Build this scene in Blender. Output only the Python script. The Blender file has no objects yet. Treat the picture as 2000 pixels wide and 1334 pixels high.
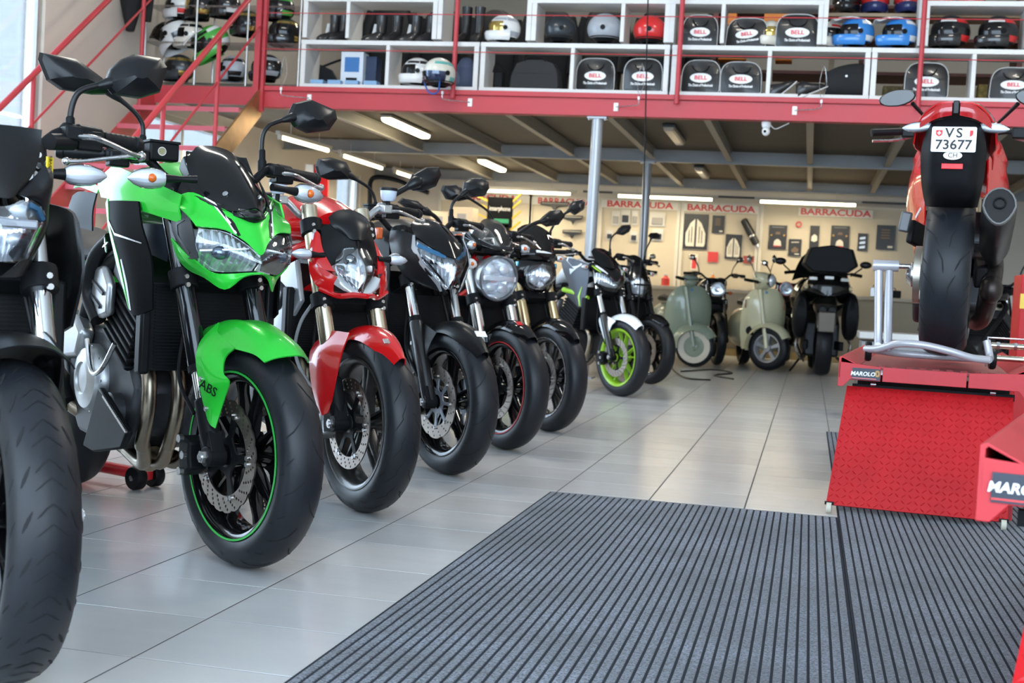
import bpy, bmesh, math, random
from mathutils import Vector, Matrix
from mathutils.geometry import delaunay_2d_cdt
random.seed(7)
scene = bpy.context.scene
COL = scene.collection
# ------------------------------------------------------------------ camera
FPX = 2571.37
YAW, PITCH, ROLL, CAMH = 0.220243, -0.0396787, 0.0558939, 0.78
def _axes():
    cy, sy = math.cos(YAW), math.sin(YAW)
    fw = Vector((-sy, cy, 0)); rt = Vector((cy, sy, 0)); up = Vector((0, 0, 1))
    cp, sp = math.cos(PITCH), math.sin(PITCH)
    f2 = fw*cp + up*sp; u2 = up*cp - fw*sp
    cr, sr = math.cos(ROLL), math.sin(ROLL)
    return rt*cr + u2*sr, u2*cr - rt*sr, f2
RT, UP, FW = _axes()
cam_d = bpy.data.cameras.new('camera')
cam_d.sensor_width = 36.0
cam_d.lens = 36.0*FPX/2000.0
cam_d.clip_start = 0.05
cam_d.dof.use_dof = True
cam_d.dof.focus_distance = 3.7
cam_d.dof.aperture_fstop = 7.0
cam = bpy.data.objects.new('camera', cam_d); COL.objects.link(cam)
m = Matrix.Identity(4)
for i in range(3):
    m[i][0] = RT[i]; m[i][1] = UP[i]; m[i][2] = -FW[i]
m[2][3] = CAMH
cam.matrix_world = m
scene.camera = cam
def at(px, py, Y):
    d = RT*((px-1000)/FPX) + UP*((667-py)/FPX) + FW
    return Vector((0, 0, CAMH)) + d*(Y/d.y)
# ------------------------------------------------------------------ world, daylight, exposure
world = bpy.data.worlds.new('World'); scene.world = world
world.use_nodes = True
bg = world.node_tree.nodes['Background']
bg.inputs['Color'].default_value = (0.66, 0.83, 1.0, 1)
bg.inputs['Strength'].default_value = 4.9
scene.view_settings.view_transform = 'Standard'
scene.view_settings.look = 'None'
scene.view_settings.gamma = 1.0
scene.view_settings.use_curve_mapping = False
scene.view_settings.exposure = 0.68
def area(name, loc, rot, sx, sy, power=10, color=(1, 1, 1), portal=False):
    l = bpy.data.lights.new(name, 'AREA'); l.shape = 'RECTANGLE'; l.size = sx; l.size_y = sy
    l.energy = power; l.color = color
    if portal: l.cycles.is_portal = True
    o = bpy.data.objects.new(name, l); COL.objects.link(o); o.location = loc; o.rotation_euler = rot
    return o
# sky portals: the glazed shop front behind the camera and the tall window in the left wall
area('sky_portal_front', (-.25, -2.9, 2.8), (-math.pi/2, 0, 0), 12.8, 5.4, portal=True)
area('sky_portal_left', (-6.6, 7.4, 2.6), (0, -math.pi/2, 0), 4.6, 6.0, portal=True)
# added fill lights outside the frame, under the hall ceiling and over the mezzanine
for i, (x, y, pw) in enumerate(((-3.5, 7.5, 85), (2.0, 7.5, 85), (-3.2, 14.5, 55), (2.2, 14.5, 55))):
    area('hall_fill_light', (x, y, 5.75), (0, 0, 0), 1.6, 0.3, pw, (1.0, 0.93, 0.82))
# ------------------------------------------------------------------ materials
MATS = {}
def mat(name, col, rough=0.5, metal=0.0, coat=0.0, var=0.0, vscale=8.0, bump=0.0, bscale=60.0, trans=0.0, ior=1.45, emit=None, es=0.0, spec=0.5, stretch=None, sheen=0.0, coatr=0.05):
    if name in MATS: return MATS[name]
    mt = bpy.data.materials.new(name); mt.use_nodes = True
    nt = mt.node_tree; b = nt.nodes['Principled BSDF']
    b.inputs['Base Color'].default_value = (*col, 1)
    b.inputs['Roughness'].default_value = rough
    b.inputs['Metallic'].default_value = metal
    b.inputs['Coat Weight'].default_value = coat
    b.inputs['Coat Roughness'].default_value = coatr
    b.inputs['Specular IOR Level'].default_value = spec
    b.inputs['Transmission Weight'].default_value = trans
    b.inputs['IOR'].default_value = ior
    b.inputs['Sheen Weight'].default_value = sheen
    if emit:
        b.inputs['Emission Color'].default_value = (*emit, 1); b.inputs['Emission Strength'].default_value = es
    if var or bump:
        tc = nt.nodes.new('ShaderNodeTexCoord'); mp = nt.nodes.new('ShaderNodeMapping')
        nt.links.new(tc.outputs['Object'], mp.inputs['Vector'])
        if stretch: mp.inputs['Scale'].default_value = stretch
    if var:
        n = nt.nodes.new('ShaderNodeTexNoise'); n.inputs['Scale'].default_value = vscale; n.inputs['Detail'].default_value = 5
        nt.links.new(mp.outputs['Vector'], n.inputs['Vector'])
        r = nt.nodes.new('ShaderNodeMapRange'); r.inputs['From Min'].default_value = .25; r.inputs['From Max'].default_value = .75
        r.inputs['To Min'].default_value = 1-var; r.inputs['To Max'].default_value = 1+var*.6
        nt.links.new(n.outputs['Fac'], r.inputs['Value'])
        x = nt.nodes.new('ShaderNodeVectorMath'); x.operation = 'SCALE'
        x.inputs[0].default_value = col
        nt.links.new(r.outputs['Result'], x.inputs['Scale'])
        nt.links.new(x.outputs['Vector'], b.inputs['Base Color'])
        r2 = nt.nodes.new('ShaderNodeMapRange'); r2.inputs['To Min'].default_value = max(0, rough-.08); r2.inputs['To Max'].default_value = min(1, rough+.08)
        nt.links.new(n.outputs['Fac'], r2.inputs['Value']); nt.links.new(r2.outputs['Result'], b.inputs['Roughness'])
    if bump:
        n2 = nt.nodes.new('ShaderNodeTexNoise'); n2.inputs['Scale'].default_value = bscale; n2.inputs['Detail'].default_value = 3
        nt.links.new(mp.outputs['Vector'], n2.inputs['Vector'])
        bm = nt.nodes.new('ShaderNodeBump'); bm.inputs['Strength'].default_value = bump; bm.inputs['Distance'].default_value = .004
        nt.links.new(n2.outputs['Fac'], bm.inputs['Height']); nt.links.new(bm.outputs['Normal'], b.inputs['Normal'])
    MATS[name] = mt
    return mt
def glass(name, tint=(1, 1, 1), gloss=0.12, rough=0.02):
    """clear cover: tinted see-through with a fresnel reflection"""
    if name in MATS: return MATS[name]
    mt = bpy.data.materials.new(name); mt.use_nodes = True; nt = mt.node_tree
    for n in list(nt.nodes): nt.nodes.remove(n)
    o = nt.nodes.new('ShaderNodeOutputMaterial'); mx = nt.nodes.new('ShaderNodeMixShader')
    t = nt.nodes.new('ShaderNodeBsdfTransparent'); t.inputs['Color'].default_value = (*tint, 1)
    g = nt.nodes.new('ShaderNodeBsdfGlossy'); g.inputs['Roughness'].default_value = rough
    lw = nt.nodes.new('ShaderNodeFresnel'); lw.inputs['IOR'].default_value = 1.5
    a = nt.nodes.new('ShaderNodeMath'); a.operation = 'MULTIPLY_ADD'; a.inputs[1].default_value = 0.9; a.inputs[2].default_value = gloss*.3
    nt.links.new(lw.outputs['Fac'], a.inputs[0]); nt.links.new(a.outputs[0], mx.inputs['Fac'])
    nt.links.new(t.outputs[0], mx.inputs[1]); nt.links.new(g.outputs[0], mx.inputs[2]); nt.links.new(mx.outputs[0], o.inputs[0])
    MATS[name] = mt
    return mt
BLACK = mat('black plastic', (.0065, .007, .008), .42, var=.2, bump=.03, bscale=300, spec=.2)
SATIN = mat('satin black', (.0055, .006, .007), .32, spec=.35)
GLOSSB = mat('gloss black', (.004, .004, .0045), .10, coat=.15, spec=.4)
MATTB = mat('matt black', (.006, .0065, .0075), .5, spec=.15)
RUBBER = mat('tyre rubber', (.0095, .0110, .0145), .44, var=.22, vscale=14, bump=.06, bscale=400, spec=.38)
GROOVE_SHADE = mat('painted groove shade', (.004, .004, .005), .8)  # dark strips laid on the tread, painting the shade inside its grooves
CHROME = mat('chrome', (.78, .79, .8), .08, 1.0)
STEEL = mat('brushed steel', (.55, .55, .56), .28, 1.0, var=.1, vscale=40)
DISC = mat('brake disc steel', (.40, .35, .31), .36, 1.0, var=.15, vscale=30)
ALU = mat('cast aluminium', (.42, .43, .44), .36, .9, var=.12, vscale=20, bump=.05, bscale=250)
DARKALU = mat('dark engine metal', (.055, .057, .062), .42, .7, var=.2, vscale=15)
GOLD = mat('pale gold anodised', (.62, .55, .42), .25, 1.0)
SILVERF = mat('silver fork', (.62, .63, .62), .2, 1.0)
HEADER = mat('heat tinted steel', (.30, .25, .19), .33, 1.0, var=.4, vscale=9)
REFL = mat('lamp reflector', (.94, .96, .99), .12, .72)
REFLW = mat('lamp reflector satin', (.88, .90, .94), .32, .35)
LENS = glass('clear lens', (.96, .98, 1.0), .12)
SMOKE = glass('smoked screen', (.045, .05, .055), .10, .04)
CLEARS = glass('clear screen', (.86, .86, .84), .08, .03)
AMBER = mat('amber bulb', (.62, .12, .012), .25, coat=.3)
REDL = mat('red lens', (.36, .008, .010), .12, coat=.8)
GREEN = mat('green metallic paint', (.022, .50, .036), .30, .2, coat=.45, spec=.35)
RED = mat('red gloss paint', (.56, .005, .007), .22, coat=.7)
WHITEP = mat('white paint', (.72, .76, .80), .25, coat=.8)
GREYP = mat('grey metallic paint', (.16, .165, .175), .3, .4, coat=.7)
SILVERP = mat('silver paint', (.42, .43, .45), .28, .5, coat=.7)
LIME = mat('lime green', (.28, .52, .025), .35, coat=.4)
WHITE = mat('white', (.80, .80, .79), .5)
YELLOW = mat('yellow sticker', (.75, .55, .02), .4)
MIRG = mat('mirror glass', (.55, .57, .6), .03, 1.0)
LIQ = mat('reservoir translucent', (.48, .55, .66), .3, coat=.4)
SEATM = mat('seat vinyl', (.012, .012, .013), .55, bump=.1, bscale=500)
# ------------------------------------------------------------------ mesh tools
def V(*a): return Vector(a)
def cr(pts, k=6, closed=False):
    """Catmull-Rom through the points"""
    P = [Vector(p) for p in pts]; n = len(P); out = []
    if n < 3 and not closed:
        return [P[0].lerp(P[1], i/k) for i in range(k+1)]
    R = range(n) if closed else range(n-1)
    for i in R:
        if closed: a, b, c, d = P[i-1], P[i], P[(i+1) % n], P[(i+2) % n]
        else:
            b, c = P[i], P[i+1]; a = P[i-1] if i else b*2-c; d = P[i+2] if i+2 < n else c*2-b
        for j in range(k):
            t = j/k
            out.append(.5*((2*b) + (c-a)*t + (2*a-5*b+4*c-d)*t*t + (3*b-a-3*c+d)*t**3))
    if not closed: out.append(P[-1].copy())
    return out
def crf(vals, k=6):
    n = len(vals); out = []
    for i in range(n-1):
        for j in range(k): out.append(vals[i]+(vals[i+1]-vals[i])*j/k)
    out.append(vals[-1]); return out
class Surf:
    """smooth surface through a grid of control points (rows x cols)"""
    def __init__(s, rows, ku=5, kv=5, closed=False):
        rows = [cr(r, kv, closed) for r in rows]
        cols = list(zip(*rows)); cols = [cr(c, ku) for c in cols]
        s.g = [list(r) for r in zip(*cols)]; s.R = len(s.g); s.C = len(s.g[0]); s.closed = closed
    def p(s, u, v):
        a = u*(s.R-1); b = v*(s.C-1); i = min(int(a), s.R-2); j = min(int(b), s.C-2); a -= i; b -= j
        return s.g[i][j].lerp(s.g[i][j+1], b).lerp(s.g[i+1][j].lerp(s.g[i+1][j+1], b), a)
    def n(s, u, v):
        e = .01
        du = s.p(min(1, u+e), v)-s.p(max(0, u-e), v); dv = s.p(u, min(1, v+e))-s.p(u, max(0, v-e))
        return du.cross(dv).normalized()
class MB:
    def __init__(s): s.v = []; s.f = []; s.mi = []; s.cur = 0
    def add(s, vs, fs, M=None):
        o = len(s.v)
        for p in vs:
            p = Vector(p)
            s.v.append(M @ p if M else p)
        for f in fs: s.f.append([i+o for i in f]); s.mi.append(s.cur)
        return s
    def box(s, c, d, M=None, rot=None):
        x, y, z = (k/2 for k in d); c = Vector(c)
        vs = [Vector((a*x, b*y, e*z)) for a in (-1, 1) for b in (-1, 1) for e in (-1, 1)]
        if rot: vs = [rot @ p for p in vs]
        return s.add([c+p for p in vs], [(0, 1, 3, 2), (4, 6, 7, 5), (0, 4, 5, 1), (2, 3, 7, 6), (0, 2, 6, 4), (1, 5, 7, 3)], M)
    def beam(s, a, b, w, h, up=(0, 0, 1)):
        a = Vector(a); b = Vector(b); d = (b-a); l = d.length; d.normalize()
        x = d.cross(Vector(up)).normalized(); y = x.cross(d).normalized()
        vs = [p + x*(i*w/2) + y*(j*h/2) for p in (a, b) for i in (-1, 1) for j in (-1, 1)]
        return s.add(vs, [(0, 1, 3, 2), (4, 6, 7, 5), (0, 4, 5, 1), (2, 3, 7, 6), (0, 2, 6, 4), (1, 5, 7, 3)])
    def tube(s, pts, r, n=10, smooth=0, closed=False, flat=1.0):
        P = [Vector(p) for p in pts]
        if smooth and len(P) > 2:
            rr = crf(r, smooth) if isinstance(r, (list, tuple)) else r
            P = cr(P, smooth, closed); r = rr
        m_ = len(P)
        if not isinstance(r, (list, tuple)): r = [r]*m_
        T = []
        for i in range(m_):
            if closed: t = P[(i+1) % m_]-P[i-1]
            else: t = P[min(i+1, m_-1)]-P[max(i-1, 0)]
            T.append(t.normalized() if t.length else Vector((0, 0, 1)))
        ref = Vector((0, 0, 1)) if abs(T[0].z) < .9 else Vector((1, 0, 0))
        x = T[0].cross(ref).normalized(); vs = []; fs = []
        for i in range(m_):
            if i:
                x = x - T[i]*x.dot(T[i])
                x = x.normalized() if x.length > 1e-6 else T[i].orthogonal().normalized()
            y = T[i].cross(x)
            for k in range(n):
                a = 2*math.pi*k/n
                vs.append(P[i] + (x*math.cos(a) + y*math.sin(a)*flat)*r[i])
        for i in range(m_-(0 if closed else 1)):
            j = (i+1) % m_
            for k in range(n):
                fs.append((i*n+k, i*n+(k+1) % n, j*n+(k+1) % n, j*n+k))
        if not closed:
            fs.append(tuple(range(n-1, -1, -1))); fs.append(tuple((m_-1)*n+k for k in range(n)))
        return s.add(vs, fs)
    def cyl(s, a, b, r, n=16, r2=None):
        return s.tube([a, b], [r, r if r2 is None else r2], n)
    def lathe(s, prof, c=(0, 0, 0), axis=(0, 1, 0), n=48, closed=False, arc=None, cap=True):
        """prof: (radius, offset along axis)"""
        ax = Vector(axis).normalized(); x = Vector((0, 0, 1)) if abs(ax.z) < .9 else Vector((1, 0, 0))
        x = (x-ax*x.dot(ax)).normalized(); y = ax.cross(x); c = Vector(c)
        m_ = len(prof); vs = []; fs = []
        full = arc is None
        cnt = n if full else n+1
        for k in range(cnt):
            a = 2*math.pi*k/n if full else arc[0]+(arc[1]-arc[0])*k/n
            d = x*math.cos(a)+y*math.sin(a)
            for (r, o) in prof: vs.append(c + d*r + ax*o)
        for k in range(n):
            k2 = (k+1) % cnt if full else k+1
            for i in range(m_ if closed else m_-1):
                j = (i+1) % m_
                fs.append((k*m_+i, k*m_+j, k2*m_+j, k2*m_+i))
        if full and not closed and cap:
            if prof[0][0] > 1e-5: fs.append(tuple(k*m_ for k in range(cnt)))
            if prof[-1][0] > 1e-5: fs.append(tuple(k*m_+m_-1 for k in reversed(range(cnt))))
        return s.add(vs, fs)
    def loft(s, rings, cap=True, closed=True):
        n = len(rings[0]); vs = [p for r in rings for p in r]; fs = []
        for i in range(len(rings)-1):
            for k in range(n if closed else n-1):
                k2 = (k+1) % n
                fs.append((i*n+k, i*n+k2, (i+1)*n+k2, (i+1)*n+k))
        if cap:
            fs.append(tuple(range(n-1, -1, -1))); fs.append(tuple((len(rings)-1)*n+k for k in range(n)))
        return s.add(vs, fs)
    def sheet(s, S, th=.003, sign=1):
        """a Surf given thickness"""
        g = S.g; R, C = S.R, S.C; vs = []; fs = []
        cy = sum(p.y for r in g for p in r)/(R*C)
        nn = [[S.n(i/(R-1), j/(C-1)) for j in range(C)] for i in range(R)]
        avg = Vector((0, 0, 0))
        for r in nn:
            for q in r: avg += q
        out = Vector((.3, math.copysign(1, cy), .2)) if abs(cy) > .03 else Vector((1, 0, .6))
        if sign == 0: out = -out
        S.sg = 1 if avg.dot(out) >= 0 else -1      # thickness grows away from the outer face
        nn = [[q*S.sg for q in r] for r in nn]
        for i in range(R):
            for j in range(C): vs.append(g[i][j])
        for i in range(R):
            for j in range(C): vs.append(g[i][j]-nn[i][j]*th)
        o = R*C
        for i in range(R-1):
            for j in range(C-1):
                a, b, c, d = i*C+j, i*C+j+1, (i+1)*C+j+1, (i+1)*C+j
                fs.append((a, b, c, d)); fs.append((a+o, d+o, c+o, b+o))
        for j in range(C-1):
            fs.append((j+1, j, j+o, j+1+o)); q = (R-1)*C; fs.append((q+j, q+j+1, q+j+1+o, q+j+o))
        for i in range(R-1):
            fs.append((i*C, (i+1)*C, (i+1)*C+o, i*C+o)); q = C-1; fs.append(((i+1)*C+q, i*C+q, i*C+q+o, (i+1)*C+q+o))
        return s.add(vs, fs)
    def ribbon(s, S, uv, w, off=.0015, sign=1):
        """thin stripe lying on a Surf along the (u, v) path"""
        P = [S.p(u, v) for u, v in uv]; N = [S.n(u, v)*sign for u, v in uv]; vs = []; fs = []
        for i, p in enumerate(P):
            t = (P[min(i+1, len(P)-1)]-P[max(i-1, 0)]).normalized(); b = t.cross(N[i])
            ww = w[i] if isinstance(w, (list, tuple)) else w
            vs += [p+b*ww/2+N[i]*off, p-b*ww/2+N[i]*off, p+b*ww/2-N[i]*off, p-b*ww/2-N[i]*off]
        for i in range(len(P)-1):
            a = i*4; b = a+4
            fs += [(a, a+1, b+1, b), (a+2, b+2, b+3, a+3), (a, b, b+2, a+2), (a+1, a+3, b+3, b+1)]
        fs += [(0, 2, 3, 1), (len(vs)-4, len(vs)-3, len(vs)-1, len(vs)-2)]
        return s.add(vs, fs)
    def prism(s, poly, ext):
        n = len(poly); poly = [Vector(p) for p in poly]; ext = Vector(ext)
        vs = poly+[p+ext for p in poly]
        return s.add(vs, [tuple(range(n-1, -1, -1)), tuple(range(n, 2*n))]+[(i, (i+1) % n, n+(i+1) % n, n+i) for i in range(n)])
    def sphere(s, c, r, n=16, m_=10, sc=(1, 1, 1), M=None, top=0, bot=math.pi):
        vs = []; fs = []; c = Vector(c)
        for i in range(m_+1):
            t = top+(bot-top)*i/m_
            for k in range(n):
                a = 2*math.pi*k/n
                vs.append(c+Vector((r*sc[0]*math.sin(t)*math.cos(a), r*sc[1]*math.sin(t)*math.sin(a), r*sc[2]*math.cos(t))))
        for i in range(m_):
            for k in range(n): fs.append((i*n+k, (i+1)*n+k, (i+1)*n+(k+1) % n, i*n+(k+1) % n))
        return s.add(vs, fs, M)
    def plate(s, outer, holes, th, M=None):
        """flat plate with real holes; 2D loops in the local xy plane"""
        pts = []; edges = []
        for loop in [outer]+holes:
            o = len(pts); n = len(loop)
            pts += [Vector((p[0], p[1])) for p in loop]; edges += [(o+i, o+(i+1) % n) for i in range(n)]
        v, e, f, _, _, _ = delaunay_2d_cdt(pts, edges, [], 1, 1e-7)
        def inside(p, loop):
            c = False; k = len(loop)
            for i in range(k):
                a, b = loop[i], loop[i-1]
                if (a[1] > p[1]) != (b[1] > p[1]) and p[0] < (b[0]-a[0])*(p[1]-a[1])/(b[1]-a[1])+a[0]: c = not c
            return c
        bb = [(min(p[0] for p in h), max(p[0] for p in h), min(p[1] for p in h), max(p[1] for p in h)) for h in holes]
        keep = []
        for q in f:
            c = (sum(v[i].x for i in q)/len(q), sum(v[i].y for i in q)/len(q))
            if any(b[0] <= c[0] <= b[1] and b[2] <= c[1] <= b[3] and inside(c, h) for h, b in zip(holes, bb)): continue
            if not inside(c, outer): continue
            keep.append(q)
        f = keep; n = len(v)
        vs = [Vector((p.x, p.y, th/2)) for p in v]+[Vector((p.x, p.y, -th/2)) for p in v]
        fs = [tuple(q) for q in f]+[tuple(n+i for i in reversed(q)) for q in f]
        cnt = {}
        for q in f:
            for i in range(len(q)):
                a, b = q[i], q[(i+1) % len(q)]; cnt[(a, b)] = 1
        for (a, b) in cnt:
            if (b, a) not in cnt: fs.append((b, a, a+n, b+n))
        return s.add(vs, fs, M)
    def mirror(s):
        o = len(s.v)
        s.v += [Vector((p.x, -p.y, p.z)) for p in s.v]
        nf = len(s.f)
        for i in range(nf): s.f.append([k+o for k in reversed(s.f[i])]); s.mi.append(s.mi[i])
        return s
    def xf(s, M):
        s.v = [M @ p for p in s.v]; return s
    def mesh(s, name, mats, smooth=True, ang=38):
        me = bpy.data.meshes.new(name)
        me.from_pydata([tuple(p) for p in s.v], [], s.f)
        if not isinstance(mats, (list, tuple)): mats = [mats]
        for m_ in mats: me.materials.append(m_)
        if len(mats) > 1: me.polygons.foreach_set('material_index', s.mi)
        bm = bmesh.new(); bm.from_mesh(me); bmesh.ops.recalc_face_normals(bm, faces=bm.faces); bm.to_mesh(me); bm.free()
        if smooth:
            me.polygons.foreach_set('use_smooth', [True]*len(me.polygons))
            me.set_sharp_from_angle(angle=math.radians(ang))
        me.update()
        return me
    def build(s, name, mats, parent=None, smooth=True, ang=38, bevel=0, label=None):
        o = bpy.data.objects.new(name, s.mesh(name, mats, smooth, ang)); COL.objects.link(o)
        if parent: o.parent = parent
        if bevel:
            b = o.modifiers.new('bevel', 'BEVEL'); b.width = bevel; b.segments = 2; b.limit_method = 'ANGLE'; b.angle_limit = math.radians(35)
        if label: o['label'] = label
        return o
def tag(o, label, cat, group=None):
    o['label'] = label; o['category'] = cat
    if group: o['group'] = group
    return o
def empty(name, loc=(0, 0, 0), rz=0, label=None, cat=None, group=None):
    o = bpy.data.objects.new(name, None); COL.objects.link(o); o.location = loc; o.rotation_euler = (0, 0, rz)
    o.empty_display_size = .1
    if label: tag(o, label, cat, group)
    return o
def structure(o): o['kind'] = 'structure'; return o
def stuff(o): o['kind'] = 'stuff'; return o
def dup(o, parent=None):
    c = o.copy(); COL.objects.link(c); c.parent = parent
    for ch in o.children: dup(ch, c)
    return c
_dg = None
def text(name, s, size, mt, parent, M, ext=.001, shear=0.0, bold=0.0, sx=1.0, align='CENTER'):
    cu = bpy.data.curves.new(name, 'FONT'); cu.body = s; cu.size = size; cu.extrude = ext; cu.shear = shear; cu.offset = bold
    cu.align_x = align; cu.align_y = 'CENTER'; cu.resolution_u = 3
    t = bpy.data.objects.new('tmp', cu); COL.objects.link(t)
    dg = bpy.context.evaluated_depsgraph_get()
    me = bpy.data.meshes.new_from_object(t.evaluated_get(dg)); me.name = name
    bpy.data.objects.remove(t); bpy.data.curves.remove(cu)
    me.transform(M @ Matrix.Diagonal((sx, 1, 1, 1)))
    me.materials.clear(); me.materials.append(mt)
    o = bpy.data.objects.new(name, me); COL.objects.link(o)
    if parent: o.parent = parent
    return o
def frame(o, x, y):
    """matrix with local x, y axes along the given directions"""
    x = Vector(x).normalized(); z = x.cross(Vector(y)).normalized(); y = z.cross(x)
    M = Matrix.Identity(4)
    for i in range(3): M[i][0] = x[i]; M[i][1] = y[i]; M[i][2] = z[i]; M[i][3] = o[i]
    return M
def circ(r, n, c=(0, 0), ph=0): return [(c[0]+r*math.cos(2*math.pi*i/n+ph), c[1]+r*math.sin(2*math.pi*i/n+ph)) for i in range(n)]
# ================================================================== ROOM
def tile_mat():
    mt = bpy.data.materials.new('floor tile'); mt.use_nodes = True; nt = mt.node_tree; b = nt.nodes['Principled BSDF']
    g = nt.nodes.new('ShaderNodeNewGeometry'); mp = nt.nodes.new('ShaderNodeMapping'); mp.inputs['Scale'].default_value = (1.2, 9, 1)
    nt.links.new(g.outputs['Position'], mp.inputs['Vector'])
    n = nt.nodes.new('ShaderNodeTexNoise'); n.inputs['Scale'].default_value = 2.2; n.inputs['Detail'].default_value = 6; n.inputs['Roughness'].default_value = .62
    nt.links.new(mp.outputs[0], n.inputs['Vector'])
    n2 = nt.nodes.new('ShaderNodeTexNoise'); n2.inputs['Scale'].default_value = 5; n2.inputs['Detail'].default_value = 4
    nt.links.new(g.outputs['Position'], n2.inputs['Vector'])
    a = nt.nodes.new('ShaderNodeMath'); a.operation = 'MULTIPLY_ADD'; a.inputs[1].default_value = .35
    nt.links.new(n.outputs['Fac'], a.inputs[0]); nt.links.new(n2.outputs['Fac'], a.inputs[2])
    r = nt.nodes.new('ShaderNodeValToRGB'); r.color_ramp.elements[0].position = .35; r.color_ramp.elements[1].position = 1.0
    r.color_ramp.elements[0].color = (.50, .503, .505, 1); r.color_ramp.elements[1].color = (.545, .543, .54, 1)
    nt.links.new(a.outputs[0], r.inputs['Fac'])
    oi = nt.nodes.new('ShaderNodeObjectInfo'); mr = nt.nodes.new('ShaderNodeMapRange'); mr.inputs['To Min'].default_value = .94; mr.inputs['To Max'].default_value = 1.05
    nt.links.new(oi.outputs['Random'], mr.inputs['Value'])
    sc = nt.nodes.new('ShaderNodeVectorMath'); sc.operation = 'SCALE'
    nt.links.new(r.outputs['Color'], sc.inputs[0]); nt.links.new(mr.outputs[0], sc.inputs['Scale']); nt.links.new(sc.outputs[0], b.inputs['Base Color'])
    m3 = nt.nodes.new('ShaderNodeMapRange'); m3.inputs['To Min'].default_value = .17; m3.inputs['To Max'].default_value = .25
    nt.links.new(n.outputs['Fac'], m3.inputs['Value']); nt.links.new(m3.outputs[0], b.inputs['Roughness'])
    bp = nt.nodes.new('ShaderNodeBump'); bp.inputs['Strength'].default_value = .02; bp.inputs['Distance'].default_value = .002
    nt.links.new(n.outputs['Fac'], bp.inputs['Height']); nt.links.new(bp.outputs[0], b.inputs['Normal'])
    return mt
TILE = tile_mat()
GROUT = mat('grout', (.085, .082, .08), .85, var=.2, vscale=30)
WALLM = mat('cream wall plaster', (.60, .55, .48), .75, var=.06, vscale=1.5, bump=.05, bscale=40)
PLASTER = mat('upper wall', (.42, .37, .30), .8, var=.1, vscale=1.2)
CEILM = mat('hall ceiling', (.5, .5, .5), .8, var=.1)
REDST = mat('red painted steel', (.46, .040, .050), .42, var=.10, vscale=2.5, bump=.04, bscale=90, spec=.5)
GREYST = mat('grey painted steel', (.25, .255, .265), .42, .2, var=.10, vscale=3)
DECKM = mat('mezzanine deck underside', (.135, .115, .09), .75, var=.18, vscale=2.0, stretch=(1, 6, 1))
SHELFW = mat('white laminate', (.66, .65, .63), .42, var=.03)
TUBEE = mat('lit fluorescent tube', (1, 1, 1), .4, emit=(1.0, .88, .58), es=6.0)
LAMPW = mat('lamp housing', (.45, .42, .36), .5)
LAMPOFF = mat('unlit diffuser', (.55, .49, .40), .3, coat=.3)
PX, PY = .362, .333
X0, Y0 = -7.0, -3.0
xs = [.17-PX*k for k in range(-16, 20)]; ys = [2.396+PY*k for k in range(-16, 53)]
fl_ = MB().box((-.2, 8.5, -.0478), (13.2, 23.2, .094)).build('floor', GROUT); structure(fl_)
def in_view(p, mg=40):
    d = Vector(p)-Vector((0, 0, CAMH)); z = d.dot(FW)
    if z < .3: return False
    u = 1000+FPX*d.dot(RT)/z; v = 667-FPX*d.dot(UP)/z
    return -mg < u < 2000+mg and -mg < v < 1334+mg
def tile_mb():
    t = MB(); a, b = PX/2-.0026, PY/2-.0019; c = .0005
    vs = [(x*a, y*b, -.0035) for x, y in ((-1, -1), (1, -1), (1, 1), (-1, 1))]+[(x*a, y*b, -.0012) for x, y in ((-1, -1), (1, -1), (1, 1), (-1, 1))]+[(x*(a-c), y*(b-c), 0) for x, y in ((-1, -1), (1, -1), (1, 1), (-1, 1))]
    fs = [(8, 9, 10, 11)]+[(k+i, k+(i+1) % 4, k+4+(i+1) % 4, k+4+i) for k in (0, 4) for i in range(4)]
    return t.add(vs, fs)
tme = tile_mb().mesh('tile', TILE, smooth=False)
cand = []; rest = []
for x in xs:
    for y in ys:
        c = Vector((x+PX/2, y+PY/2, 0))
        if c.x < -6.65 or c.x > 6.2 or c.y < -2.9 or c.y > 19.9: continue
        covered = (-.9 < c.x < .15 and c.y < 4.75) or (.36 < c.x < 1.2 and c.y < 8.2)
        if in_view(c) and not covered: cand.append(c)
        else: rest.append(c)
cand.sort(key=lambda c: c.length)
for c in cand[:300]:
    o = bpy.data.objects.new('tile', tme); COL.objects.link(o); o.location = c; o.parent = fl_
rm = MB(); tb = tile_mb()
for c in cand[300:]+rest: rm.add([p+c for p in tb.v], tb.f)
o = rm.build('tile_field', TILE, fl_, smooth=False); stuff(o)
# ---- walls (left wall with its tall shop window, glazed front behind the camera)
def wall_rects(name, rects, axis, pos, th, mt):
    w = MB()
    for (a0, a1, z0, z1) in rects:
        if axis == 'x': w.box((pos, (a0+a1)/2, (z0+z1)/2), (th, a1-a0, z1-z0))
        else: w.box(((a0+a1)/2, pos, (z0+z1)/2), (a1-a0, th, z1-z0))
    return structure(w.build(name, mt, smooth=False))
wall_rects('wall_left', [(-3, -2.4, 0, 6), (-2.4, 4.4, 0, 6), (4.4, 10.45, 0, .25), (4.4, 10.45, 5.0, 6), (10.45, 12.1, 0, 6), (12.1, 14.4, 0, 1.25), (12.1, 14.4, 2.42, 6), (14.4, 17.9, 0, 6), (17.9, 18.9, 0, 1.2), (17.9, 18.9, 2.35, 6), (18.9, 20.2, 0, 6)], 'x', -6.8, .2, WALLM)
wall_rects('wall_back', [(-6.9, 6.4, 0, 2.55)], 'y', 20.0, .2, WALLM)
wall_rects('wall_rear_upper', [(-6.9, 6.4, 2.55, 6)], 'y', 20.0, .2, PLASTER)
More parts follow.
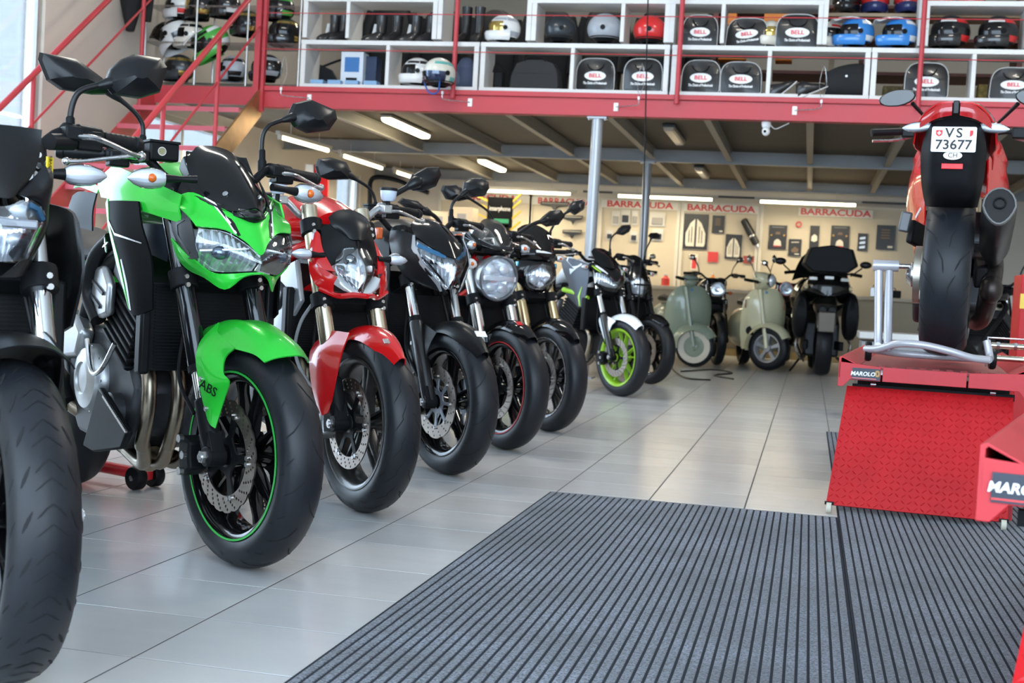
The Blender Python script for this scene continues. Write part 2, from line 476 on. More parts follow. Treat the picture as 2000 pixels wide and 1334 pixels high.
wall_rects('wall_right', [(-3, 20.2, 0, 6)], 'x', 6.4, .2, WALLM)
wall_rects('wall_front', [(-6.9, -6.7, 0, 6), (6.2, 6.4, 0, 6), (-6.7, 6.2, 5.6, 6)], 'y', -3.05, .1, WALLM)
structure(MB().box((-.2, 8.5, 6.05), (13.4, 23.4, .1)).build('ceiling', CEILM, smooth=False))
ALUF = mat('aluminium window frame', (.50, .49, .47), .35, .7)
GLASSP = glass('window pane glass', (.97, .98, .99), .05)
def window(n, x, y0, y1, z0, z1, bars):
    w = MB(); f = .07
    w.box((x, y0+f/2, (z0+z1)/2), (.1, f, z1-z0)); w.box((x, y1-f/2, (z0+z1)/2), (.1, f, z1-z0))
    w.box((x, (y0+y1)/2, z0+f/2), (.1, y1-y0-2*f, f)); w.box((x, (y0+y1)/2, z1-f/2), (.1, y1-y0-2*f, f))
    for b in bars: w.box((x, b, (z0+z1)/2), (.08, .06, z1-z0-2*f))
    o = structure(w.build('window_%d' % n, ALUF, smooth=False, bevel=.004))
    ed = [y0+f]+list(bars)+[y1-f]
    for a, b in zip(ed, ed[1:]):
        MB().box((x-.01, (a+b)/2, (z0+z1)/2), (.008, b-a-.06, z1-z0-2*f)).build('pane', GLASSP, o, smooth=False)
window(1, -6.78, 4.4, 10.45, .25, 5.0, (7.4,))
window(2, -6.78, 12.1, 14.4, 1.25, 2.42, (13.2,))
window(3, -6.78, 17.9, 18.9, 1.2, 2.35, ())
wf = MB()
for x in (-6.66, -3.4, -.2, 3.0, 6.16): wf.box((x, -3.0, 2.8), (.08, .1, 5.6))
wf.box((-.25, -3.0, 5.56), (12.7, .1, .08)); wf.box((-.25, -3.0, 1.0), (12.7, .08, .06))
structure(wf.build('window_4', ALUF, smooth=False))
# ---- mezzanine
BY = 11.95
mz = empty('mezzanine', (-1.0, BY, 0), 0, 'red steel mezzanine carried on round grey columns', 'mezzanine')
def mzb(mb, name, mt, **k):
    o = mb.build(name, mt, None, **k); o.parent = mz; o.matrix_parent_inverse = Matrix.Translation((1.0, -BY, 0)); return o
b = MB(); L0, L1 = -5.38, 6.3
def Ibeam(b, a, c, z0, z1, w, fl=.012, web=.012, axis='x', pos=0):
    for zz, ww, tt in ((z0+fl/2, w, fl), (z1-fl/2, w, fl)):
        if axis == 'x': b.box(((a+c)/2, pos, zz), (c-a, ww, tt))
        else: b.box((pos, (a+c)/2, zz), (ww, c-a, tt))
    if axis == 'x': b.box(((a+c)/2, pos, (z0+z1)/2), (c-a, web, z1-z0-2*fl))
    else: b.box((pos, (a+c)/2, (z0+z1)/2), (web, c-a, z1-z0-2*fl))
b.box(((L0+L1)/2, BY, 2.478), (L1-L0, .03, .156)); b.box(((L0+L1)/2, BY+.03, 2.406), (L1-L0, .12, .012))
mzb(b, 'front_beam', REDST, smooth=False)
mzb(MB().box(((L0+L1)/2, BY-.005, 2.582), (L1-L0, .07, .046)), 'deck_edge', REDST, smooth=False, bevel=.005)
for yy in (15.85, 19.5):
    b = MB(); Ibeam(b, -6.68, 6.28, 2.40, 2.545, .10, axis='x', pos=yy); mzb(b, 'cross_beam', GREYST, smooth=False)
JX = [at(p, 230, BY).x for p in (600, 795, 978, 1180, 1376, 1582, 1782, 1985)]
JX += [JX[-1]+.95, JX[-1]+1.9]
JOIST = mat('joist steel', (.33, .30, .25), .5, .1, var=.12, vscale=3)
for x in JX:
    for (ya, yb) in ((BY+.03, 15.79), (15.91, 19.44)):
        b = MB(); Ibeam(b, ya, yb, 2.425, 2.55, .065, fl=.01, axis='y', pos=x); mzb(b, 'joist', JOIST, smooth=False)
b = MB(); b.box((-.2, 15.95, 2.585), (12.9, 7.9, .05)); mzb(b, 'deck', DECKM, smooth=False)
COLM = mat('column grey paint', (.36, .37, .39), .32, .3, coat=.3, var=.05)
CX = -2.0
for yy in (BY+.06, 15.85):
    b = MB().cyl((CX, yy, 0), (CX, yy, 2.38), .052, 24); b.box((CX, yy, 2.39), (.18, .12, .018)); b.box((CX, yy, .008), (.2, .2, .016))
    for sx in (-1, 1): b.cyl((CX+sx*.075, yy-.04, 2.365), (CX+sx*.075, yy-.04, 2.385), .008, 8)
    mzb(b, 'column', COLM)
RY = BY-.06
for p in (890, 1328, 1800):
    x = at(p-6, 190, RY).x
    b = MB().cyl((x, RY, 2.52), (x, RY, 3.75), .022, 12)
    if p == 890: b.cyl((x, RY, 2.86), (x-.16, RY+.22, 2.74), .016, 10)
    mzb(b, 'railing_post', REDST)
xq = at(500, 190, RY).x
b = MB().box((xq, RY, 3.05), (.055, .055, 1.4)); b.box((xq+.055, RY+.02, 3.05), (.03, .05, 1.4)); mzb(b, 'railing_post', REDST, smooth=False)
for py in (29.5, 103):
    z = at(1000, py, RY).z
    mzb(MB().cyl((xq, RY, z), (6.2, RY, z), .0045, 6), 'railing_cable', REDST)
# ---- staircase: runs down towards the camera at the left end of the mezzanine
st = empty('staircase', (-5.85, 8.7, 0), 0, 'red steel open-riser staircase with pipe handrails up to the mezzanine', 'staircase')
def stb(mb, name, mt, **k):
    o = mb.build(name, mt, None, **k); o.parent = st; o.matrix_parent_inverse = Matrix.Translation((5.85, -8.7, 0)); return o
sl = .77
BRASS = mat('scuffed stringer steel', (.42, .24, .10), .32, .7, var=.5, vscale=6)
def sy(z): return BY-.06-(2.56-z)/sl
for x, mt in ((-6.42, REDST), (-5.30, BRASS)):
    q = .0
    poly = [(x, sy(2.60), 2.60), (x, sy(2.60), 2.32), (x, sy(0)+.1, 0), (x, sy(0)-.26, 0)]
    stb(MB().prism(poly, (.02, 0, 0)), 'stringer', mt, smooth=False)
TREAD = mat('pink-red tread plate', (.55, .10, .13), .4, coat=.2, var=.1)
nz = 12
for i in range(1, nz):
    z = 2.56*i/nz; y = sy(z)
    t = MB().box((-5.86, y+.02, z-.02), (1.09, .26, .012)); t.box((-5.86, y-.105, z-.036), (1.09, .014, .044))
    for k in range(22): t.cyl((-6.35+k*.046, y-.113, z-.036), (-6.35+k*.046, y-.110, z-.036), .008, 6)
    stb(t, 'tread', TREAD, smooth=False)
stb(MB().box((-5.86, BY-.03, 2.50), (1.1, .03, .17)), 'landing_fascia', REDST, smooth=False)
stb(MB().box((-5.86, BY+.5, 2.575), (1.1, 1.0, .03)), 'landing_plate', TREAD, smooth=False)
for x, a, c in ((-5.30, 1.881-.0, 9.665), (-6.40, 2.0, 9.41)):
    def rz(y): return a+(y-c)*sl
    stb(MB().cyl((x, 8.7, rz(8.7)), (x, 12.3, rz(12.3)), .026, 12), 'handrail', REDST)
    for d in (.42,): stb(MB().cyl((x, 8.9, rz(8.9)-d), (x, 11.9, rz(11.9)-d), .011, 8), 'mid_rail', REDST)
    for y in ((10.02, 11.0, 9.0) if x > -6 else (9.85, 11.62, 8.9)):
        stb(MB().cyl((x, y, 2.56-(BY-.06-y)*sl-.1), (x, y, rz(y)), .020, 10), 'baluster_post', REDST)
# ---- fluorescent lamps
def lamp(loc, rz, ln, lit, kind, label, w=.13):
    o = empty('fluorescent_lamp', loc, rz, label, 'lamp', 'fluorescent lamps under the mezzanine')
    if kind == 'box':
        MB().box((0, 0, -.012), (w, ln, .03)).build('housing', LAMPW if lit else mat('dark lamp housing', (.05, .06, .07), .4), o, smooth=False, bevel=.004)
        prof = [(-w*.45, -.028), (-w*.42, -.055), (-w*.28, -.072), (w*.28, -.072), (w*.42, -.055), (w*.45, -.028)]
        rings = [[V(x*s, y, -.028+(z+.028)*s) for x, z in prof] for y, s in ((-ln/2+.01, .9), (-ln/2+.05, 1), (ln/2-.05, 1), (ln/2-.01, .9))]
        MB().loft(rings).build('diffuser', TUBEE if lit else LAMPOFF, o)
    else:
        MB().box((0, 0, .03), (.05, ln*1.12, .04)).build('batten', LAMPW, o, smooth=False)
        MB().cyl((0, -ln/2, -.012), (0, ln/2, -.012), .020, 12).build('tube', TUBEE, o)
        for s in (-1, 1): MB().box((0, s*(ln/2+.012), 0), (.045, .03, .07)).build('end_socket', LAMPW, o, smooth=False)
        for s in (-.3, .3): MB().cyl((0, s*ln, .05), (0, s*ln, .16), .004, 6).build('hanger', LAMPW, o)
    if lit:
        l = bpy.data.lights.new('tube_light', 'AREA'); l.shape = 'RECTANGLE'; l.size = .1; l.size_y = ln; l.energy = 11*ln; l.color = (1.0, .86, .60)
        q = bpy.data.objects.new('tube_light', l); COL.objects.link(q); q.parent = o; q.location = (0, 0, -.09)
    return o
def zat(px, py, z):
    d = RT*((px-1000)/FPX) + UP*((667-py)/FPX) + FW
    return Vector((0, 0, CAMH)) + d*((z-CAMH)/d.z)
ZB = 2.545
def lampP(a, c, z, lit, kind, label):
    A = zat(*a, z); C = zat(*c, z); m_ = (A+C)/2; d = C-A
    return lamp((m_.x, m_.y, z), math.atan2(d.y, d.x)-math.pi/2, d.length, lit, kind, label)
def lampY(px, py, ln, lit, label, z=ZB):
    c = zat(px, py, z); return lamp((c.x, c.y, z), 0, ln, lit, 'box', label)
lampY(795, 243, 1.5, True, 'lit ceiling lamp nearest the front beam, left of the first column')
lampY(962, 318, 1.3, True, 'lit ceiling lamp behind the second beam, left of the first column')
lampY(1318, 258, 1.25, False, 'unlit ceiling lamp right of the hanging black cable, front bay')
lampY(1372, 332, 1.2, False, 'unlit ceiling lamp in the second bay, near the far column')
z = 2.30
for n_, (a, c) in enumerate((((548, 266), (640, 292)), ((668, 302), (745, 327)), ((772, 334), (815, 348)))):
    lampP(a, c, z, True, 'row', ('nearest', 'middle', 'farthest')[n_]+' tube of the slanting lamp row along the left side')
RYb = 19.2
for n_, (a, c) in enumerate((((930, 362), (1115, 373)), ((1208, 374), (1392, 382)), ((1485, 386), (1672, 395)))):
    A = at(*a, RYb); C = at(*c, RYb); m_ = (A+C)/2
    lamp((m_.x, RYb, 2.24), -math.pi/2, (C-A).length, True, 'row', ('leftmost', 'middle', 'rightmost')[n_]+' tube of the lamp row along the back wall')
MB().box((-.9, RYb, 2.275), (4.9, .03, .03)).build('trim_1', mat('lamp rail', (.05, .05, .05), .5), smooth=False)['kind'] = 'structure'
# ================================================================== MOTORCYCLE PARTS (local: x forward, y left, z up, origin under the front axle)
TY = Vector((0, 1, 0))
def tyre_prof(R, w, rr):
    h = R-rr
    return [(rr, .36*w), (rr+.10*h, .44*w), (rr+.34*h, .50*w), (rr+.56*h, .49*w), (rr+.76*h, .42*w), (rr+.90*h, .29*w), (rr+.98*h, .13*w), (R, 0)]
def tyre(R, w, rr, c, parent, n=72):
    p = tyre_prof(R, w, rr); prof = [(a, -b) for a, b in p]+[(a, b) for a, b in reversed(p[:-1])]
    pr = [V(a, b, 0) for a, b in prof]; pr = [(q.x, q.y) for q in cr(pr, 3)]
    pr = pr+[(rr-.006, .30*w), (rr-.006, -.30*w)]
    return MB().lathe(pr, c, n=n, closed=True).build('tyre', RUBBER, parent, ang=60)
def groove_strip(mb, R, w, rr, c, pts, wd, off=.0007):
    """pts: (angle deg around the axle from the top towards the front, s = -1..1 across the tread)"""
    p = tyre_prof(R, w, rr); pr = [V(a, -b, 0) for a, b in p]+[V(a, b, 0) for a, b in reversed(p[:-1])]; pr = cr(pr, 4)
    half = len(pr)//2
    def sp(th, s):
        k = half+s*half*.62; i = int(k); f = k-i; q = pr[i].lerp(pr[min(i+1, len(pr)-1)], f); a = math.radians(th)
        d = Vector((math.sin(a), 0, math.cos(a)))
        return Vector(c)+d*(q.x)+TY*q.y, d, q.y
    P = []
    for (a0, s0), (a1, s1) in zip(pts, pts[1:]):
        for t in (0, .34, .67): P.append((a0+(a1-a0)*t, s0+(s1-s0)*t))
    P.append(pts[-1])
    X = [sp(*q) for q in P]; vs = []; fs = []
    for i, (x, d, yy) in enumerate(X):
        t = (X[min(i+1, len(X)-1)][0]-X[max(0, i-1)][0]).normalized()
        n = (d*.05*1.0 + TY*yy*.8).normalized() if False else (d*(w*.5)+TY*yy*.9).normalized()
        b = t.cross(n).normalized(); k = wd/2*(.25 if i in (0, len(X)-1) else 1)
        vs += [x+b*k+n*off, x-b*k+n*off]
    for i in range(len(X)-1): fs.append((2*i, 2*i+1, 2*i+3, 2*i+2))
    mb.add(vs, fs)
def tread(kind, R, w, rr, c, parent, a0=0, a1=360):
    g = MB()
    if kind == 'zig':       # chevron lines and short dashes
        st_ = 15
        for a in range(a0, a1, st_):
            groove_strip(g, R, w, rr, c, [(a+4.5, -.34), (a+1.5, -.16), (a, 0), (a+1.5, .16), (a+4.5, .34)], .0035)
            groove_strip(g, R, w, rr, c, [(a+10.5, -.36), (a+8, -.16), (a+6.5, 0), (a+8, .16), (a+10.5, .36)], .0026)
            for s in (-1, 1):
                groove_strip(g, R, w, rr, c, [(a+2, s*.42), (a+9, s*.62)], .006)
                groove_strip(g, R, w, rr, c, [(a+5, s*.78), (a+11, s*.95)], .0045)
    elif kind == 'arc':     # long curved painted grooves, alternating sides
        for i, a in enumerate(range(a0, a1, 15)):
            s = 1 if i % 2 else -1
            groove_strip(g, R, w, rr, c, [(a, s*.05), (a+6, s*.25), (a+11, s*.52), (a+14, s*.80)], .0042)
            groove_strip(g, R, w, rr, c, [(a+9, -s*.55), (a+13, -s*.80)], .004)
            groove_strip(g, R, w, rr, c, [(a+2, s*.86), (a+4, s*1.05)], .003)
    elif kind == 'rear':
        for i, a in enumerate(range(a0, a1, 18)):
            s = 1 if i % 2 else -1
            groove_strip(g, R, w, rr, c, [(a, s*.08), (a+9, s*.14), (a+17, s*.34)], .006)
            groove_strip(g, R, w, rr, c, [(a+2, -s*.30), (a+10, -s*.45), (a+20, -s*.85)], .0065)
            groove_strip(g, R, w, rr, c, [(a+6, s*.60), (a+13, s*.92)], .0055)
    else:                   # sporty lightning lines
        for i, a in enumerate(range(a0, a1, 18)):
            for s in (-1, 1):
                groove_strip(g, R, w, rr, c, [(a+(5 if s > 0 else 0), s*.15), (a+7, s*.33), (a+9, s*.30), (a+17, s*.62)], .0034)
                groove_strip(g, R, w, rr, c, [(a+9, s*.70), (a+16, s*.95)], .0034)
    o = g.build('painted_grooves', GROOVE_SHADE, parent, smooth=True); stuff(o); return o
def disc(r0, r1, y, c, parent, petal=0, nh=10, rows=4, hole=.0042, th=.0045, mt=None, n=72):
    out = []
    for i in range(n*2 if petal else n):
        a = 2*math.pi*i/(n*2 if petal else n)
        r = r1-(.0042*max(0, math.cos(petal*a))**2 if petal else 0)
        out.append((r*math.cos(a), r*math.sin(a)))
    hs = [circ(r0, n)]
    for k in range(nh):
        for j in range(rows):
            rr = r0+(r1-r0)*(.2+.6*j/(max(1, rows-1))); a = 2*math.pi*(k+(.22*j))/nh
            hs.append(circ(hole, 7, (rr*math.cos(a), rr*math.sin(a))))
    M = frame((c[0], c[1]+y, c[2]), (1, 0, 0), (0, 0, 1))
    return MB().plate(out, hs, th, M).build('brake_disc', mt or DISC, parent, ang=30)
def carrier(r0, r1, y, c, parent, arms=5, mt=None, th=.006, bolt=True):
    M = frame((c[0], c[1]+y, c[2]), (1, 0, 0), (0, 0, 1)); out = []
    n = arms
    for k in range(n):
        a = 2*math.pi*k/n
        for da, r in ((-.34, r0*1.15), (-.16, r0*1.35), (-.12, r1), (.12, r1), (.16, r0*1.35), (.34, r0*1.15)):
            out.append((r*math.cos(a+da*5/n), r*math.sin(a+da*5/n)))
    d = MB().plate(out, [circ(r0*.72, 20)], th, M).build('disc_carrier', mt or BLACK, parent, ang=30)
    if bolt:
        b = MB(); s = 1 if y > 0 else -1
        for k in range(n):
            a = 2*math.pi*k/n
            for da in (-.07, .07) if n < 7 else (0,):
                q = Vector((c[0]+(r1-.004)*math.cos(a+da), c[1]+y, c[2]-(r1-.004)*math.sin(a+da)))
                b.cyl(q-TY*.004, q+TY*s*.010, .0065, 10)
        o = b.build('rotor_bolts', STEEL, parent); stuff(o)
    return d
def wheel(name, R, w, rr, c, parent, rimmat, spokes=5, style='y', stripe=None, rw=None, n=72, spoke_mat=None):
    rw = rw or w*.42
    r = MB()
    prof = [(rr+.006, rw+.004), (rr+.006, rw-.006), (rr-.004, rw-.010), (rr-.012, rw*.6), (rr-.014, 0), (rr-.012, -rw*.6), (rr-.004, -rw+.010), (rr+.006, -rw+.006), (rr+.006, -rw-.004), (rr-.006, -rw-.003), (rr-.020, -rw*.75), (rr-.024, 0), (rr-.020, rw*.75), (rr-.006, rw+.003)]
    r.lathe(prof, c, n=n, closed=True)
    hub = .034
    r.lathe([(hub*.55, .072), (hub*.9, .070), (hub, .050), (hub*.85, .02), (hub*.85, -.02), (hub, -.050), (hub*.9, -.070), (hub*.55, -.072)], c, n=24)
    ro = rr-.018; C = Vector(c)
    def sp(a0, a1, w0, w1, d0, d1):
        p0 = Vector((math.sin(a0), 0, math.cos(a0)))*hub*.85; p1 = Vector((math.sin(a1), 0, math.cos(a1)))*ro
        rings = []
        for t, ww, dd in ((0, w0, d0), (.35, w0*.8+w1*.2, d0*.6+d1*.4), (.8, w1, d1), (1, w1*1.5, d1*1.15)):
            p = p0.lerp(p1, t); tan = (p1-p0).normalized(); b = tan.cross(TY)
            rings.append([C+p+b*(ww/2)*x+TY*(dd/2)*y for x, y in ((-1, -.55), (-.6, -1), (.6, -1), (1, -.55), (1, .55), (.6, 1), (-.6, 1), (-1, .55))])
        r.loft(rings)
    for k in range(spokes):
        a = 2*math.pi*k/spokes
        if style == 'y':
            for s in (-1, 1): sp(a+s*.10, a+s*.24, .017, .013, .05, .032)
        elif style == 'twin':
            for s in (-1, 1): sp(a+s*.22, a+s*.10, .014, .012, .045, .03)
        else: sp(a, a+.08, .030, .024, .05, .035)
    o = r.build(name, rimmat, parent, ang=45)
    if stripe:
        for s in (-1, 1):
            MB().lathe([(rr+.001, s*(rw+.0045)), (rr+.0065, s*(rw+.0050)), (rr+.0065, s*(rw+.003)), (rr+.001, s*(rw+.003))], c, n=n, closed=True).build('rim_stripe', stripe, o, ang=60)
    tyre(R, w, rr, c, o, n)
    return o
RAKE = math.radians(24.5)
FD = Vector((-math.sin(RAKE), 0, math.cos(RAKE)))
def FK(y, z, off=0.0):
    """point on the fork line at height z"""
    s = (z-.30)/FD.z
    return Vector((off, y, .30))+FD*s
def fork(parent, kind, upper, lower, yc=.103, clampz=(.765, 1.00), zsplit=.54, ru=.0275, rl=.0215, foot=MATTB):
    for s in (-1, 1):
        y = s*yc
        if kind == 'usd':
            o = MB().lathe([(ru*.9, 0), (ru, .006), (ru, (1.03-zsplit)/FD.z), (ru*.7, (1.035-zsplit)/FD.z)], FK(y, zsplit), FD, 20).build('fork_leg', upper, parent)
            MB().cyl(FK(y, .34), FK(y, zsplit+.02), rl, 20).build('fork_slider', lower, o)
            MB().cyl(FK(y, zsplit-.012), FK(y, zsplit+.004), ru*1.06, 20).build('dust_seal', MATTB, o)
            f = MB().lathe([(rl*1.02, .16), (rl*1.25, .155), (rl*1.30, .06), (rl*1.1, .03), (rl*.9, 0)], FK(y, .30), FD, 20)
        else:
            o = MB().lathe([(ru*1.0, .0), (ru*1.02, .10), (ru*1.06, (zsplit-.30)/FD.z-.01), (ru*.9, (zsplit-.30)/FD.z)], FK(y, .30), FD, 20).build('fork_leg', lower, parent)
            MB().cyl(FK(y, zsplit-.02), FK(y, 1.02), rl, 20).build('fork_tube', upper, o)
            MB().cyl(FK(y, zsplit-.002), FK(y, zsplit+.016), ru*.98, 20).build('dust_seal', MATTB, o)
            f = MB()
        c = Vector((0, y, .30))
        f.cyl(c-TY*.026, c+TY*.026, .027, 20); f.box(c+Vector((-.012, 0, .03)), (.05, .042, .06), rot=Matrix.Rotation(-RAKE, 3, 'Y'))
        f.build('axle_clamp', foot, o, bevel=.003)
        a = MB().cyl(c+TY*s*.020, c+TY*s*.040, .017, 6); a.cyl(c+TY*s*.03, c+TY*s*.044, .010, 16); a.build('axle_nut', STEEL, o)
    for z in clampz:
        b = MB()
        for s in (-1, 1): b.cyl(FK(s*yc, z-.024), FK(s*yc, z+.024), ru*1.38, 20)
        b.box(FK(0, z)+Vector((-.035, 0, 0)), (.075, yc*2, .040), rot=Matrix.Rotation(-RAKE, 3, 'Y'))
        o = b.build('triple_clamp', MATTB, parent, bevel=.003)
        q = MB()
        for s in (-1, 1):
            for dz in (-.011, .011):
                p = FK(s*(yc+.010), z+dz)+Vector((.034, 0, 0)); q.cyl(p, p+Vector((.010, 0, 0)), .0065, 8)
        stuff(q.build('clamp_bolts', STEEL, o))
def caliper(parent, mt, word=None, ang=0, red=False):
    for s in (-1, 1):
        y = s*.083; b = MB()
        M = Matrix.Translation((0, y+s*.012, .30)) @ Matrix.Rotation(math.radians(-25+ang), 4, 'Y')
        pl = []
        for t in range(9):
            a = math.radians(198+t*8.5); pl.append((.155*math.cos(a), 0, .155*math.sin(a)*-1))
        outer = [Vector((-.158*math.cos(math.radians(t)), 0, .158*math.sin(math.radians(t)))) for t in range(-2, 44, 6)]
        inner = [Vector((-.100*math.cos(math.radians(t)), 0, .100*math.sin(math.radians(t)))) for t in range(40, -4, -6)]
        poly = [p-TY*.028 for p in outer+inner]
        b.prism(poly, (0, .056, 0)); b.xf(M)
        o = b.build('brake_caliper', mt, parent, bevel=.008)
        bb = MB()
        for t, r in ((2, .14), (38, .14), (20, .115)):
            p = M @ Vector((-r*math.cos(math.radians(t)), s*.028, r*math.sin(math.radians(t)))); bb.cyl(p, p+TY*s*.012, .011, 12)
        stuff(bb.build('caliper_bolts', STEEL, o))
        if word and s < 0:
            p = M @ Vector((-.128*math.cos(math.radians(20)), -.0305, .128*math.sin(math.radians(20))))
            up = (M.to_3x3() @ Vector((math.sin(math.radians(20)), 0, math.cos(math.radians(20)))))
            text('caliper_lettering', word, .026, mat('red letter', (.6, .02, .02), .4), o, frame(p, up, (1, 0, .4)), .0006, bold=.0005)
def arch(parent, mt, th0, th1, R=.334, hw=.068, drop=.05, name='front_fender', lip=0, taper=(.55, 1, 1, .8), rise=0):
    """curved mudguard over the front tyre; angles in degrees from the top, + towards the front"""
    rows = []; K = 8
    for i in range(K+1):
        t = i/K; a = math.radians(th0+(th1-th0)*t)
        k = t*(len(taper)-1); j = min(int(k), len(taper)-2); w = hw*(taper[j]+(taper[j+1]-taper[j])*(k-j))
        d = Vector((math.sin(a), 0, math.cos(a))); row = []
        for y in (-1, -.86, -.5, 0, .5, .86, 1):
            rr = R+rise*math.sin(math.pi*t)-drop*(abs(y)**2.6)
            row.append(Vector((0, 0, .30))+d*rr+TY*y*w)
        rows.append(row)
    S = Surf(rows, 3, 4)
    return MB().sheet(S, .0035, -1 if th1 < th0 else 1).build(name, mt, parent, ang=60), S
def tubeset(name, pts, r, mt, parent, n=10, smooth=6, **k):
    return MB().tube(pts, r, n, smooth, **k).build(name, mt, parent)
def bars(parent, z=1.075, x=-.36, yin=.10, yout=.40, sweep=.07, rise=.0, lever=STEEL, gripm=BLACK, clampm=MATTB, lev=True, barm=MATTB, sides=(-1, 1)):
    pts = [(x+.02, -.05, z-.055), (x+.02, -.12, z-.05), (x+.01, -.19, z+.005), (x-sweep*.35, -.27, z+.004), (x-sweep, -yout, z)]
    pts = pts[::-1]+[(a, -b, c) for a, b, c in pts]
    hb = tubeset('handlebar', pts, .0125, barm, parent, 10, 5)
    b = MB()
    for s in (-1, 1): b.box((x+.02, s*.05, z-.075), (.05, .04, .06))
    b.build('bar_clamp', clampm, hb, bevel=.006)
    for s in sides:
        p0 = Vector((x-sweep*.42, s*.285, z+.003)); p1 = Vector((x-sweep, s*yout, z))
        d = (p1-p0).normalized(); g = MB(); n = 9
        prof = [(.018, 0)]
        for i in range(n): prof += [(.0185, .004+i*.0128), (.0165, .0095+i*.0128)]
        L = (p1-p0).length
        prof = [(r_, min(o_, L-.012)) for r_, o_ in prof]+[(.019, L-.010), (.0195, L-.002), (.015, L+.008), (.006, L+.010)]
        g.lathe(prof, p0, d, 16); g.build('grip', gripm, hb)
        sw = MB(); sw.cyl(p0-d*.065, p0-d*.004, .0235, 14); sw.box(p0-d*.035+Vector((.004, 0, -.012)), (.042, .056, .044)); sw.build('switch_gear', BLACK, hb, bevel=.005)
        if lev:
            pr = MB(); q = p0-d*.085+Vector((.03, 0, -.004)); pr.box(q, (.05, .036, .030)); pr.cyl(p0-d*.095, p0-d*.068, .022, 14); pr.build('lever_perch', clampm, hb, bevel=.004)
            a = q+Vector((.018, s*.012, -.006)); e = p1+Vector((.045, -s*.006, -.028))
            mdl = [a, a.lerp(e, .2)+Vector((.024, 0, .004)), a.lerp(e, .5)+Vector((.018, 0, .002)), a.lerp(e, .8)+Vector((.010, 0, -.002)), e]
            l = MB().tube(mdl, [.0085, .0078, .0072, .0070, .0075], 10, 5, flat=.75); l.sphere(e, .0115, 12, 8)
            l.build('lever', lever, hb)
    return hb
def reservoir(parent, c, kind='cup', mt=None, s=1):
    o = MB()
    if kind == 'cup':
        o.lathe([(.020, -.022), (.028, -.012), (.031, .012), (.031, .016)], c, (0, 0, 1), 20)
        r = o.build('fluid_reservoir', mt or LIQ, parent); MB().lathe([(.033, .016), (.033, .026), (.028, .028)], c, (0, 0, 1), 20).build('reservoir_cap', BLACK, r)
        MB().cyl(Vector(c)+V(0, 0, -.06), Vector(c)+V(0, 0, -.02), .008, 8).build('reservoir_bracket', MATTB, r)
    else:
        r = MB().box(c, (.05, .085, .05)).build('fluid_reservoir', MATTB, parent, bevel=.006)
        MB().box(Vector(c)+V(0, 0, .027), (.054, .09, .008)).build('reservoir_cap', BLACK, r, bevel=.002)
        MB().cyl(Vector(c)+V(.024, -.01, 0), Vector(c)+V(.027, -.01, 0), .0095, 16).build('sight_glass', mat('sight glass', (.22, .20, .10), .2, coat=.3), r)
        MB().lathe([(.0095, 0), (.0125, 0), (.0125, .004), (.0095, .004)], Vector(c)+V(.025, -.01, 0), (1, 0, 0), 16, closed=True).build('sight_ring', STEEL, r)
def mirror(parent, x, outline, stem, depth=.045, r=.0065, boot=True, fwd=0, mt=SATIN, tilt=0):
    """outline: (y, z) loop of the housing; stem: (y, z) or (x, y, z) points"""
    cy = sum(p[0] for p in outline)/len(outline); cz = sum(p[1] for p in outline)/len(outline)
    base = [V(0, p[0]-cy, p[1]-cz) for p in outline]
    rings = []
    for dx, sc in ((-.010, .90), (-.008, .97), (0, 1.0), (depth*.35, .93), (depth*.75, .62), (depth, .22)):
        rings.append([V(x+dx+tilt*p.z+fwd*abs(p.y), cy+p.y*sc, cz+p.z*sc) for p in base])
    h = MB().loft(rings).build('mirror', mt, parent, ang=28)
    MB().loft([[V(x-.0105+dx+tilt*p.z+fwd*abs(p.y), cy+p.y*.86, cz+p.z*.86) for p in base] for dx in (0, -.002)]).build('mirror_glass', MIRG, h, ang=30)
    st_ = [V(*(p if len(p) == 3 else (x+.012, p[0], p[1]))) for p in stem]
    tubeset('mirror_stem', st_, [r*1.05]*(len(st_)-1)+[r*1.25], SATIN, h, 10, 6)
    if boot: MB().lathe([(r*2.0, 0), (r*2.1, .03), (r*1.6, .036), (r*1.5, .062), (r*1.05, .066)], st_[0], st_[1]-st_[0], 14).build('stem_boot', MATTB, h)
    j = MB(); e = st_[-1]; d = (st_[-1]-st_[-2]).normalized()
    j.lathe([(r*1.1, -.03), (r*1.9, -.008), (r*2.3, .012), (r*1.5, .03)], e, d, 12); j.build('stem_joint', SATIN, h)
    return h
def signal(parent, c, d, ln=.075, r=.021, stalk=.05, lens=LENS, fx=.5, bulb=True, mt=BLACK):
    """turn signal: c inner end of the lens, d outward direction"""
    c = Vector(c); d = Vector(d).normalized()
    s_ = MB().tube([c-d*stalk, c-d*stalk*.5, c], [.011, .0085, .013], 10, 3).build('turn_signal', mt, parent)
    f = Vector((1, 0, 0)); f = (f-d*f.dot(d)).normalized(); u = d.cross(f)
    def shell(k, sh=0):
        rings = []
        for t, w in ((0, .62), (.12, .88), (.35, 1), (.62, .92), (.85, .58), (1, .12)):
            rings.append([c+d*ln*t+(f*math.cos(a)*.85+u*math.sin(a))*r*w*k for a in [2*math.pi*i/12 for i in range(12)]])
        return MB().loft(rings)
    shell(1.0).build('signal_lens', lens, s_, ang=50)
    shell(.86).build('signal_reflector', REFLW, s_, ang=20)
    if bulb:
        MB().sphere(c+d*ln*.38+f*r*.58, r*.42, 10, 8).build('signal_bulb', AMBER, s_)
    return s_
def bolt(mb, p, d, r=.006, l=.006):
    p = Vector(p); d = Vector(d).normalized(); mb.cyl(p, p+d*l, r, 10); mb.cyl(p+d*l*.9, p+d*(l+.001), r*.55, 6)
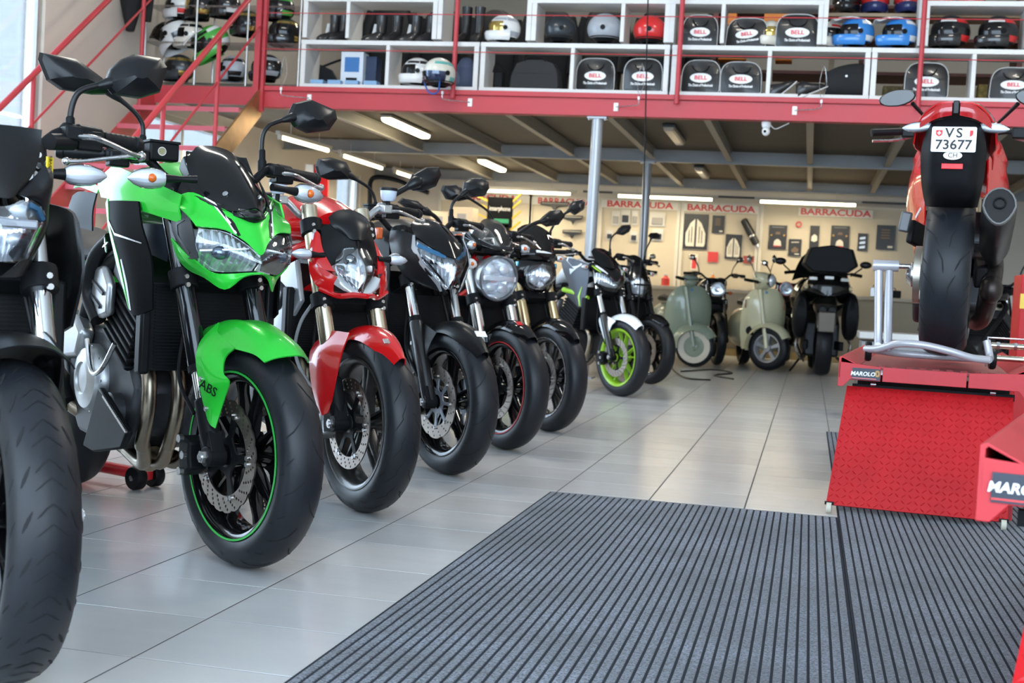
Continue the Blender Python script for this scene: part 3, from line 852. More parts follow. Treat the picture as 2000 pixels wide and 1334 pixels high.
def ring_sec(x, hw, z0, z1, n=16, e=2.6, ytop=1.0):
    out = []
    for i in range(n):
        a = 2*math.pi*i/n; ca, sa = math.cos(a), math.sin(a)
        y = hw*math.copysign(abs(ca)**(2/e), ca); z = (z0+z1)/2+(z1-z0)/2*math.copysign(abs(sa)**(2/e), sa)
        if sa > 0: y *= 1-(1-ytop)*sa
        out.append(V(x, y, z))
    return out
def body_loft(name, secs, mt, parent, k=4, n=16, e=2.6):
    P = [V(*s[:4][0:3]) for s in secs]
    rows = [ring_sec(s[0], s[1], s[2], s[3], n, e, s[4] if len(s) > 4 else .8) for s in secs]
    cols = [cr(list(c), k) for c in zip(*rows)]
    return MB().loft([list(r) for r in zip(*cols)]).build(name, mt, parent, ang=60)
def engine(parent, case=DARKALU, cyl=DARKALU, cover=DARKALU, wide=.20, silver=ALU):
    e = MB().prism([(-.42, -.15, .44), (-.46, -.15, .30), (-.60, -.15, .24), (-.90, -.15, .26), (-1.0, -.15, .36), (-1.0, -.15, .52), (-.86, -.15, .60), (-.62, -.15, .60), (-.50, -.15, .54)], (0, .30, 0)).build('engine', case, parent, bevel=.02)
    M = Matrix.Translation((-.52, 0, .63)) @ Matrix.Rotation(math.radians(28), 4, 'Y')
    c = MB()
    for i in range(7): c.box((0, 0, -.10+i*.026), (.22, .34, .012), M)
    c.box((0, 0, -.02), (.20, .32, .19), M); c.build('cylinder_block', cyl, e, bevel=.003)
    MB().box((0, 0, .13), (.23, .36, .09), M).build('cylinder_head', cover, e, bevel=.015)
    for s in (-1, 1):
        y = s*.15
        MB().lathe([(.105, 0), (.105, .02), (.090, .040), (.050, .050), (.045, .044), (.012, .046)], (-.74, y, .44), (0, s, 0), 28).build('clutch_cover' if s < 0 else 'stator_cover', silver, e)
        MB().lathe([(.055, 0), (.055, .03), (.040, .040), (.0, .042)], (-.55, y, .36), (0, s, 0), 20).build('pump_cover', case, e)
        b = MB()
        for k in range(9): a = 2*math.pi*k/9; bolt(b, (-.74+.097*math.cos(a), y+s*.018, .44+.097*math.sin(a)), (0, s, 0), .006, .008)
        stuff(b.build('cover_bolts', STEEL, e))
    return e
def headers(parent, n=4, mt=HEADER, bottom=.20, x0=-.37, z0=.56, r=.019, half=.125, xb=-.42):
    for i in range(n):
        y = -half+2*half*i/max(1, n-1) if n > 1 else 0
        tubeset('exhaust_header', [(x0-.05, y, z0), (x0+.015, y, z0-.045), (x0+.02, y, z0-.14), (xb+.03, y*.95, z0-.24), (xb+.01, y*.85, bottom+.06), (xb-.07, y*.6, bottom), (xb-.20, y*.35-.03, bottom+.022)], r, mt, parent, 12, 6)
    tubeset('collector', [(xb-.12, -.03, bottom+.005), (xb-.28, -.05, bottom+.05), (xb-.46, -.09, bottom+.11)], [.042, .048, .038], mt, parent, 14, 5)
def muffler(parent, mt=MATTB, y=-.17, a=(-.98, .36), b=(-1.45, .56), r=.055):
    A = V(a[0], y, a[1]); Bb = V(b[0], y*1.15, b[1]); d = (Bb-A); L = d.length
    m_ = MB().lathe([(r*.45, -.05), (r*.7, 0), (r, .06), (r*1.05, L*.5), (r, L-.04), (r*.75, L), (r*.6, L), (r*.55, L-.05), (.0, L-.05)], A, d, 20).build('muffler', mt, parent)
    tubeset('link_pipe', [(-.86, -.07, .30), (-.92, y*.8, .32), A], .022, HEADER, m_, 10, 4)
def rear_end(parent, rimmat, tailm, seatm=SEATM, wb=1.44, RR=.315, rw=.17, seat_z=.83, frame_m=MATTB, swing=MATTB, n=56, stripe=None, pillion=True, shock=True):
    c = (-wb, 0, RR)
    w = wheel('rear_wheel', RR, rw, .222, c, parent, rimmat, 5, 'y', stripe, n=n)
    disc(.07, .11, -.075, c, w, nh=12, rows=3, n=40)
    s = MB()
    for k in (-1, 1): s.beam((-.90, k*.11, .42), (-wb-.03, k*.12, RR), .035, .075)
    s.box((-1.02, 0, .42), (.10, .22, .08)); s.build('swingarm', swing, parent, bevel=.01)
    f = MB()
    for k in (-1, 1):
        f.tube([FK(0, .93)+V(-.02, k*.03, 0), (-.42, k*.12, .86), (-.66, k*.17, .76), (-.86, k*.15, .60), (-.93, k*.11, .42)], [.022, .026, .026, .026, .024], 10, 5)
        f.tube([(-.80, k*.14, .74), (-1.1, k*.11, .80), (-1.42, k*.07, .88)], .015, 8, 4)
        f.tube([FK(0, .80)+V(-.02, k*.03, 0), (-.36, k*.12, .70), (-.46, k*.14, .60)], .018, 8, 4)
    f.build('frame', frame_m, parent)
    body_loft('seat', [(-.80, .07, seat_z-.03, seat_z+.035), (-.92, .115, seat_z-.04, seat_z+.01), (-1.08, .13, seat_z-.04, seat_z+.015), (-1.18, .12, seat_z-.02, seat_z+.05), (-1.34, .10, seat_z+.03, seat_z+.085), (-1.44, .07, seat_z+.06, seat_z+.095)], seatm, parent)
    t = body_loft('tail', [(-1.0, .12, seat_z-.10, seat_z-.02), (-1.2, .125, seat_z-.09, seat_z+.03), (-1.4, .10, seat_z-.01, seat_z+.075), (-1.58, .065, seat_z+.06, seat_z+.10), (-1.66, .04, seat_z+.085, seat_z+.105)], tailm, parent)
    MB().box((-1.655, 0, seat_z+.085), (.03, .08, .03)).build('tail_light', REDL, t, bevel=.006)
    MB().prism([(-1.50, -.05, seat_z+.02), (-1.66, -.05, seat_z-.06), (-1.72, -.05, seat_z-.20), (-1.69, -.05, seat_z-.20), (-1.60, -.05, seat_z-.06)], (0, .10, 0)).build('plate_bracket', BLACK, t, bevel=.004)
    if shock: tubeset('shock_absorber', [(-.98, 0, .45), (-.90, 0, .72)], .03, mat('shock spring', (.3, .3, .32), .35, .5), parent, 12, 0)
    tubeset('side_stand', [(-.80, .16, .30), (-.86, .27, .04)], .011, MATTB, parent, 8, 0)
def radiator(parent, x=-.33, z=(.50, .745), hw=.17, mt=BLACK):
    r = MB(); zc = (z[0]+z[1])/2
    r.box((x, 0, zc), (.03, hw*2, z[1]-z[0])); o = r.build('radiator', mt, parent, bevel=.004)
    f = MB(); n = 26
    for i in range(n): f.box((x+.0165, 0, z[0]+.01+(z[1]-z[0]-.02)*i/(n-1)), (.006, hw*2-.03, .0032))
    stuff(f.build('radiator_fins', MATTB, o))
    for s in (-1, 1): MB().box((x+.004, s*(hw+.012), zc), (.045, .03, z[1]-z[0]+.02)).build('radiator_tank', mt, o, bevel=.008)
    return o
def panel(name, poly, y, th, mt, parent, both=True, bevel=.005):
    """flat side panel: (x, z) or (x, y, z) outline mirrored to both sides"""
    for s in ((-1, 1) if both else (-1,)):
        pts = [V(p[0], s*(p[1] if len(p) == 3 else y), p[-1]) for p in poly]
        MB().prism(pts, (0, s*th, 0)).build(name, mt, parent, bevel=bevel)
def bike(name, label, o, a, z=0.0, group=None):
    return empty(name, (o[0], o[1], z), math.radians(a-90), label, 'motorcycle', group)
def half(rows):
    """rows of right-hand control points (y given positive) -> mirrored full rows"""
    out = []
    for r in rows:
        L = [V(p[0], -p[1], p[2]) for p in reversed(r)]; R_ = [V(*p) for p in r]
        out.append(L+(R_[1:] if abs(r[0][1]) < 1e-6 else R_))
    return out
# ================================================================== THE ROW OF MOTORCYCLES
FC = (0, 0, .30)
def front(b, rim, spokes=5, style='y', stripe=None, petal=0, dr=(.105, .15), dm=None, car=None, tread_kind=None, n=72, cal=None, word=None, holes=(12, 4), arms=5):
    w = wheel('front_wheel', .30, .122, .218, FC, b, rim, spokes, style, stripe, n=n)
    for s in (-1, 1):
        disc(dr[0], dr[1], s*.068, FC, w, petal, holes[0]*2, holes[1], mt=dm)
        carrier(.042, dr[0]+.012, s*.066, FC, w, arms, car)
    MB().cyl((0, -.13, .30), (0, .13, .30), .011, 12).build('axle', STEEL, w)
    if tread_kind: tread(tread_kind, .30, .122, .218, FC, w)
    caliper(b, cal or MATTB, word)
    return w
# ------------------------------------------------------------------ 1 green naked bike
def green_bike():
    b = bike('naked_motorcycle', 'bright green naked motorcycle with black flyscreen, second from the left', (-1.433, 3.263), 50)
    BLU = mat('satin blue-black panel', (.012, .015, .021), .5, spec=.15)
    front(b, GLOSSB, 5, 'y', mat('green rim stripe', (.03, .42, .06), .35), petal=20, tread_kind='arc', arms=5)
    fork(b, 'usd', mat('black anodised fork', (.012, .013, .016), .16, .6, coat=.5), CHROME, clampz=(.755, .99), zsplit=.525)
    # fender: top shell, side wings and fork legs
    S = Surf(half([[(.215, 0, .583), (.19, .045, .574), (.165, .068, .560)], [(.15, 0, .618), (.13, .052, .606), (.12, .075, .578)], [(.03, 0, .650), (.02, .050, .645), (.01, .085, .588)], [(-.07, 0, .655), (-.07, .045, .652), (-.06, .088, .600)], [(-.17, 0, .640), (-.17, .045, .630), (-.165, .070, .60)]]), 5, 4)
    f = MB().sheet(S, .004, 1).build('front_fender', GREEN, b, ang=40)
    for s in (-1, 1):
        Q = Surf([[V(x, s*y, z) for x, y, z in r] for r in (
            [(-.088, .058, .648), (-.06, .075, .622), (.045, .084, .588)],
            [(-.10, .100, .600), (-.065, .104, .588), (.012, .092, .560)],
            [(-.082, .124, .556), (-.04, .122, .545), (.026, .102, .522)],
            [(-.060, .128, .505), (-.01, .126, .495), (.062, .106, .502)],
            [(-.030, .128, .445), (.008, .125, .438), (.042, .108, .446)],
            [(-.006, .124, .396), (.006, .122, .384), (.018, .114, .376)])], 4, 4)
        MB().sheet(Q, .005, 1 if s < 0 else -1).build('fender_wing', GREEN, f, ang=25)
        q = MB()
        for u, v in ((.60, .22), (.86, .22)):
            bolt(q, Q.p(u, v), Q.n(u, v)*(-1 if (Q.n(u, v).y*s) < 0 else 1), .0075, .005)
        stuff(q.build('fender_bolts', STEEL, f))
        if s < 0:
            p = Q.p(.66, .50); n_ = Q.n(.66, .5); n_ = n_ if n_.y < 0 else -n_
            xd = (Q.p(.69, .75)-Q.p(.62, .2)); M = frame(p+n_*.0018, xd, n_.cross(xd))
            text('fender_lettering', 'ABS', .034, GLOSSB, f, M, .0006, sx=1.25)
        MB().tube([(-.13, s*.062, .612), (-.155, s*.075, .585), (-.15, s*.085, .55)], [.006, .008, .006], 8, 4).build('fender_vent_edge', GREEN, f)
    # the front end stands slightly steered to the left
    for ch in list(b.children):
        for o_ in [ch]+list(ch.children): o_.data.transform(Matrix.Rotation(math.radians(5), 4, 'Z'))
    # headlight
    rows = [[(.015, 0, .829), (-.012, .034, .862), (-.045, .078, .889), (-.083, .134, .893)],
            [(.026, 0, .812), (.000, .040, .828), (-.028, .088, .846), (-.078, .143, .853)],
            [(.021, 0, .790), (-.022, .045, .785), (-.056, .090, .784), (-.074, .131, .812)]]
    hl = None
    for s in (-1, 1):
        S1 = Surf([[V(p[0], s*p[1], p[2]) for p in r] for r in rows], 6, 6)
        l = MB().sheet(S1, .003, s).build('headlight', LENS, b, ang=60)
        R2 = [[V(p[0]-.045+.02*(i == 1), s*(p[1]*.94+.004), p[2]*1.0) for p in r] for i, r in enumerate(rows)]
        S2 = Surf(R2, 4, 6)
        for r_ in S2.g:
            for j_, p_ in enumerate(r_): p_.x += .007*(j_ % 2)
        MB().sheet(S2, .003, s).build('lamp_reflector', REFL, l, ang=8)
        fl2 = MB()
        for i in range(8):
            v = .12+i*.11; fl2.tube([S2.p(.05, v)+V(.012, 0, 0), S2.p(.45, v+.02)+V(.02, 0, 0)], [.0045, .002], 6)
        fl2.build('reflector_flutes', REFLW, l)
        bx = MB().sphere((-.045, s*.085, .833), .026, 16, 10, (.75, 1, .72)); bx.build('bulb_shade', mat('bulb shade', (.16, .20, .26), .2, .8), l)
        MB().tube([S2.p(.02, .2)+V(.03, 0, 0), S2.p(.45, .45)+V(.03, 0, .005), S2.p(.7, .98)+V(.03, 0, 0)], .003, 6, 4).build('lamp_trim', REFLW, l)
        # side nacelle
        N = Surf([[V(x, s*y, z) for x, y, z in r] for r in ([(-.135, .142, .935), (-.18, .15, .945), (-.225, .152, .945)], [(-.092, .146, .885), (-.150, .158, .885), (-.205, .156, .885)], [(-.075, .136, .815), (-.105, .146, .812), (-.135, .146, .82)])], 4, 4)
        nn = MB().sheet(N, .004, s).build('headlight_nacelle', mat('nacelle grey', (.030, .032, .036), .40), b, ang=40)
        MB().ribbon(N, [(.25, .25), (.35, .6), (.6, .7), (.9, .35)], [.002, .012, .014, .004], .002, s).build('nacelle_inlay', SATIN, nn)
    C = Surf(half([[(.020, 0, .833), (-.010, .034, .868), (-.046, .080, .896), (-.088, .140, .900)], [(-.004, 0, .872), (-.030, .038, .898), (-.070, .085, .922), (-.120, .150, .928)], [(-.030, 0, .915), (-.062, .048, .937), (-.125, .100, .968), (-.195, .152, .958)], [(-.055, 0, .925), (-.085, .055, .945), (-.165, .118, .992), (-.235, .150, .972)]]), 5, 5)
    cw = MB().sheet(C, .004, 1).build('headlight_cowl', GREEN, b, ang=35)
    for v0, v1 in ((.225, .26), (.775, .74)):
        MB().ribbon(C, [(.04, v1), (.35, (v0+v1)/2), (.72, v0), (.95, v0-.01)], [.006, .008, .008, .004], .0015).build('cowl_stripe', WHITE, cw)
        d = .028 if v0 < .5 else -.028
        MB().ribbon(C, [(.04, v1+d), (.35, (v0+v1)/2+d), (.72, v0+d), (.95, v0+d)], [.008, .012, .012, .006], .0015).build('cowl_stripe', GLOSSB, cw)
    H = Surf(half([[(.020, 0, .787), (-.004, .03, .784), (-.035, .062, .779), (-.072, .100, .780), (-.090, .138, .808), (-.13, .152, .830), (-.214, .153, .868)],
                   [(.026, 0, .784), (.004, .034, .776), (-.036, .068, .756), (-.084, .105, .772), (-.12, .138, .795), (-.155, .152, .822), (-.216, .154, .866)],
                   [(.012, 0, .780), (-.008, .034, .770), (-.044, .070, .736), (-.100, .104, .764), (-.154, .128, .783), (-.188, .146, .815), (-.218, .153, .863)]]), 3, 4)
    MB().sheet(H, .004, 1).build('headlight_chin', GREEN, b, ang=50)
    W = Surf(half([[(-.322, 0, 1.138), (-.318, .046, 1.131), (-.300, .068, 1.114), (-.285, .090, 1.112)], [(-.215, 0, 1.098), (-.225, .046, 1.085), (-.245, .078, 1.068), (-.252, .100, 1.058)], [(-.095, 0, 1.015), (-.110, .042, 1.004), (-.140, .078, .994), (-.165, .098, .988)], [(-.026, 0, .958), (-.042, .022, .952), (-.068, .046, .946), (-.095, .066, .952)]]), 5, 4)
    wsn = MB().sheet(W, .004, 1).build('windscreen', mat('dark tinted screen', (.004, .0045, .005), .12, spec=.35), b, ang=40)
    q = MB()
    for v in (.28, .72): bolt(q, W.p(.72, v), W.n(.72, v)*(1 if W.n(.72, v).x > 0 else -1), .008, .004)
    stuff(q.build('screen_bolts', STEEL, wsn))
    K = Surf(half([[(-.030, 0, .952), (-.070, .048, .943), (-.120, .085, .965), (-.225, .105, 1.046)], [(-.022, 0, .932), (-.062, .05, .935), (-.135, .102, .972), (-.232, .125, 1.02)], [(-.034, 0, .916), (-.070, .052, .936), (-.148, .110, .982), (-.240, .135, .985)]]), 3, 4)
    MB().sheet(K, .004, 1).build('screen_base', SATIN, b, ang=40)
    MB().box((-.032, -.012, .942), (.03, .07, .014), rot=Matrix.Rotation(.5, 3, 'Y')).build('position_lamp', LENS, b, bevel=.004)
    MB().box((-.32, 0, 1.06), (.05, .16, .09), rot=Matrix.Rotation(-.9, 3, 'Y')).build('instrument_cluster', SATIN, b, bevel=.01)
    # cockpit
    bars(b, 1.085, -.36, yout=.395)
    reservoir(b, (-.33, -.145, 1.105), 'box')
    mirror(b, -.385, [(-.262, 1.252), (-.30, 1.292), (-.375, 1.336), (-.470, 1.338), (-.474, 1.318), (-.452, 1.266), (-.415, 1.245), (-.33, 1.243)], [(-.182, 1.085), (-.184, 1.165), (-.196, 1.195), (-.225, 1.222), (-.275, 1.253)], tilt=-.12)
    mirror(b, -.385, [(.262, 1.258), (.283, 1.300), (.34, 1.320), (.425, 1.298), (.432, 1.270), (.402, 1.230), (.33, 1.214), (.285, 1.228)], [(.184, 1.085), (.180, 1.180), (.196, 1.218), (.225, 1.236), (.268, 1.253)], tilt=-.12)
    for s in (-1, 1): signal(b, (-.175, s*.195, 1.022), (-.18, s, -.06), .098, .029, .085)
    # tank, shrouds
    body_loft('fuel_tank', [(-.30, .085, .90, 1.02, .6), (-.40, .150, .90, 1.07, .65), (-.52, .182, .90, 1.10, .6), (-.66, .172, .89, 1.085, .6), (-.80, .120, .86, 1.00, .7), (-.90, .075, .83, .91, .8)], GREEN, b, 5, 20, 2.4)
    for s in (-1, 1):
        T = Surf([[V(x, s*y, z) for x, y, z in r] for r in ([(-.640, .165, 1.082), (-.46, .185, 1.052), (-.30, .165, 1.015), (-.175, .150, .985)], [(-.720, .180, 1.035), (-.50, .205, 1.010), (-.32, .185, .975), (-.165, .158, .945)], [(-.690, .180, .985), (-.53, .205, .972), (-.345, .190, .940), (-.150, .152, .905)])], 4, 5)
        t = MB().sheet(T, .005, -s).build('tank_shroud', GREEN, b, ang=40)
        D = Surf([[V(x, s*y, z) for x, y, z in r] for r in ([(-.580, .202, .970), (-.46, .214, .968), (-.345, .200, .965)], [(-.545, .206, .90), (-.43, .222, .89), (-.30, .205, .895)], [(-.47, .206, .80), (-.36, .214, .78), (-.245, .195, .80)], [(-.37, .202, .66), (-.31, .206, .65), (-.235, .190, .67)])], 4, 4)
        d = MB().sheet(D, .006, -s).build('radiator_shroud', mat('shroud black', (.0045, .0045, .005), .55, spec=.03), b, ang=40)
        sg = -s
        MB().ribbon(D, [(0.0, .02), (.33, .02), (.66, .05), (.98, .10)], [.026, .018, .03, .006], .002, sg).build('shroud_strip', GREEN, d)
        MB().ribbon(D, [(.62, .30), (.8, .30), (.98, .22)], [.004, .010, .004], .003, sg).build('shroud_line', WHITE, d)
        MB().ribbon(D, [(.28, .08), (.40, .34), (.42, .60), (.50, .92)], [.006, .007, .005, .003], .003, sg).build('shroud_line', STEEL, d)
        em = Vector((-.515, s*.222, .842)); sgn = MB()
        for aa in (0, 90, 180, 270):
            r_ = math.radians(aa+20); p1 = em+V(math.cos(r_)*.024, 0, math.sin(r_)*.024); p2 = em+V(math.cos(r_+.5)*.008, 0, math.sin(r_+.5)*.008); p3 = em+V(math.cos(r_-.5)*.008, 0, math.sin(r_-.5)*.008)
            sgn.prism([em+V(0, 0, 0), p2, p1, p3], (0, s*.004, 0))
        sgn.build('shroud_emblem', STEEL, d, smooth=False)
        A = Surf([[V(x, s*y, z) for x, y, z in r] for r in ([(-.45, .150, .908), (-.35, .155, .906), (-.255, .140, .903)], [(-.445, .15, .87), (-.35, .158, .865), (-.248, .142, .86)], [(-.44, .145, .832), (-.36, .15, .820), (-.275, .138, .802)])], 3, 3)
        MB().sheet(A, .004, -s).build('intake_panel', BLU, b)
        Pn = Surf([[V(x, s*y, z) for x, y, z in r] for r in ([(-1.12, .12, 1.005), (-.94, .16, 1.01), (-.76, .17, 1.00)], [(-1.14, .125, .965), (-.96, .175, .955), (-.76, .18, .945)], [(-1.15, .12, .935), (-.97, .165, .905), (-.77, .175, .885)])], 4, 4)
        MB().sheet(Pn, .005, -s).build('side_cover', BLU, b)
        Pg = Surf([[V(x, s*y, z) for x, y, z in r] for r in ([(-1.12, .10, 1.07), (-.94, .14, 1.055), (-.78, .155, 1.02)], [(-1.13, .115, 1.03), (-.95, .155, 1.025), (-.77, .165, 1.0)])], 3, 4)
        MB().sheet(Pg, .004, -s).build('side_cover_trim', GREEN, b)
        hose = [(-.60, s*.175, .86), (-.66, s*.20, .80), (-.70, s*.20, .70), (-.64, s*.19, .62)]
        tubeset('coolant_hose', hose, .024, BLACK, b, 12, 5)
        tubeset('frame_guard', [(-.50, s*.19, .56), (-.56, s*.205, .48), (-.64, s*.205, .47), (-.70, s*.20, .56)], .007, STEEL, b, 8, 5)
        Eg = Surf([[V(x, s*y, z) for x, y, z in r] for r in ([(-.60, .165, .42), (-.53, .18, .40), (-.50, .17, .385)], [(-.62, .19, .34), (-.50, .205, .33), (-.40, .19, .32)], [(-.72, .17, .235), (-.56, .18, .24), (-.42, .16, .285)])], 3, 3)
        gp = [(-.60, .175, .425), (-.525, .185, .405), (-.375, .17, .318), (-.43, .165, .265), (-.66, .16, .225), (-.74, .165, .235)]
        gc = MB().prism([V(x, s*y, z) for x, y, z in gp], (0, s*.022, 0)).build('engine_guard_cover', MATTB, b, bevel=.006)
        MB().beam(V(-.525, s*.208, .407), V(-.375, s*.193, .320), .006, .008).build('guard_edge', STEEL, gc, smooth=False)
        Cc = Surf([[V(x, s*y, z) for x, y, z in r] for r in ([(-.68, .17, .775), (-.62, .18, .78), (-.56, .17, .745)], [(-.74, .185, .715), (-.65, .205, .70), (-.54, .185, .68)], [(-.70, .17, .655), (-.62, .18, .63), (-.545, .165, .62)])], 3, 3)
        cp = [(-.68, .775), (-.60, .785), (-.545, .73), (-.55, .64), (-.62, .625), (-.74, .70)]
        cc = MB().prism([V(x, s*.172, z) for x, z in cp], (0, s*.028, 0)).build('cam_chain_cover', ALU, b, bevel=.012)
        MB().beam(V(-.665, s*.203, .735), V(-.575, s*.203, .70), .006, .010).build('cover_rib', DARKALU, cc, smooth=False); MB().beam(V(-.70, s*.203, .705), V(-.60, s*.203, .66), .006, .010).build('cover_rib', DARKALU, cc, smooth=False)
    e = engine(b, DARKALU, mat('engine black', (.007, .007, .008), .5, spec=.2), DARKALU, silver=ALU)
    MB().prism([(-1.0, -.20, .60), (-.83, -.20, .63), (-.76, -.20, .58), (-.80, -.20, .50), (-.98, -.20, .48)], (0, .05, 0)).build('gearbox_cover', ALU, e, bevel=.015)
    radiator(b, -.305, (.50, .745), .175)
    headers(b, 4, bottom=.205, x0=-.40, z0=.52, half=.13, r=.021, xb=-.46)
    muffler(b)
    rear_end(b, GLOSSB, GREEN, RR=.312)
    tubeset('brake_hose', [(-.10, -.115, .40), (-.16, -.13, .47), (-.20, -.12, .54), (-.22, -.09, .70), (-.30, -.05, .95)], .0055, BLACK, b, 8, 5)
    return b
green_bike()
# ------------------------------------------------------------------ shared body for the other bikes
def common(b, tankm, tailm, rimm, hl=4, wide=.20, head=HEADER, rad=True, silver=DARKALU, tank=None, n=56, frame_m=MATTB, shroud=None, muf=MATTB):
    body_loft('fuel_tank', tank or [(-.32, .085, .90, 1.00, .6), (-.42, .145, .88, 1.045, .65), (-.54, .170, .88, 1.065, .6), (-.68, .155, .87, 1.04, .6), (-.82, .105, .85, .95, .7), (-.90, .07, .83, .89, .8)], tankm, b, 4, 18, 2.4)
    engine(b, DARKALU, mat('engine black', (.007, .007, .008), .5, spec=.2), DARKALU, silver=silver)
    if rad: radiator(b, -.315, (.50, .735), .16)
    headers(b, hl, head, bottom=.215, x0=-.39, z0=.50, half=.12 if hl > 2 else .06, r=.020, xb=-.45)
    muffler(b, muf)
    rear_end(b, rimm, tailm, n=n, frame_m=frame_m)
    for s in (-1, 1): tubeset('brake_hose', [(-.09, s*.112, .40), (-.19, s*.12, .52), (-.24, s*.09, .70), (-.31, s*.05, .93)], .0055, BLACK, b, 8, 5)
    if shroud:
        for s in (-1, 1):
            D = Surf([[V(x, s*y, z) for x, y, z in r] for r in ([(-.60, .18, .98), (-.46, .195, .985), (-.30, .165, .965)], [(-.54, .185, .89), (-.42, .205, .88), (-.27, .175, .875)], [(-.46, .19, .78), (-.36, .20, .77), (-.26, .175, .79)], [(-.38, .185, .66), (-.32, .19, .655), (-.27, .175, .67)])], 3, 3)
            MB().sheet(D, .006, -s).build('side_shroud', shroud, b, ang=40)
def oval_lamp(b, S_rows, mt_body=None, name='headlight', shrink=.9, dep=.045, bulbs=((0, .0, .02),)):
    S1 = Surf(half(S_rows), 5, 5)
    l = MB().sheet(S1, .003, 1).build(name, LENS, b, ang=60)
    R2 = [[(p[0]-dep, p[1]*shrink, p[2]) for p in r] for r in S_rows]
    S2 = Surf(half(R2), 4, 5)
    for r_ in S2.g:
        for j_, p_ in enumerate(r_): p_.x += .006*(j_ % 2)
    MB().sheet(S2, .003, 1).build('lamp_reflector', REFL, l, ang=10)
    return l, S1
# ------------------------------------------------------------------ 2 red streetfighter
def red_bike():
    b = bike('naked_motorcycle', 'red naked motorcycle with twin-wing lamp mask and gold forks, third from the left', (-1.433, 4.229), 46)
    front(b, mat('dark bronze rim', (.05, .048, .046), .3, .6, coat=.3), 5, 'twin', petal=0, dr=(.112, .153), tread_kind='line', cal=ALU, word='brembo', car=BLACK, holes=(13, 3), arms=6)
    fork(b, 'usd', GOLD, GOLD, clampz=(.700, .955), zsplit=.50, ru=.029, rl=.024)
    f, S = arch(b, RED, 44, -30, .332, .070, .05, taper=(.35, .85, 1, .95))
    for s in (-1, 1):
        Q = Surf([[V(x, s*y, z) for x, y, z in r] for r in ([(-.185, .122, .558), (-.12, .10, .602), (-.02, .074, .604)], [(-.180, .142, .515), (-.10, .142, .53), (.006, .112, .535)], [(-.145, .146, .42), (-.085, .147, .42), (-.002, .128, .43)], [(-.095, .146, .355), (-.06, .147, .345), (-.015, .134, .355)], [(-.070, .144, .332), (-.05, .145, .322), (-.025, .138, .332)])], 4, 4)
        MB().sheet(Q, .005, s).build('fender_leg', RED, f, ang=40)
    MB().box((.165, -.03, .588), (.02, .022, .004), rot=Matrix.Rotation(.75, 3, 'Y')).build('fender_badge', STEEL, f, bevel=.002)
    # lamp
    rows = [[(-.135, 0, .892), (-.148, .042, .888), (-.165, .062, .870)], [(-.105, 0, .845), (-.118, .045, .845), (-.145, .078, .835)], [(-.088, 0, .79), (-.105, .045, .792), (-.135, .068, .80)], [(-.088, 0, .738), (-.10, .012, .748), (-.12, .030, .765)]]
    l, S1 = oval_lamp(b, rows)
    MB().sphere((-.135, -.028, .845), .024, 14, 10).build('projector_lens', mat('projector', (.25, .28, .32), .08, .9), l)
    for s in (-1, 1):
        MB().box((-.122, s*.03, .822), (.03, .036, .024)).build('lamp_baffle', REFLW, l, bevel=.006)
        P = Surf([[V(x, s*y, z) for x, y, z in r] for r in ([(-.135, .070, .798), (-.118, .085, .79), (-.155, .105, .792)], [(-.118, .034, .765), (-.105, .062, .76), (-.130, .092, .766)], [(-.092, .006, .738), (-.09, .03, .735), (-.11, .058, .742)])], 4, 4)
        MB().sheet(P, .005, s).build('position_lamp', mat('frosted lamp', (.55, .57, .58), .18, .3, coat=.8), b, ang=40)
        # black mask beside the lamp, red wings
        K = Surf([[V(x, s*y, z) for x, y, z in r] for r in ([(-.190, .0, .985), (-.20, .055, .98), (-.235, .098, .955)], [(-.150, .0, .935), (-.165, .052, .93), (-.205, .102, .905)], [(-.134, .0, .894), (-.162, .058, .885), (-.185, .104, .86)], [(-.14, .075, .84), (-.155, .082, .83), (-.17, .105, .82)])], 4, 4)
        MB().sheet(K, .004, s).build('lamp_mask', MATTB, b, ang=50)
        Wg = Surf([[V(x, s*y, z) for x, y, z in r] for r in ([(-.262, .112, .938), (-.252, .106, .945), (-.240, .098, .935)], [(-.235, .135, .890), (-.215, .124, .892), (-.195, .104, .880)], [(-.205, .142, .845), (-.185, .13, .845), (-.155, .092, .830)], [(-.185, .138, .815), (-.165, .122, .812), (-.135, .082, .806)])], 4, 4)
        w_ = MB().sheet(Wg, .006, s).build('lamp_wing', RED, b, ang=40)
        MB().ribbon(Wg, [(.0, .06), (.5, .08), (.95, .3)], [.008, .012, .006], .002, s).build('wing_edge', WHITEP, w_)
        Lw = Surf([[V(x, s*y, z) for x, y, z in r] for r in ([(-.205, .150, .838), (-.155, .115, .812), (-.115, .082, .788)], [(-.195, .150, .80), (-.145, .120, .778), (-.12, .092, .766)], [(-.165, .135, .755), (-.138, .112, .742), (-.12, .090, .735)], [(-.13, .085, .728), (-.11, .08, .726), (-.10, .075, .727)])], 4, 4)
        MB().sheet(Lw, .006, s).build('lower_wing', RED, b, ang=40)
        tubeset('chin_edge', [(-.155, s*.13, .745), (-.12, s*.075, .724), (-.08, s*.035, .730), (-.05, 0, .728)], [.008, .010, .010, .009], RED, b, 8, 5)
        signal(b, (-.185, s*.152, .860), (-.04, s, 0), .072, .020, .05, bulb=False)
    Fy = Surf(half([[(-.232, 0, 1.028), (-.228, .045, 1.018), (-.215, .078, .995)], [(-.172, 0, .985), (-.178, .05, .975), (-.195, .075, .965)], [(-.132, 0, .920), (-.14, .022, .92), (-.165, .045, .935)]]), 5, 5)
    MB().sheet(Fy, .005, 1).build('flyscreen', SATIN, b, ang=40)
    bars(b, 1.045, -.37, yout=.40, barm=ALU, clampm=ALU)
    reservoir(b, (-.34, .215, 1.098), 'cup'); reservoir(b, (-.30, -.235, 1.085), 'cup')
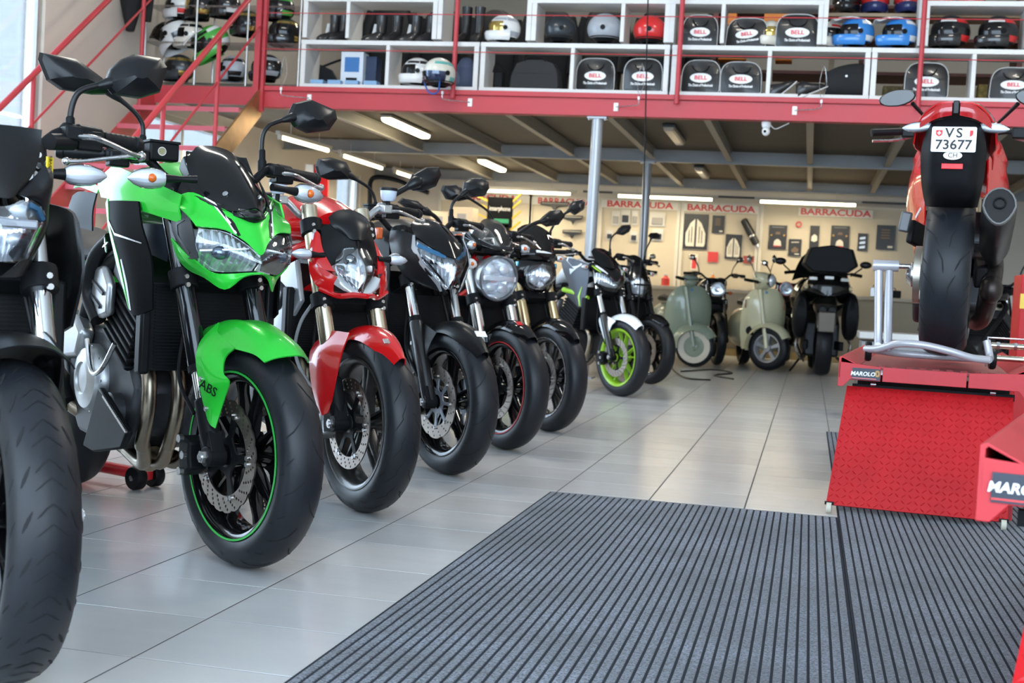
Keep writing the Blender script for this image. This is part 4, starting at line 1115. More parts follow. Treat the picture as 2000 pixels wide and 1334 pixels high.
    mirror(b, -.40, [(.322, 1.142), (.342, 1.188), (.40, 1.222), (.455, 1.228), (.466, 1.20), (.445, 1.152), (.395, 1.130), (.35, 1.128)], [(.222, 1.075), (.262, 1.105), (.312, 1.135), (.345, 1.155)], r=.011, boot=False, depth=.03)
    MB().box((-.52, 0, 1.0), (.1, .1, .01)).build('tank_cap', BLACK, b, bevel=.003)
    panel('frame_plate', [(-.34, .12, .84), (-.26, .13, .70), (-.36, .16, .56), (-.42, .165, .60), (-.44, .15, .80)], .15, .02, SILVERP, b)
    tubeset('grey_hose', [(-.20, -.125, .70), (-.25, -.15, .62), (-.27, -.155, .52), (-.20, -.14, .43), (-.10, -.125, .39)], .006, mat('grey hose', (.28, .29, .30), .4), b, 8, 6)
    common(b, RED, RED, mat('dark bronze rim', (.05, .05, .05), .3), 2, muf=STEEL, tank=[(-.30, .10, .92, 1.02, .6), (-.42, .165, .90, 1.07, .65), (-.55, .185, .89, 1.09, .6), (-.70, .160, .87, 1.06, .6), (-.84, .105, .85, .95, .7), (-.92, .07, .83, .89, .8)], frame_m=RED)
    return b
red_bike()
# ------------------------------------------------------------------ 3 black bike with silver-edged cowl
def black_bike():
    b = bike('naked_motorcycle', 'black naked motorcycle with silver-edged side cowl and blue-tinted lamp, fourth from the left', (-1.422, 5.255), 47)
    front(b, GLOSSB, 5, 'twin', petal=10, dr=(.098, .150), car=mat('grey carrier', (.34, .37, .42), .35, .6), holes=(9, 3), arms=8)
    tread('arc', .30, .122, .218, FC, b.children[0])
    fork(b, 'conv', CHROME, mat('black fork slider', (.012, .012, .013), .3, coat=.3), zsplit=.625, clampz=(.79, .99))
    f, S = arch(b, SATIN, 48, -34, .336, .074, .05, taper=(.4, .9, 1, .95))
    for s in (-1, 1):
        Q = Surf([[V(x, s*y, z) for x, y, z in r] for r in ([(-.23, .09, .61), (-.13, .085, .62), (-.02, .075, .585)], [(-.215, .106, .55), (-.12, .108, .53), (-.035, .098, .525)], [(-.16, .110, .44), (-.11, .112, .43), (-.05, .106, .45)], [(-.10, .110, .33), (-.08, .111, .32), (-.06, .11, .34)])], 4, 4)
        MB().sheet(Q, .005, s).build('fender_leg', SATIN, f, ang=40)
        q = MB()
        for u in (.35, .75): bolt(q, Q.p(u, .3), V(0, s, 0), .008, .006)
        stuff(q.build('fender_bolts', STEEL, f))
    MB().box((.17, .02, .592), (.03, .05, .003), rot=Matrix.Rotation(.78, 3, 'Y')).build('fender_badge', WHITE, f)
    rows = [[(-.048, 0, .905), (-.06, .04, .905), (-.10, .085, .935), (-.15, .115, .965)], [(-.030, 0, .855), (-.045, .05, .865), (-.085, .095, .885), (-.135, .122, .91)], [(-.035, 0, .80), (-.045, .035, .81), (-.07, .065, .835), (-.10, .09, .86)], [(-.045, 0, .762), (-.05, .012, .768), (-.058, .024, .778), (-.07, .035, .79)]]
    l, S1 = oval_lamp(b, rows)
    blu = mat('blue lamp tint', (.05, .16, .30), .15, .6)
    for s in (-1, 1):
        for k in range(3): MB().prism([(-.075-.006*k, s*(.022+.022*k), .865), (-.075-.006*k, s*(.042+.022*k), .865), (-.085-.006*k, s*(.032+.022*k), .892)], (.004, 0, 0)).build('lamp_element', BLACK, l, smooth=False)
        MB().ribbon(S1, [(.04, .5+s*.12), (.08, .5+s*.3), (.12, .5+s*.48)], .018, -.004).build('lamp_tint', blu, l)
        C = Surf([[V(x, s*y, z) for x, y, z in r] for r in ([(-.165, .118, .985), (-.23, .15, 1.0), (-.31, .155, 1.0)], [(-.140, .132, .93), (-.20, .165, .935), (-.285, .170, .945)], [(-.095, .115, .865), (-.16, .150, .86), (-.24, .165, .87)], [(-.05, .055, .785), (-.11, .105, .79), (-.19, .14, .81)], [(-.035, .02, .745), (-.06, .05, .755), (-.11, .09, .77)])], 4, 4)
        c_ = MB().sheet(C, .005, s).build('side_cowl', mat('satin black cowl', (.007, .0075, .009), .34, spec=.4), b, ang=40)
        MB().ribbon(C, [(.02, .03), (.25, .02), (.5, .02), (.75, .04), (.97, .3)], [.010, .020, .018, .018, .010], .002, s).build('cowl_edge', SILVERP, c_)
        signal(b, (-.20, s*.165, .880), (.02, s, -.03), .055, .024, .05, lens=mat('frosted clear', (.62, .60, .58), .25, coat=.6))
        MB().box((-.33, s*.20, .985), (.03, .03, .05)).build('reflector', mat('amber reflector', (.55, .10, .02), .2, coat=.6), b, bevel=.006)
    W = Surf(half([[(-.275, 0, 1.062), (-.27, .05, 1.055), (-.25, .092, 1.03)], [(-.20, 0, 1.045), (-.205, .055, 1.03), (-.215, .100, 1.0)], [(-.105, 0, .985), (-.118, .048, .975), (-.17, .105, .975)], [(-.036, 0, .895), (-.055, .04, .908), (-.10, .082, .94)]]), 5, 5)
    MB().sheet(W, .004, 1).build('windscreen', mat('dark tinted screen', (.004, .0045, .005), .12, spec=.35), b, ang=50)
    bars(b, 1.055, -.38, yout=.39)
    reservoir(b, (-.34, -.22, 1.075), 'box')
    mirror(b, -.40, [(.250, 1.205), (.258, 1.246), (.285, 1.266), (.345, 1.272), (.382, 1.258), (.386, 1.225), (.362, 1.192), (.30, 1.180)], [(.192, 1.055), (.190, 1.128), (.212, 1.165), (.255, 1.198)], tilt=-.1)
    mirror(b, -.40, [(-.309, 1.238), (-.334, 1.277), (-.405, 1.289), (-.463, 1.276), (-.476, 1.244), (-.463, 1.204), (-.416, 1.193), (-.322, 1.203)], [(-.19, 1.055), (-.192, 1.12), (-.225, 1.175), (-.315, 1.218)], tilt=-.1)
    common(b, SATIN, GLOSSB, GLOSSB, 2, shroud=SATIN)
    return b
black_bike()
# ------------------------------------------------------------------ 4 round-lamp bike with clear bikini screen
def round_bike():
    b = bike('naked_motorcycle', 'naked motorcycle with large round grey-shelled headlamp and clear bikini screen, fifth from the left', (-1.405, 6.239), 46)
    front(b, GLOSSB, 5, 'y', mat('red rim stripe', (.5, .02, .02), .4), dr=(.108, .150), cal=GOLD, holes=(12, 3), n=60)
    fork(b, 'usd', SILVERF, SILVERF, clampz=(.715, .955), zsplit=.50, ru=.029, rl=.024)
    f, S = arch(b, GLOSSB, 38, -40, .332, .066, .045)
    for s in (-1, 1): panel('fender_stay', [(-.19, .096, .52), (-.03, .085, .56), (-.06, .10, .46), (-.12, .105, .42)], .1, .004, GLOSSB, f, both=False) if s < 0 else None
    MB().box((.10, -.02, .618), (.03, .03, .003), rot=Matrix.Rotation(.5, 3, 'Y')).build('fender_badge', RED, f)
    c = V(-.135, 0, .828); ax = V(1, 0, -.10).normalized()
    pr = [(.02, -.13), (.06, -.125), (.095, -.09), (.112, -.03), (.113, 0), (.106, .006), (.100, .0)]
    sh = MB().lathe(pr, c, ax, 40, cap=False).build('headlamp_shell', GREYP, b)
    MB().lathe([(.101, -.002), (.085, .012), (.05, .022), (.0, .026)], c, ax, 40, cap=False).build('headlamp_lens', LENS, sh)
    rf = MB().lathe([(.100, -.004), (.07, -.03), (.03, -.045), (.0, -.046)], c, ax, 32, cap=False).build('headlamp_reflector', REFL, sh, ang=10)
    bar = MB().box(c+V(.006, 0, 0), (.012, .19, .026)).build('lamp_bar', REFLW, sh, bevel=.004)
    for yy, zz in ((-.04, .045), (.04, .045), (-.035, -.045), (.035, -.045)): MB().sphere(c+V(-.02, yy, zz), .03, 14, 8, (.5, 1, .8)).build('lamp_cell', REFLW, sh)
    W = Surf(half([[(-.245, 0, 1.125), (-.238, .045, 1.118), (-.225, .078, 1.09)], [(-.19, 0, 1.085), (-.19, .055, 1.075), (-.20, .092, 1.05)], [(-.145, 0, 1.02), (-.15, .055, 1.015), (-.175, .092, 1.01)], [(-.118, 0, .972), (-.125, .04, .975), (-.15, .075, .985)]]), 5, 5)
    MB().sheet(W, .003, 1).build('windscreen', CLEARS, b, ang=60)
    K = Surf(half([[(-.125, 0, .985), (-.14, .055, .992), (-.18, .094, 1.015), (-.27, .115, 1.06)], [(-.10, 0, .965), (-.12, .06, .972), (-.17, .105, .99), (-.28, .125, 1.03)], [(-.125, 0, .945), (-.15, .06, .95), (-.20, .10, .96), (-.29, .115, .985)]]), 4, 4)
    k_ = MB().sheet(K, .004, 1).build('screen_fairing', GLOSSB, b, ang=50)
    MB().ribbon(K, [(.02, .15), (.02, .35), (.02, .65), (.02, .85)], .006, .002).build('fairing_edge', SILVERP, k_)
    MB().lathe([(.045, 0), (.045, .02), (.03, .03), (0, .03)], (-.27, -.04, 1.05), (-.8, 0, .6), 20).build('speedometer', ALU, b)
    bars(b, 1.055, -.38, yout=.39)
    for s in (-1, 1): signal(b, (-.16, s*.135, .985), (.25, s, 0), .05, .024, .05)
    mirror(b, -.40, [(.395, 1.140), (.425, 1.172), (.470, 1.206), (.535, 1.217), (.565, 1.186), (.525, 1.134), (.45, 1.118)], [(.25, 1.06), (.30, 1.092), (.355, 1.125), (.425, 1.150)], r=.010, boot=False, depth=.03)
    mirror(b, -.40, [(-.262, 1.142), (-.335, 1.191), (-.421, 1.198), (-.445, 1.176), (-.375, 1.140), (-.30, 1.128)], [(-.20, 1.085), (-.22, 1.108), (-.245, 1.125), (-.285, 1.140)], r=.010, boot=False, depth=.03)
    common(b, GREYP, RED, GLOSSB, 2, rad=True, frame_m=RED)
    return b
round_bike()
# ------------------------------------------------------------------ 5 black bike with tall smoked screen
def smoked_bike():
    b = bike('naked_motorcycle', 'black naked motorcycle with tall brown-smoked windscreen and gold fork, sixth from the left', (-1.379, 7.203), 45)
    front(b, mat('black rim polished lip', (.03, .03, .032), .2, .5, coat=.5), 5, 'y', STEEL, dr=(.108, .150), n=60)
    fork(b, 'usd', mat('gold fork', (.55, .43, .24), .25, 1.0), CHROME, clampz=(.74, .97), zsplit=.50, ru=.028)
    f, S = arch(b, GLOSSB, 46, -30, .334, .070, .05, taper=(.45, .9, 1, 1))
    rows = [[(-.145, 0, .928), (-.15, .055, .922), (-.165, .088, .895)], [(-.13, 0, .875), (-.135, .06, .87), (-.15, .095, .86)], [(-.138, 0, .815), (-.145, .05, .818), (-.165, .08, .825)], [(-.155, 0, .785), (-.16, .03, .79), (-.17, .05, .80)]]
    l, S1 = oval_lamp(b, rows)
    for s in (-1, 1):
        MB().sphere((-.165, s*.045, .84), .03, 14, 8, (.5, 1, .9)).build('lamp_cell', REFLW, l)
        C = Surf([[V(x, s*y, z) for x, y, z in r] for r in ([(-.16, .0, .955), (-.175, .07, .95), (-.22, .13, .945), (-.31, .15, .96)], [(-.150, .0, .932), (-.165, .085, .915), (-.21, .135, .90), (-.30, .155, .915)], [(-.165, .098, .86), (-.18, .115, .86), (-.22, .14, .86), (-.29, .15, .87)], [(-.17, .06, .785), (-.185, .085, .79), (-.22, .11, .80), (-.27, .12, .82)], [(-.165, .0, .765), (-.175, .04, .768), (-.20, .07, .775), (-.24, .09, .79)])], 4, 4)
        MB().sheet(C, .004, s).build('headlight_cowl', GLOSSB, b, ang=50)
        MB().box((-.215, s*.128, .925), (.03, .012, .03)).build('position_lamp', mat('teal lamp', (.03, .22, .30), .15, .5, coat=.8), b, bevel=.004)
        signal(b, (-.25, s*.16, .97), (0, s, 0), .06, .02, .05)
    W = Surf(half([[(-.285, 0, 1.158), (-.282, .055, 1.15), (-.27, .105, 1.125)], [(-.225, 0, 1.10), (-.225, .06, 1.095), (-.245, .120, 1.085)], [(-.165, 0, 1.02), (-.175, .06, 1.02), (-.21, .115, 1.02)], [(-.148, 0, .975), (-.16, .055, .975), (-.19, .10, .98)]]), 5, 5)
    MB().sheet(W, .003, 1).build('windscreen', glass('brown smoked screen', (.16, .12, .085), .1, .04), b, ang=60)
    K = Surf(half([[(-.150, 0, 1.015), (-.165, .06, 1.015), (-.20, .108, 1.01)], [(-.138, 0, .985), (-.15, .065, .985), (-.19, .12, .975)], [(-.145, 0, .955), (-.16, .06, .955), (-.20, .115, .945)]]), 3, 4)
    k_ = MB().sheet(K, .004, 1).build('screen_base', GLOSSB, b, ang=50)
    MB().ribbon(K, [(.3, .12), (.25, .35), (.3, .55), (.35, .72)], [.004, .016, .012, .004], .002).build('base_graphic', WHITEP, k_)
    bars(b, 1.065, -.38, yout=.39)
    mirror(b, -.40, [(-.372, 1.270), (-.380, 1.320), (-.449, 1.350), (-.527, 1.338), (-.541, 1.308), (-.51, 1.262), (-.43, 1.255)], [(-.19, 1.065), (-.195, 1.16), (-.245, 1.222), (-.378, 1.285)], tilt=-.1)
    mirror(b, -.40, [(.326, 1.262), (.336, 1.296), (.362, 1.324), (.42, 1.340), (.442, 1.325), (.433, 1.278), (.37, 1.240)], [(.19, 1.065), (.20, 1.13), (.25, 1.205), (.33, 1.268)], tilt=-.1)
    common(b, GLOSSB, GLOSSB, GLOSSB, 4, shroud=GLOSSB)
    return b
smoked_bike()
# ------------------------------------------------------------------ 6 white / lime bike
def lime_bike():
    b = bike('naked_motorcycle', 'white and black naked motorcycle with lime green wheels and stripes', (-1.379, 10.105), 45)
    front(b, LIME, 5, 'y', None, petal=20, dr=(.10, .15), car=BLACK, n=56)
    fork(b, 'conv', CHROME, mat('black fork slider', (.012, .012, .013), .3, coat=.3), zsplit=.62, clampz=(.79, .99))
    f, S = arch(b, WHITEP, 40, -38, .340, .072, .05, taper=(.5, .95, 1, .9))
    for s in (-1, 1):
        Q = Surf([[V(x, s*y, z) for x, y, z in r] for r in ([(-.20, .09, .61), (-.11, .086, .61), (-.02, .075, .58)], [(-.20, .104, .57), (-.12, .106, .55), (-.04, .098, .545)], [(-.15, .108, .49), (-.11, .109, .48), (-.06, .104, .49)], [(-.12, .108, .44), (-.10, .108, .435), (-.08, .106, .445)])], 3, 3)
        q_ = MB().sheet(Q, .005, s).build('fender_leg', WHITEP, f, ang=40)
        MB().ribbon(Q, [(.1, .3), (.15, .6)], .02, .002, s).build('fender_mark', BLACK, q_)
    rows = [[(-.135, 0, .875), (-.155, .045, .915), (-.175, .09, .935), (-.215, .13, .945)], [(-.125, 0, .852), (-.145, .05, .872), (-.165, .095, .885), (-.205, .135, .90)], [(-.135, 0, .83), (-.16, .05, .838), (-.18, .09, .848), (-.21, .125, .865)]]
    l, S1 = oval_lamp(b, rows)
    C = Surf(half([[(-.130, 0, .880), (-.150, .045, .920), (-.175, .095, .942), (-.22, .138, .950)], [(-.165, 0, .93), (-.185, .05, .958), (-.215, .10, .975), (-.27, .148, .980)], [(-.20, 0, .972), (-.22, .055, .99), (-.27, .11, 1.005), (-.33, .15, 1.0)]]), 4, 4)
    c_ = MB().sheet(C, .004, 1).build('headlight_cowl', GLOSSB, b, ang=50)
    for v in (.14, .86):
        MB().ribbon(C, [(.1, v+(.12 if v < .5 else -.12)), (.4, v+(.03 if v < .5 else -.03)), (.9, v)], [.01, .022, .016], .002).build('cowl_stripe', WHITEP, c_)
        MB().ribbon(C, [(.04, v-(.04 if v < .5 else -.04)), (.45, v-(.08 if v < .5 else -.08)), (.9, v-(.07 if v < .5 else -.07))], [.008, .014, .008], .002).build('cowl_stripe', LIME, c_)
    H = Surf(half([[(-.13, 0, .828), (-.16, .05, .834), (-.185, .095, .845), (-.22, .14, .87)], [(-.15, 0, .80), (-.175, .05, .806), (-.20, .09, .82), (-.24, .14, .85)]]), 3, 4)
    MB().sheet(H, .004, 1).build('headlight_chin', GLOSSB, b, ang=50)
    W = Surf(half([[(-.40, 0, 1.145), (-.395, .05, 1.14), (-.375, .09, 1.115)], [(-.29, 0, 1.085), (-.295, .055, 1.075), (-.31, .10, 1.05)], [(-.195, 0, .985), (-.21, .04, .99), (-.25, .085, 1.0)]]), 5, 4)
    MB().sheet(W, .004, 1).build('windscreen', mat('dark tinted screen', (.004, .0045, .005), .12, spec=.35), b, ang=50)
    bars(b, 1.09, -.42, yout=.39)
    for s in (-1, 1): signal(b, (-.30, s*.17, .985), (0, s, 0), .06, .022, .06)
    mirror(b, -.46, [(.212, 1.270), (.225, 1.315), (.265, 1.345), (.335, 1.355), (.350, 1.335), (.33, 1.295), (.275, 1.265)], [(.15, 1.085), (.145, 1.20), (.165, 1.25), (.220, 1.292)])
    common(b, WHITEP, BLACK, LIME, 2, n=40)
    for s in (-1, 1):
        D = Surf([[V(x, s*y, z) for x, y, z in r] for r in ([(-.68, .17, 1.06), (-.48, .19, 1.05), (-.30, .16, 1.01)], [(-.62, .18, .95), (-.46, .20, .93), (-.28, .17, .91)], [(-.50, .18, .80), (-.40, .19, .78), (-.30, .17, .79)], [(-.42, .175, .68), (-.37, .18, .67), (-.32, .17, .68)])], 3, 3)
        d_ = MB().sheet(D, .006, -s).build('side_shroud', mat('grey camo panel', (.07, .08, .10), .4, .2), b, ang=40)
        MB().ribbon(D, [(.0, .3), (.15, .7), (.3, .4)], [.05, .09, .05], .003, -s).build('shroud_panel', WHITEP, d_)
        MB().ribbon(D, [(.55, .8), (.75, .6), (.98, .6)], [.006, .02, .014], .003, -s).build('shroud_stripe', LIME, d_)
    tubeset('frame_rail', [(-.30, -.15, .74), (-.45, -.17, .78), (-.60, -.18, .80)], .02, LIME, b, 8, 4)
    return b
lime_bike()
# ------------------------------------------------------------------ 7 black bike behind it
def last_bike():
    b = bike('naked_motorcycle', 'all-black naked motorcycle with stacked rounded headlamp beside the lime-wheeled bike', (-1.355, 11.775), 45)
    front(b, GLOSSB, 5, 'y', dr=(.10, .15), n=48)
    fork(b, 'conv', MATTB, MATTB, zsplit=.62)
    arch(b, GLOSSB, 40, -36, .336, .070, .05)
    rows = [[(-.205, 0, .978), (-.212, .06, .968), (-.235, .095, .95)], [(-.18, 0, .93), (-.19, .065, .925), (-.215, .105, .915)], [(-.178, 0, .84), (-.188, .06, .84), (-.215, .10, .845)], [(-.19, 0, .772), (-.197, .04, .778), (-.22, .07, .79)]]
    l, S1 = oval_lamp(b, rows)
    MB().box((-.185, 0, .885), (.02, .19, .018)).build('lamp_bar', BLACK, l, bevel=.003)
    for s in (-1, 1):
        C = Surf([[V(x, s*y, z) for x, y, z in r] for r in ([(-.24, .0, 1.06), (-.26, .07, 1.05), (-.32, .11, 1.04)], [(-.205, .0, .985), (-.235, .10, .96), (-.30, .13, .96)], [(-.215, .105, .90), (-.23, .115, .90), (-.29, .135, .90)], [(-.225, .075, .785), (-.24, .09, .79), (-.28, .11, .80)])], 4, 4)
        MB().sheet(C, .004, s).build('headlight_cowl', GLOSSB, b, ang=50)
        signal(b, (-.29, s*.16, .99), (0, s, 0), .06, .022, .06)
    W = Surf(half([[(-.34, 0, 1.155), (-.335, .05, 1.145), (-.32, .085, 1.12)], [(-.235, 0, 1.06), (-.25, .06, 1.055), (-.30, .10, 1.045)]]), 4, 4)
    MB().sheet(W, .004, 1).build('windscreen', SATIN, b)
    bars(b, 1.10, -.42, yout=.39)
    mirror(b, -.44, [(.232, 1.345), (.262, 1.375), (.33, 1.382), (.368, 1.362), (.35, 1.325), (.27, 1.318)], [(.19, 1.095), (.20, 1.20), (.24, 1.28), (.262, 1.330)])
    common(b, GLOSSB, GLOSSB, GLOSSB, 2, n=40, shroud=SATIN)
    return b
last_bike()
# ------------------------------------------------------------------ 0 matt black bike cut by the left edge
def left_bike():
    b = bike('naked_motorcycle', 'matt black naked motorcycle with yellow sticker on its mask, cut off by the left edge', (-1.430, 2.166), 48.5)
    front(b, GLOSSB, 5, 'y', petal=10, dr=(.10, .15))
    tread('zig', .30, .122, .218, FC, b.children[0])
    fork(b, 'conv', CHROME, MATTB, zsplit=.57, clampz=(.745, .99), rl=.0225)
    f, S = arch(b, SATIN, 18, -42, .350, .098, .045, taper=(.92, .98, 1, .95))
    for s in (-1, 1):
        Q = Surf([[V(x, s*y, z) for x, y, z in r] for r in ([(-.22, .095, .64), (-.12, .098, .645), (.0, .094, .615)], [(-.21, .112, .57), (-.12, .115, .57), (-.02, .104, .585)], [(-.15, .112, .47), (-.11, .112, .46), (-.06, .108, .48)])], 3, 3)
        MB().sheet(Q, .005, s).build('fender_leg', SATIN, f, ang=40)
    rows = [[(-.10, 0, .883), (-.10, .03, .889), (-.11, .055, .900), (-.122, .079, .890)], [(-.075, 0, .85), (-.082, .035, .855), (-.095, .060, .858), (-.115, .083, .86)], [(-.078, 0, .81), (-.085, .03, .815), (-.10, .055, .82), (-.118, .075, .835)], [(-.095, 0, .778), (-.098, .02, .779), (-.105, .038, .781), (-.115, .055, .786)]]
    l, S1 = oval_lamp(b, rows, dep=.04)
    MB().box((-.088, 0, .852), (.02, .125, .018)).build('lamp_bar', mat('grey lamp bar', (.35, .38, .44), .2, .7), l, bevel=.004)
    for s in (-1, 1):
        for q in ((.036, .876), (.032, .822)): MB().sphere((-.11, s*q[0], q[1]), .022, 14, 8, (.5, 1, .6)).build('lamp_cell', REFLW, l)
        MB().ribbon(S1, [(.08, .5+s*.30), (.12, .5+s*.42), (.3, .5+s*.48)], .012, -.003).build('lamp_tint', mat('blue lamp tint', (.05, .16, .30), .15, .6), l)
        C = Surf([[V(x, s*y*.80, z) for x, y, z in r] for r in ([(-.135, .03, .918), (-.15, .085, .945), (-.17, .125, .985), (-.26, .155, .995)], [(-.125, .06, .905), (-.135, .095, .92), (-.15, .135, .945), (-.25, .16, .955)], [(-.150, .10, .893), (-.145, .115, .89), (-.17, .135, .895), (-.25, .155, .90)], [(-.138, .11, .86), (-.15, .122, .85), (-.18, .135, .85), (-.25, .145, .85)], [(-.135, .08, .80), (-.145, .09, .795), (-.175, .105, .79), (-.23, .12, .80)], [(-.10, .0, .748), (-.11, .045, .750), (-.15, .075, .756), (-.20, .09, .77)]) ], 4, 4)
        MB().sheet(C, .004, s).build('headlight_cowl', SATIN, b, ang=30)
        signal(b, (-.30, s*.175, .968), (.05, s, .05), .088, .024, .08, bulb=False)
        D = Surf([[V(x, s*y, z) for x, y, z in r] for r in ([(-.55, .19, .92), (-.40, .22, .90), (-.27, .20, .87)], [(-.52, .20, .80), (-.40, .23, .78), (-.25, .21, .77)], [(-.48, .19, .64), (-.40, .21, .63), (-.28, .20, .65)])], 3, 3)
        MB().sheet(D, .006, -s).build('radiator_shroud', SATIN, b, ang=40)
    M = frame((-.168, .1335, .968), (0.25, -.9, -.2), (.15, .1, 1)); st_ = MB().box((0, 0, 0), (.030, .040, .001)); 
    Wt = Surf(half([[(-.185, 0, 1.045), (-.18, .045, 1.045), (-.165, .086, 1.042)], [(-.140, 0, .985), (-.143, .042, .985), (-.155, .080, .985)], [(-.118, 0, .93), (-.122, .034, .93), (-.14, .062, .945)], [(-.113, 0, .900), (-.115, .022, .902), (-.13, .042, .92)]]), 4, 4)
    MB().sheet(Wt, .004, 1).build('flyscreen', SATIN, b, ang=30)
    stk = MB().box((-.163, .103, .972), (.003, .022, .036), rot=Matrix.Rotation(.75, 3, 'Z')).build('sticker', YELLOW, b, smooth=False)
    text('sticker_lettering', 'PROVES', .012, BLACK, stk, frame((-.1605, .1045, .972), (0, 0, 1), (.66, -.75, 0)), .0003)
    bars(b, 1.058, -.395, yout=.375, sweep=.04)
    mirror(b, -.41, [(.283, 1.180), (.295, 1.215), (.322, 1.242), (.352, 1.258), (.412, 1.258), (.428, 1.239), (.411, 1.179), (.362, 1.158), (.303, 1.160)], [(.214, 1.035), (.211, 1.098), (.220, 1.143), (.241, 1.164), (.295, 1.184)], tilt=-.12)
    MB().cyl((-.33, .15, 1.035), (-.36, .205, 1.042), .018, 14).build('switch_knob', BLACK, b)
    common(b, SATIN, SATIN, GLOSSB, 4)
    return b
left_bike()
# ================================================================== FLOOR MATS, LIFTS AND THE BIKE ON THE LIFT
def mat_carpet():
    mt = bpy.data.materials.new('ribbed carpet'); mt.use_nodes = True; nt = mt.node_tree; b = nt.nodes['Principled BSDF']
    g = nt.nodes.new('ShaderNodeNewGeometry')
    n = nt.nodes.new('ShaderNodeTexNoise'); n.inputs['Scale'].default_value = 190; n.inputs['Detail'].default_value = 2
    nt.links.new(g.outputs['Position'], n.inputs['Vector'])
    n2 = nt.nodes.new('ShaderNodeTexNoise'); n2.inputs['Scale'].default_value = 3.2; n2.inputs['Detail'].default_value = 4
    nt.links.new(g.outputs['Position'], n2.inputs['Vector'])
    r = nt.nodes.new('ShaderNodeValToRGB'); r.color_ramp.elements[0].position = .36; r.color_ramp.elements[1].position = .66
    r.color_ramp.elements[0].color = (.008, .011, .018, 1); r.color_ramp.elements[1].color = (.125, .148, .195, 1)
    nt.links.new(n.outputs['Fac'], r.inputs['Fac'])
    m2 = nt.nodes.new('ShaderNodeMapRange'); m2.inputs['From Min'].default_value = .3; m2.inputs['From Max'].default_value = .7; m2.inputs['To Min'].default_value = .5; m2.inputs['To Max'].default_value = 1.35
    nt.links.new(n2.outputs['Fac'], m2.inputs['Value'])
    s = nt.nodes.new('ShaderNodeVectorMath'); s.operation = 'SCALE'; nt.links.new(r.outputs['Color'], s.inputs[0]); nt.links.new(m2.outputs[0], s.inputs['Scale']); nt.links.new(s.outputs[0], b.inputs['Base Color'])
    b.inputs['Roughness'].default_value = .95; b.inputs['Sheen Weight'].default_value = .25; b.inputs['Specular IOR Level'].default_value = .15
    bp = nt.nodes.new('ShaderNodeBump'); bp.inputs['Strength'].default_value = .8; bp.inputs['Distance'].default_value = .004; nt.links.new(n.outputs['Fac'], bp.inputs['Height']); nt.links.new(bp.outputs[0], b.inputs['Normal'])
    return mt
CARPET = mat_carpet(); CHAN = mat('mat channel', (.026, .030, .038), .95, spec=.1)
def floor_mat(x0, x1, y0, y1, label, z=0):
    o = empty('floor_mat', ((x0+x1)/2, (y0+y1)/2, z), 0, label, 'mat')
    w, d = x1-x0, y1-y0
    MB().box((0, 0, .003), (w, d, .0055)).build('backing', CHAN, o, smooth=False)
    pitch = .0250; n = int(w/pitch)
    r = MB(); L = d-.006
    vs = []; K = 24
    for i in range(K+1):
        y = -L/2+L*i/K
        vs += [(-.0096, y, .0055), (-.0082, y, .0072), (.0082, y, .0072), (.0096, y, .0055)]
    fs = [(4*i+k, 4*i+k+1, 4*i+k+5, 4*i+k+4) for i in range(K) for k in range(3)]+[(0, 1, 2, 3), tuple(4*K+k for k in (3, 2, 1, 0))]
    r.add(vs, fs); me = r.mesh('rib', CARPET, smooth=False)
    for i in range(n):
        q = bpy.data.objects.new('rib', me); COL.objects.link(q); q.parent = o; q.location = (-w/2+pitch*(i+.5)+(w-n*pitch)/2, 0, 0)
floor_mat(-.932, .150, -1.2, 4.99, 'dark blue-grey ribbed floor mat lying left in the foreground')
floor_mat(.1515, 1.26, -1.2, 8.4, 'darker ribbed floor mat on the right, running under the lift ramp')
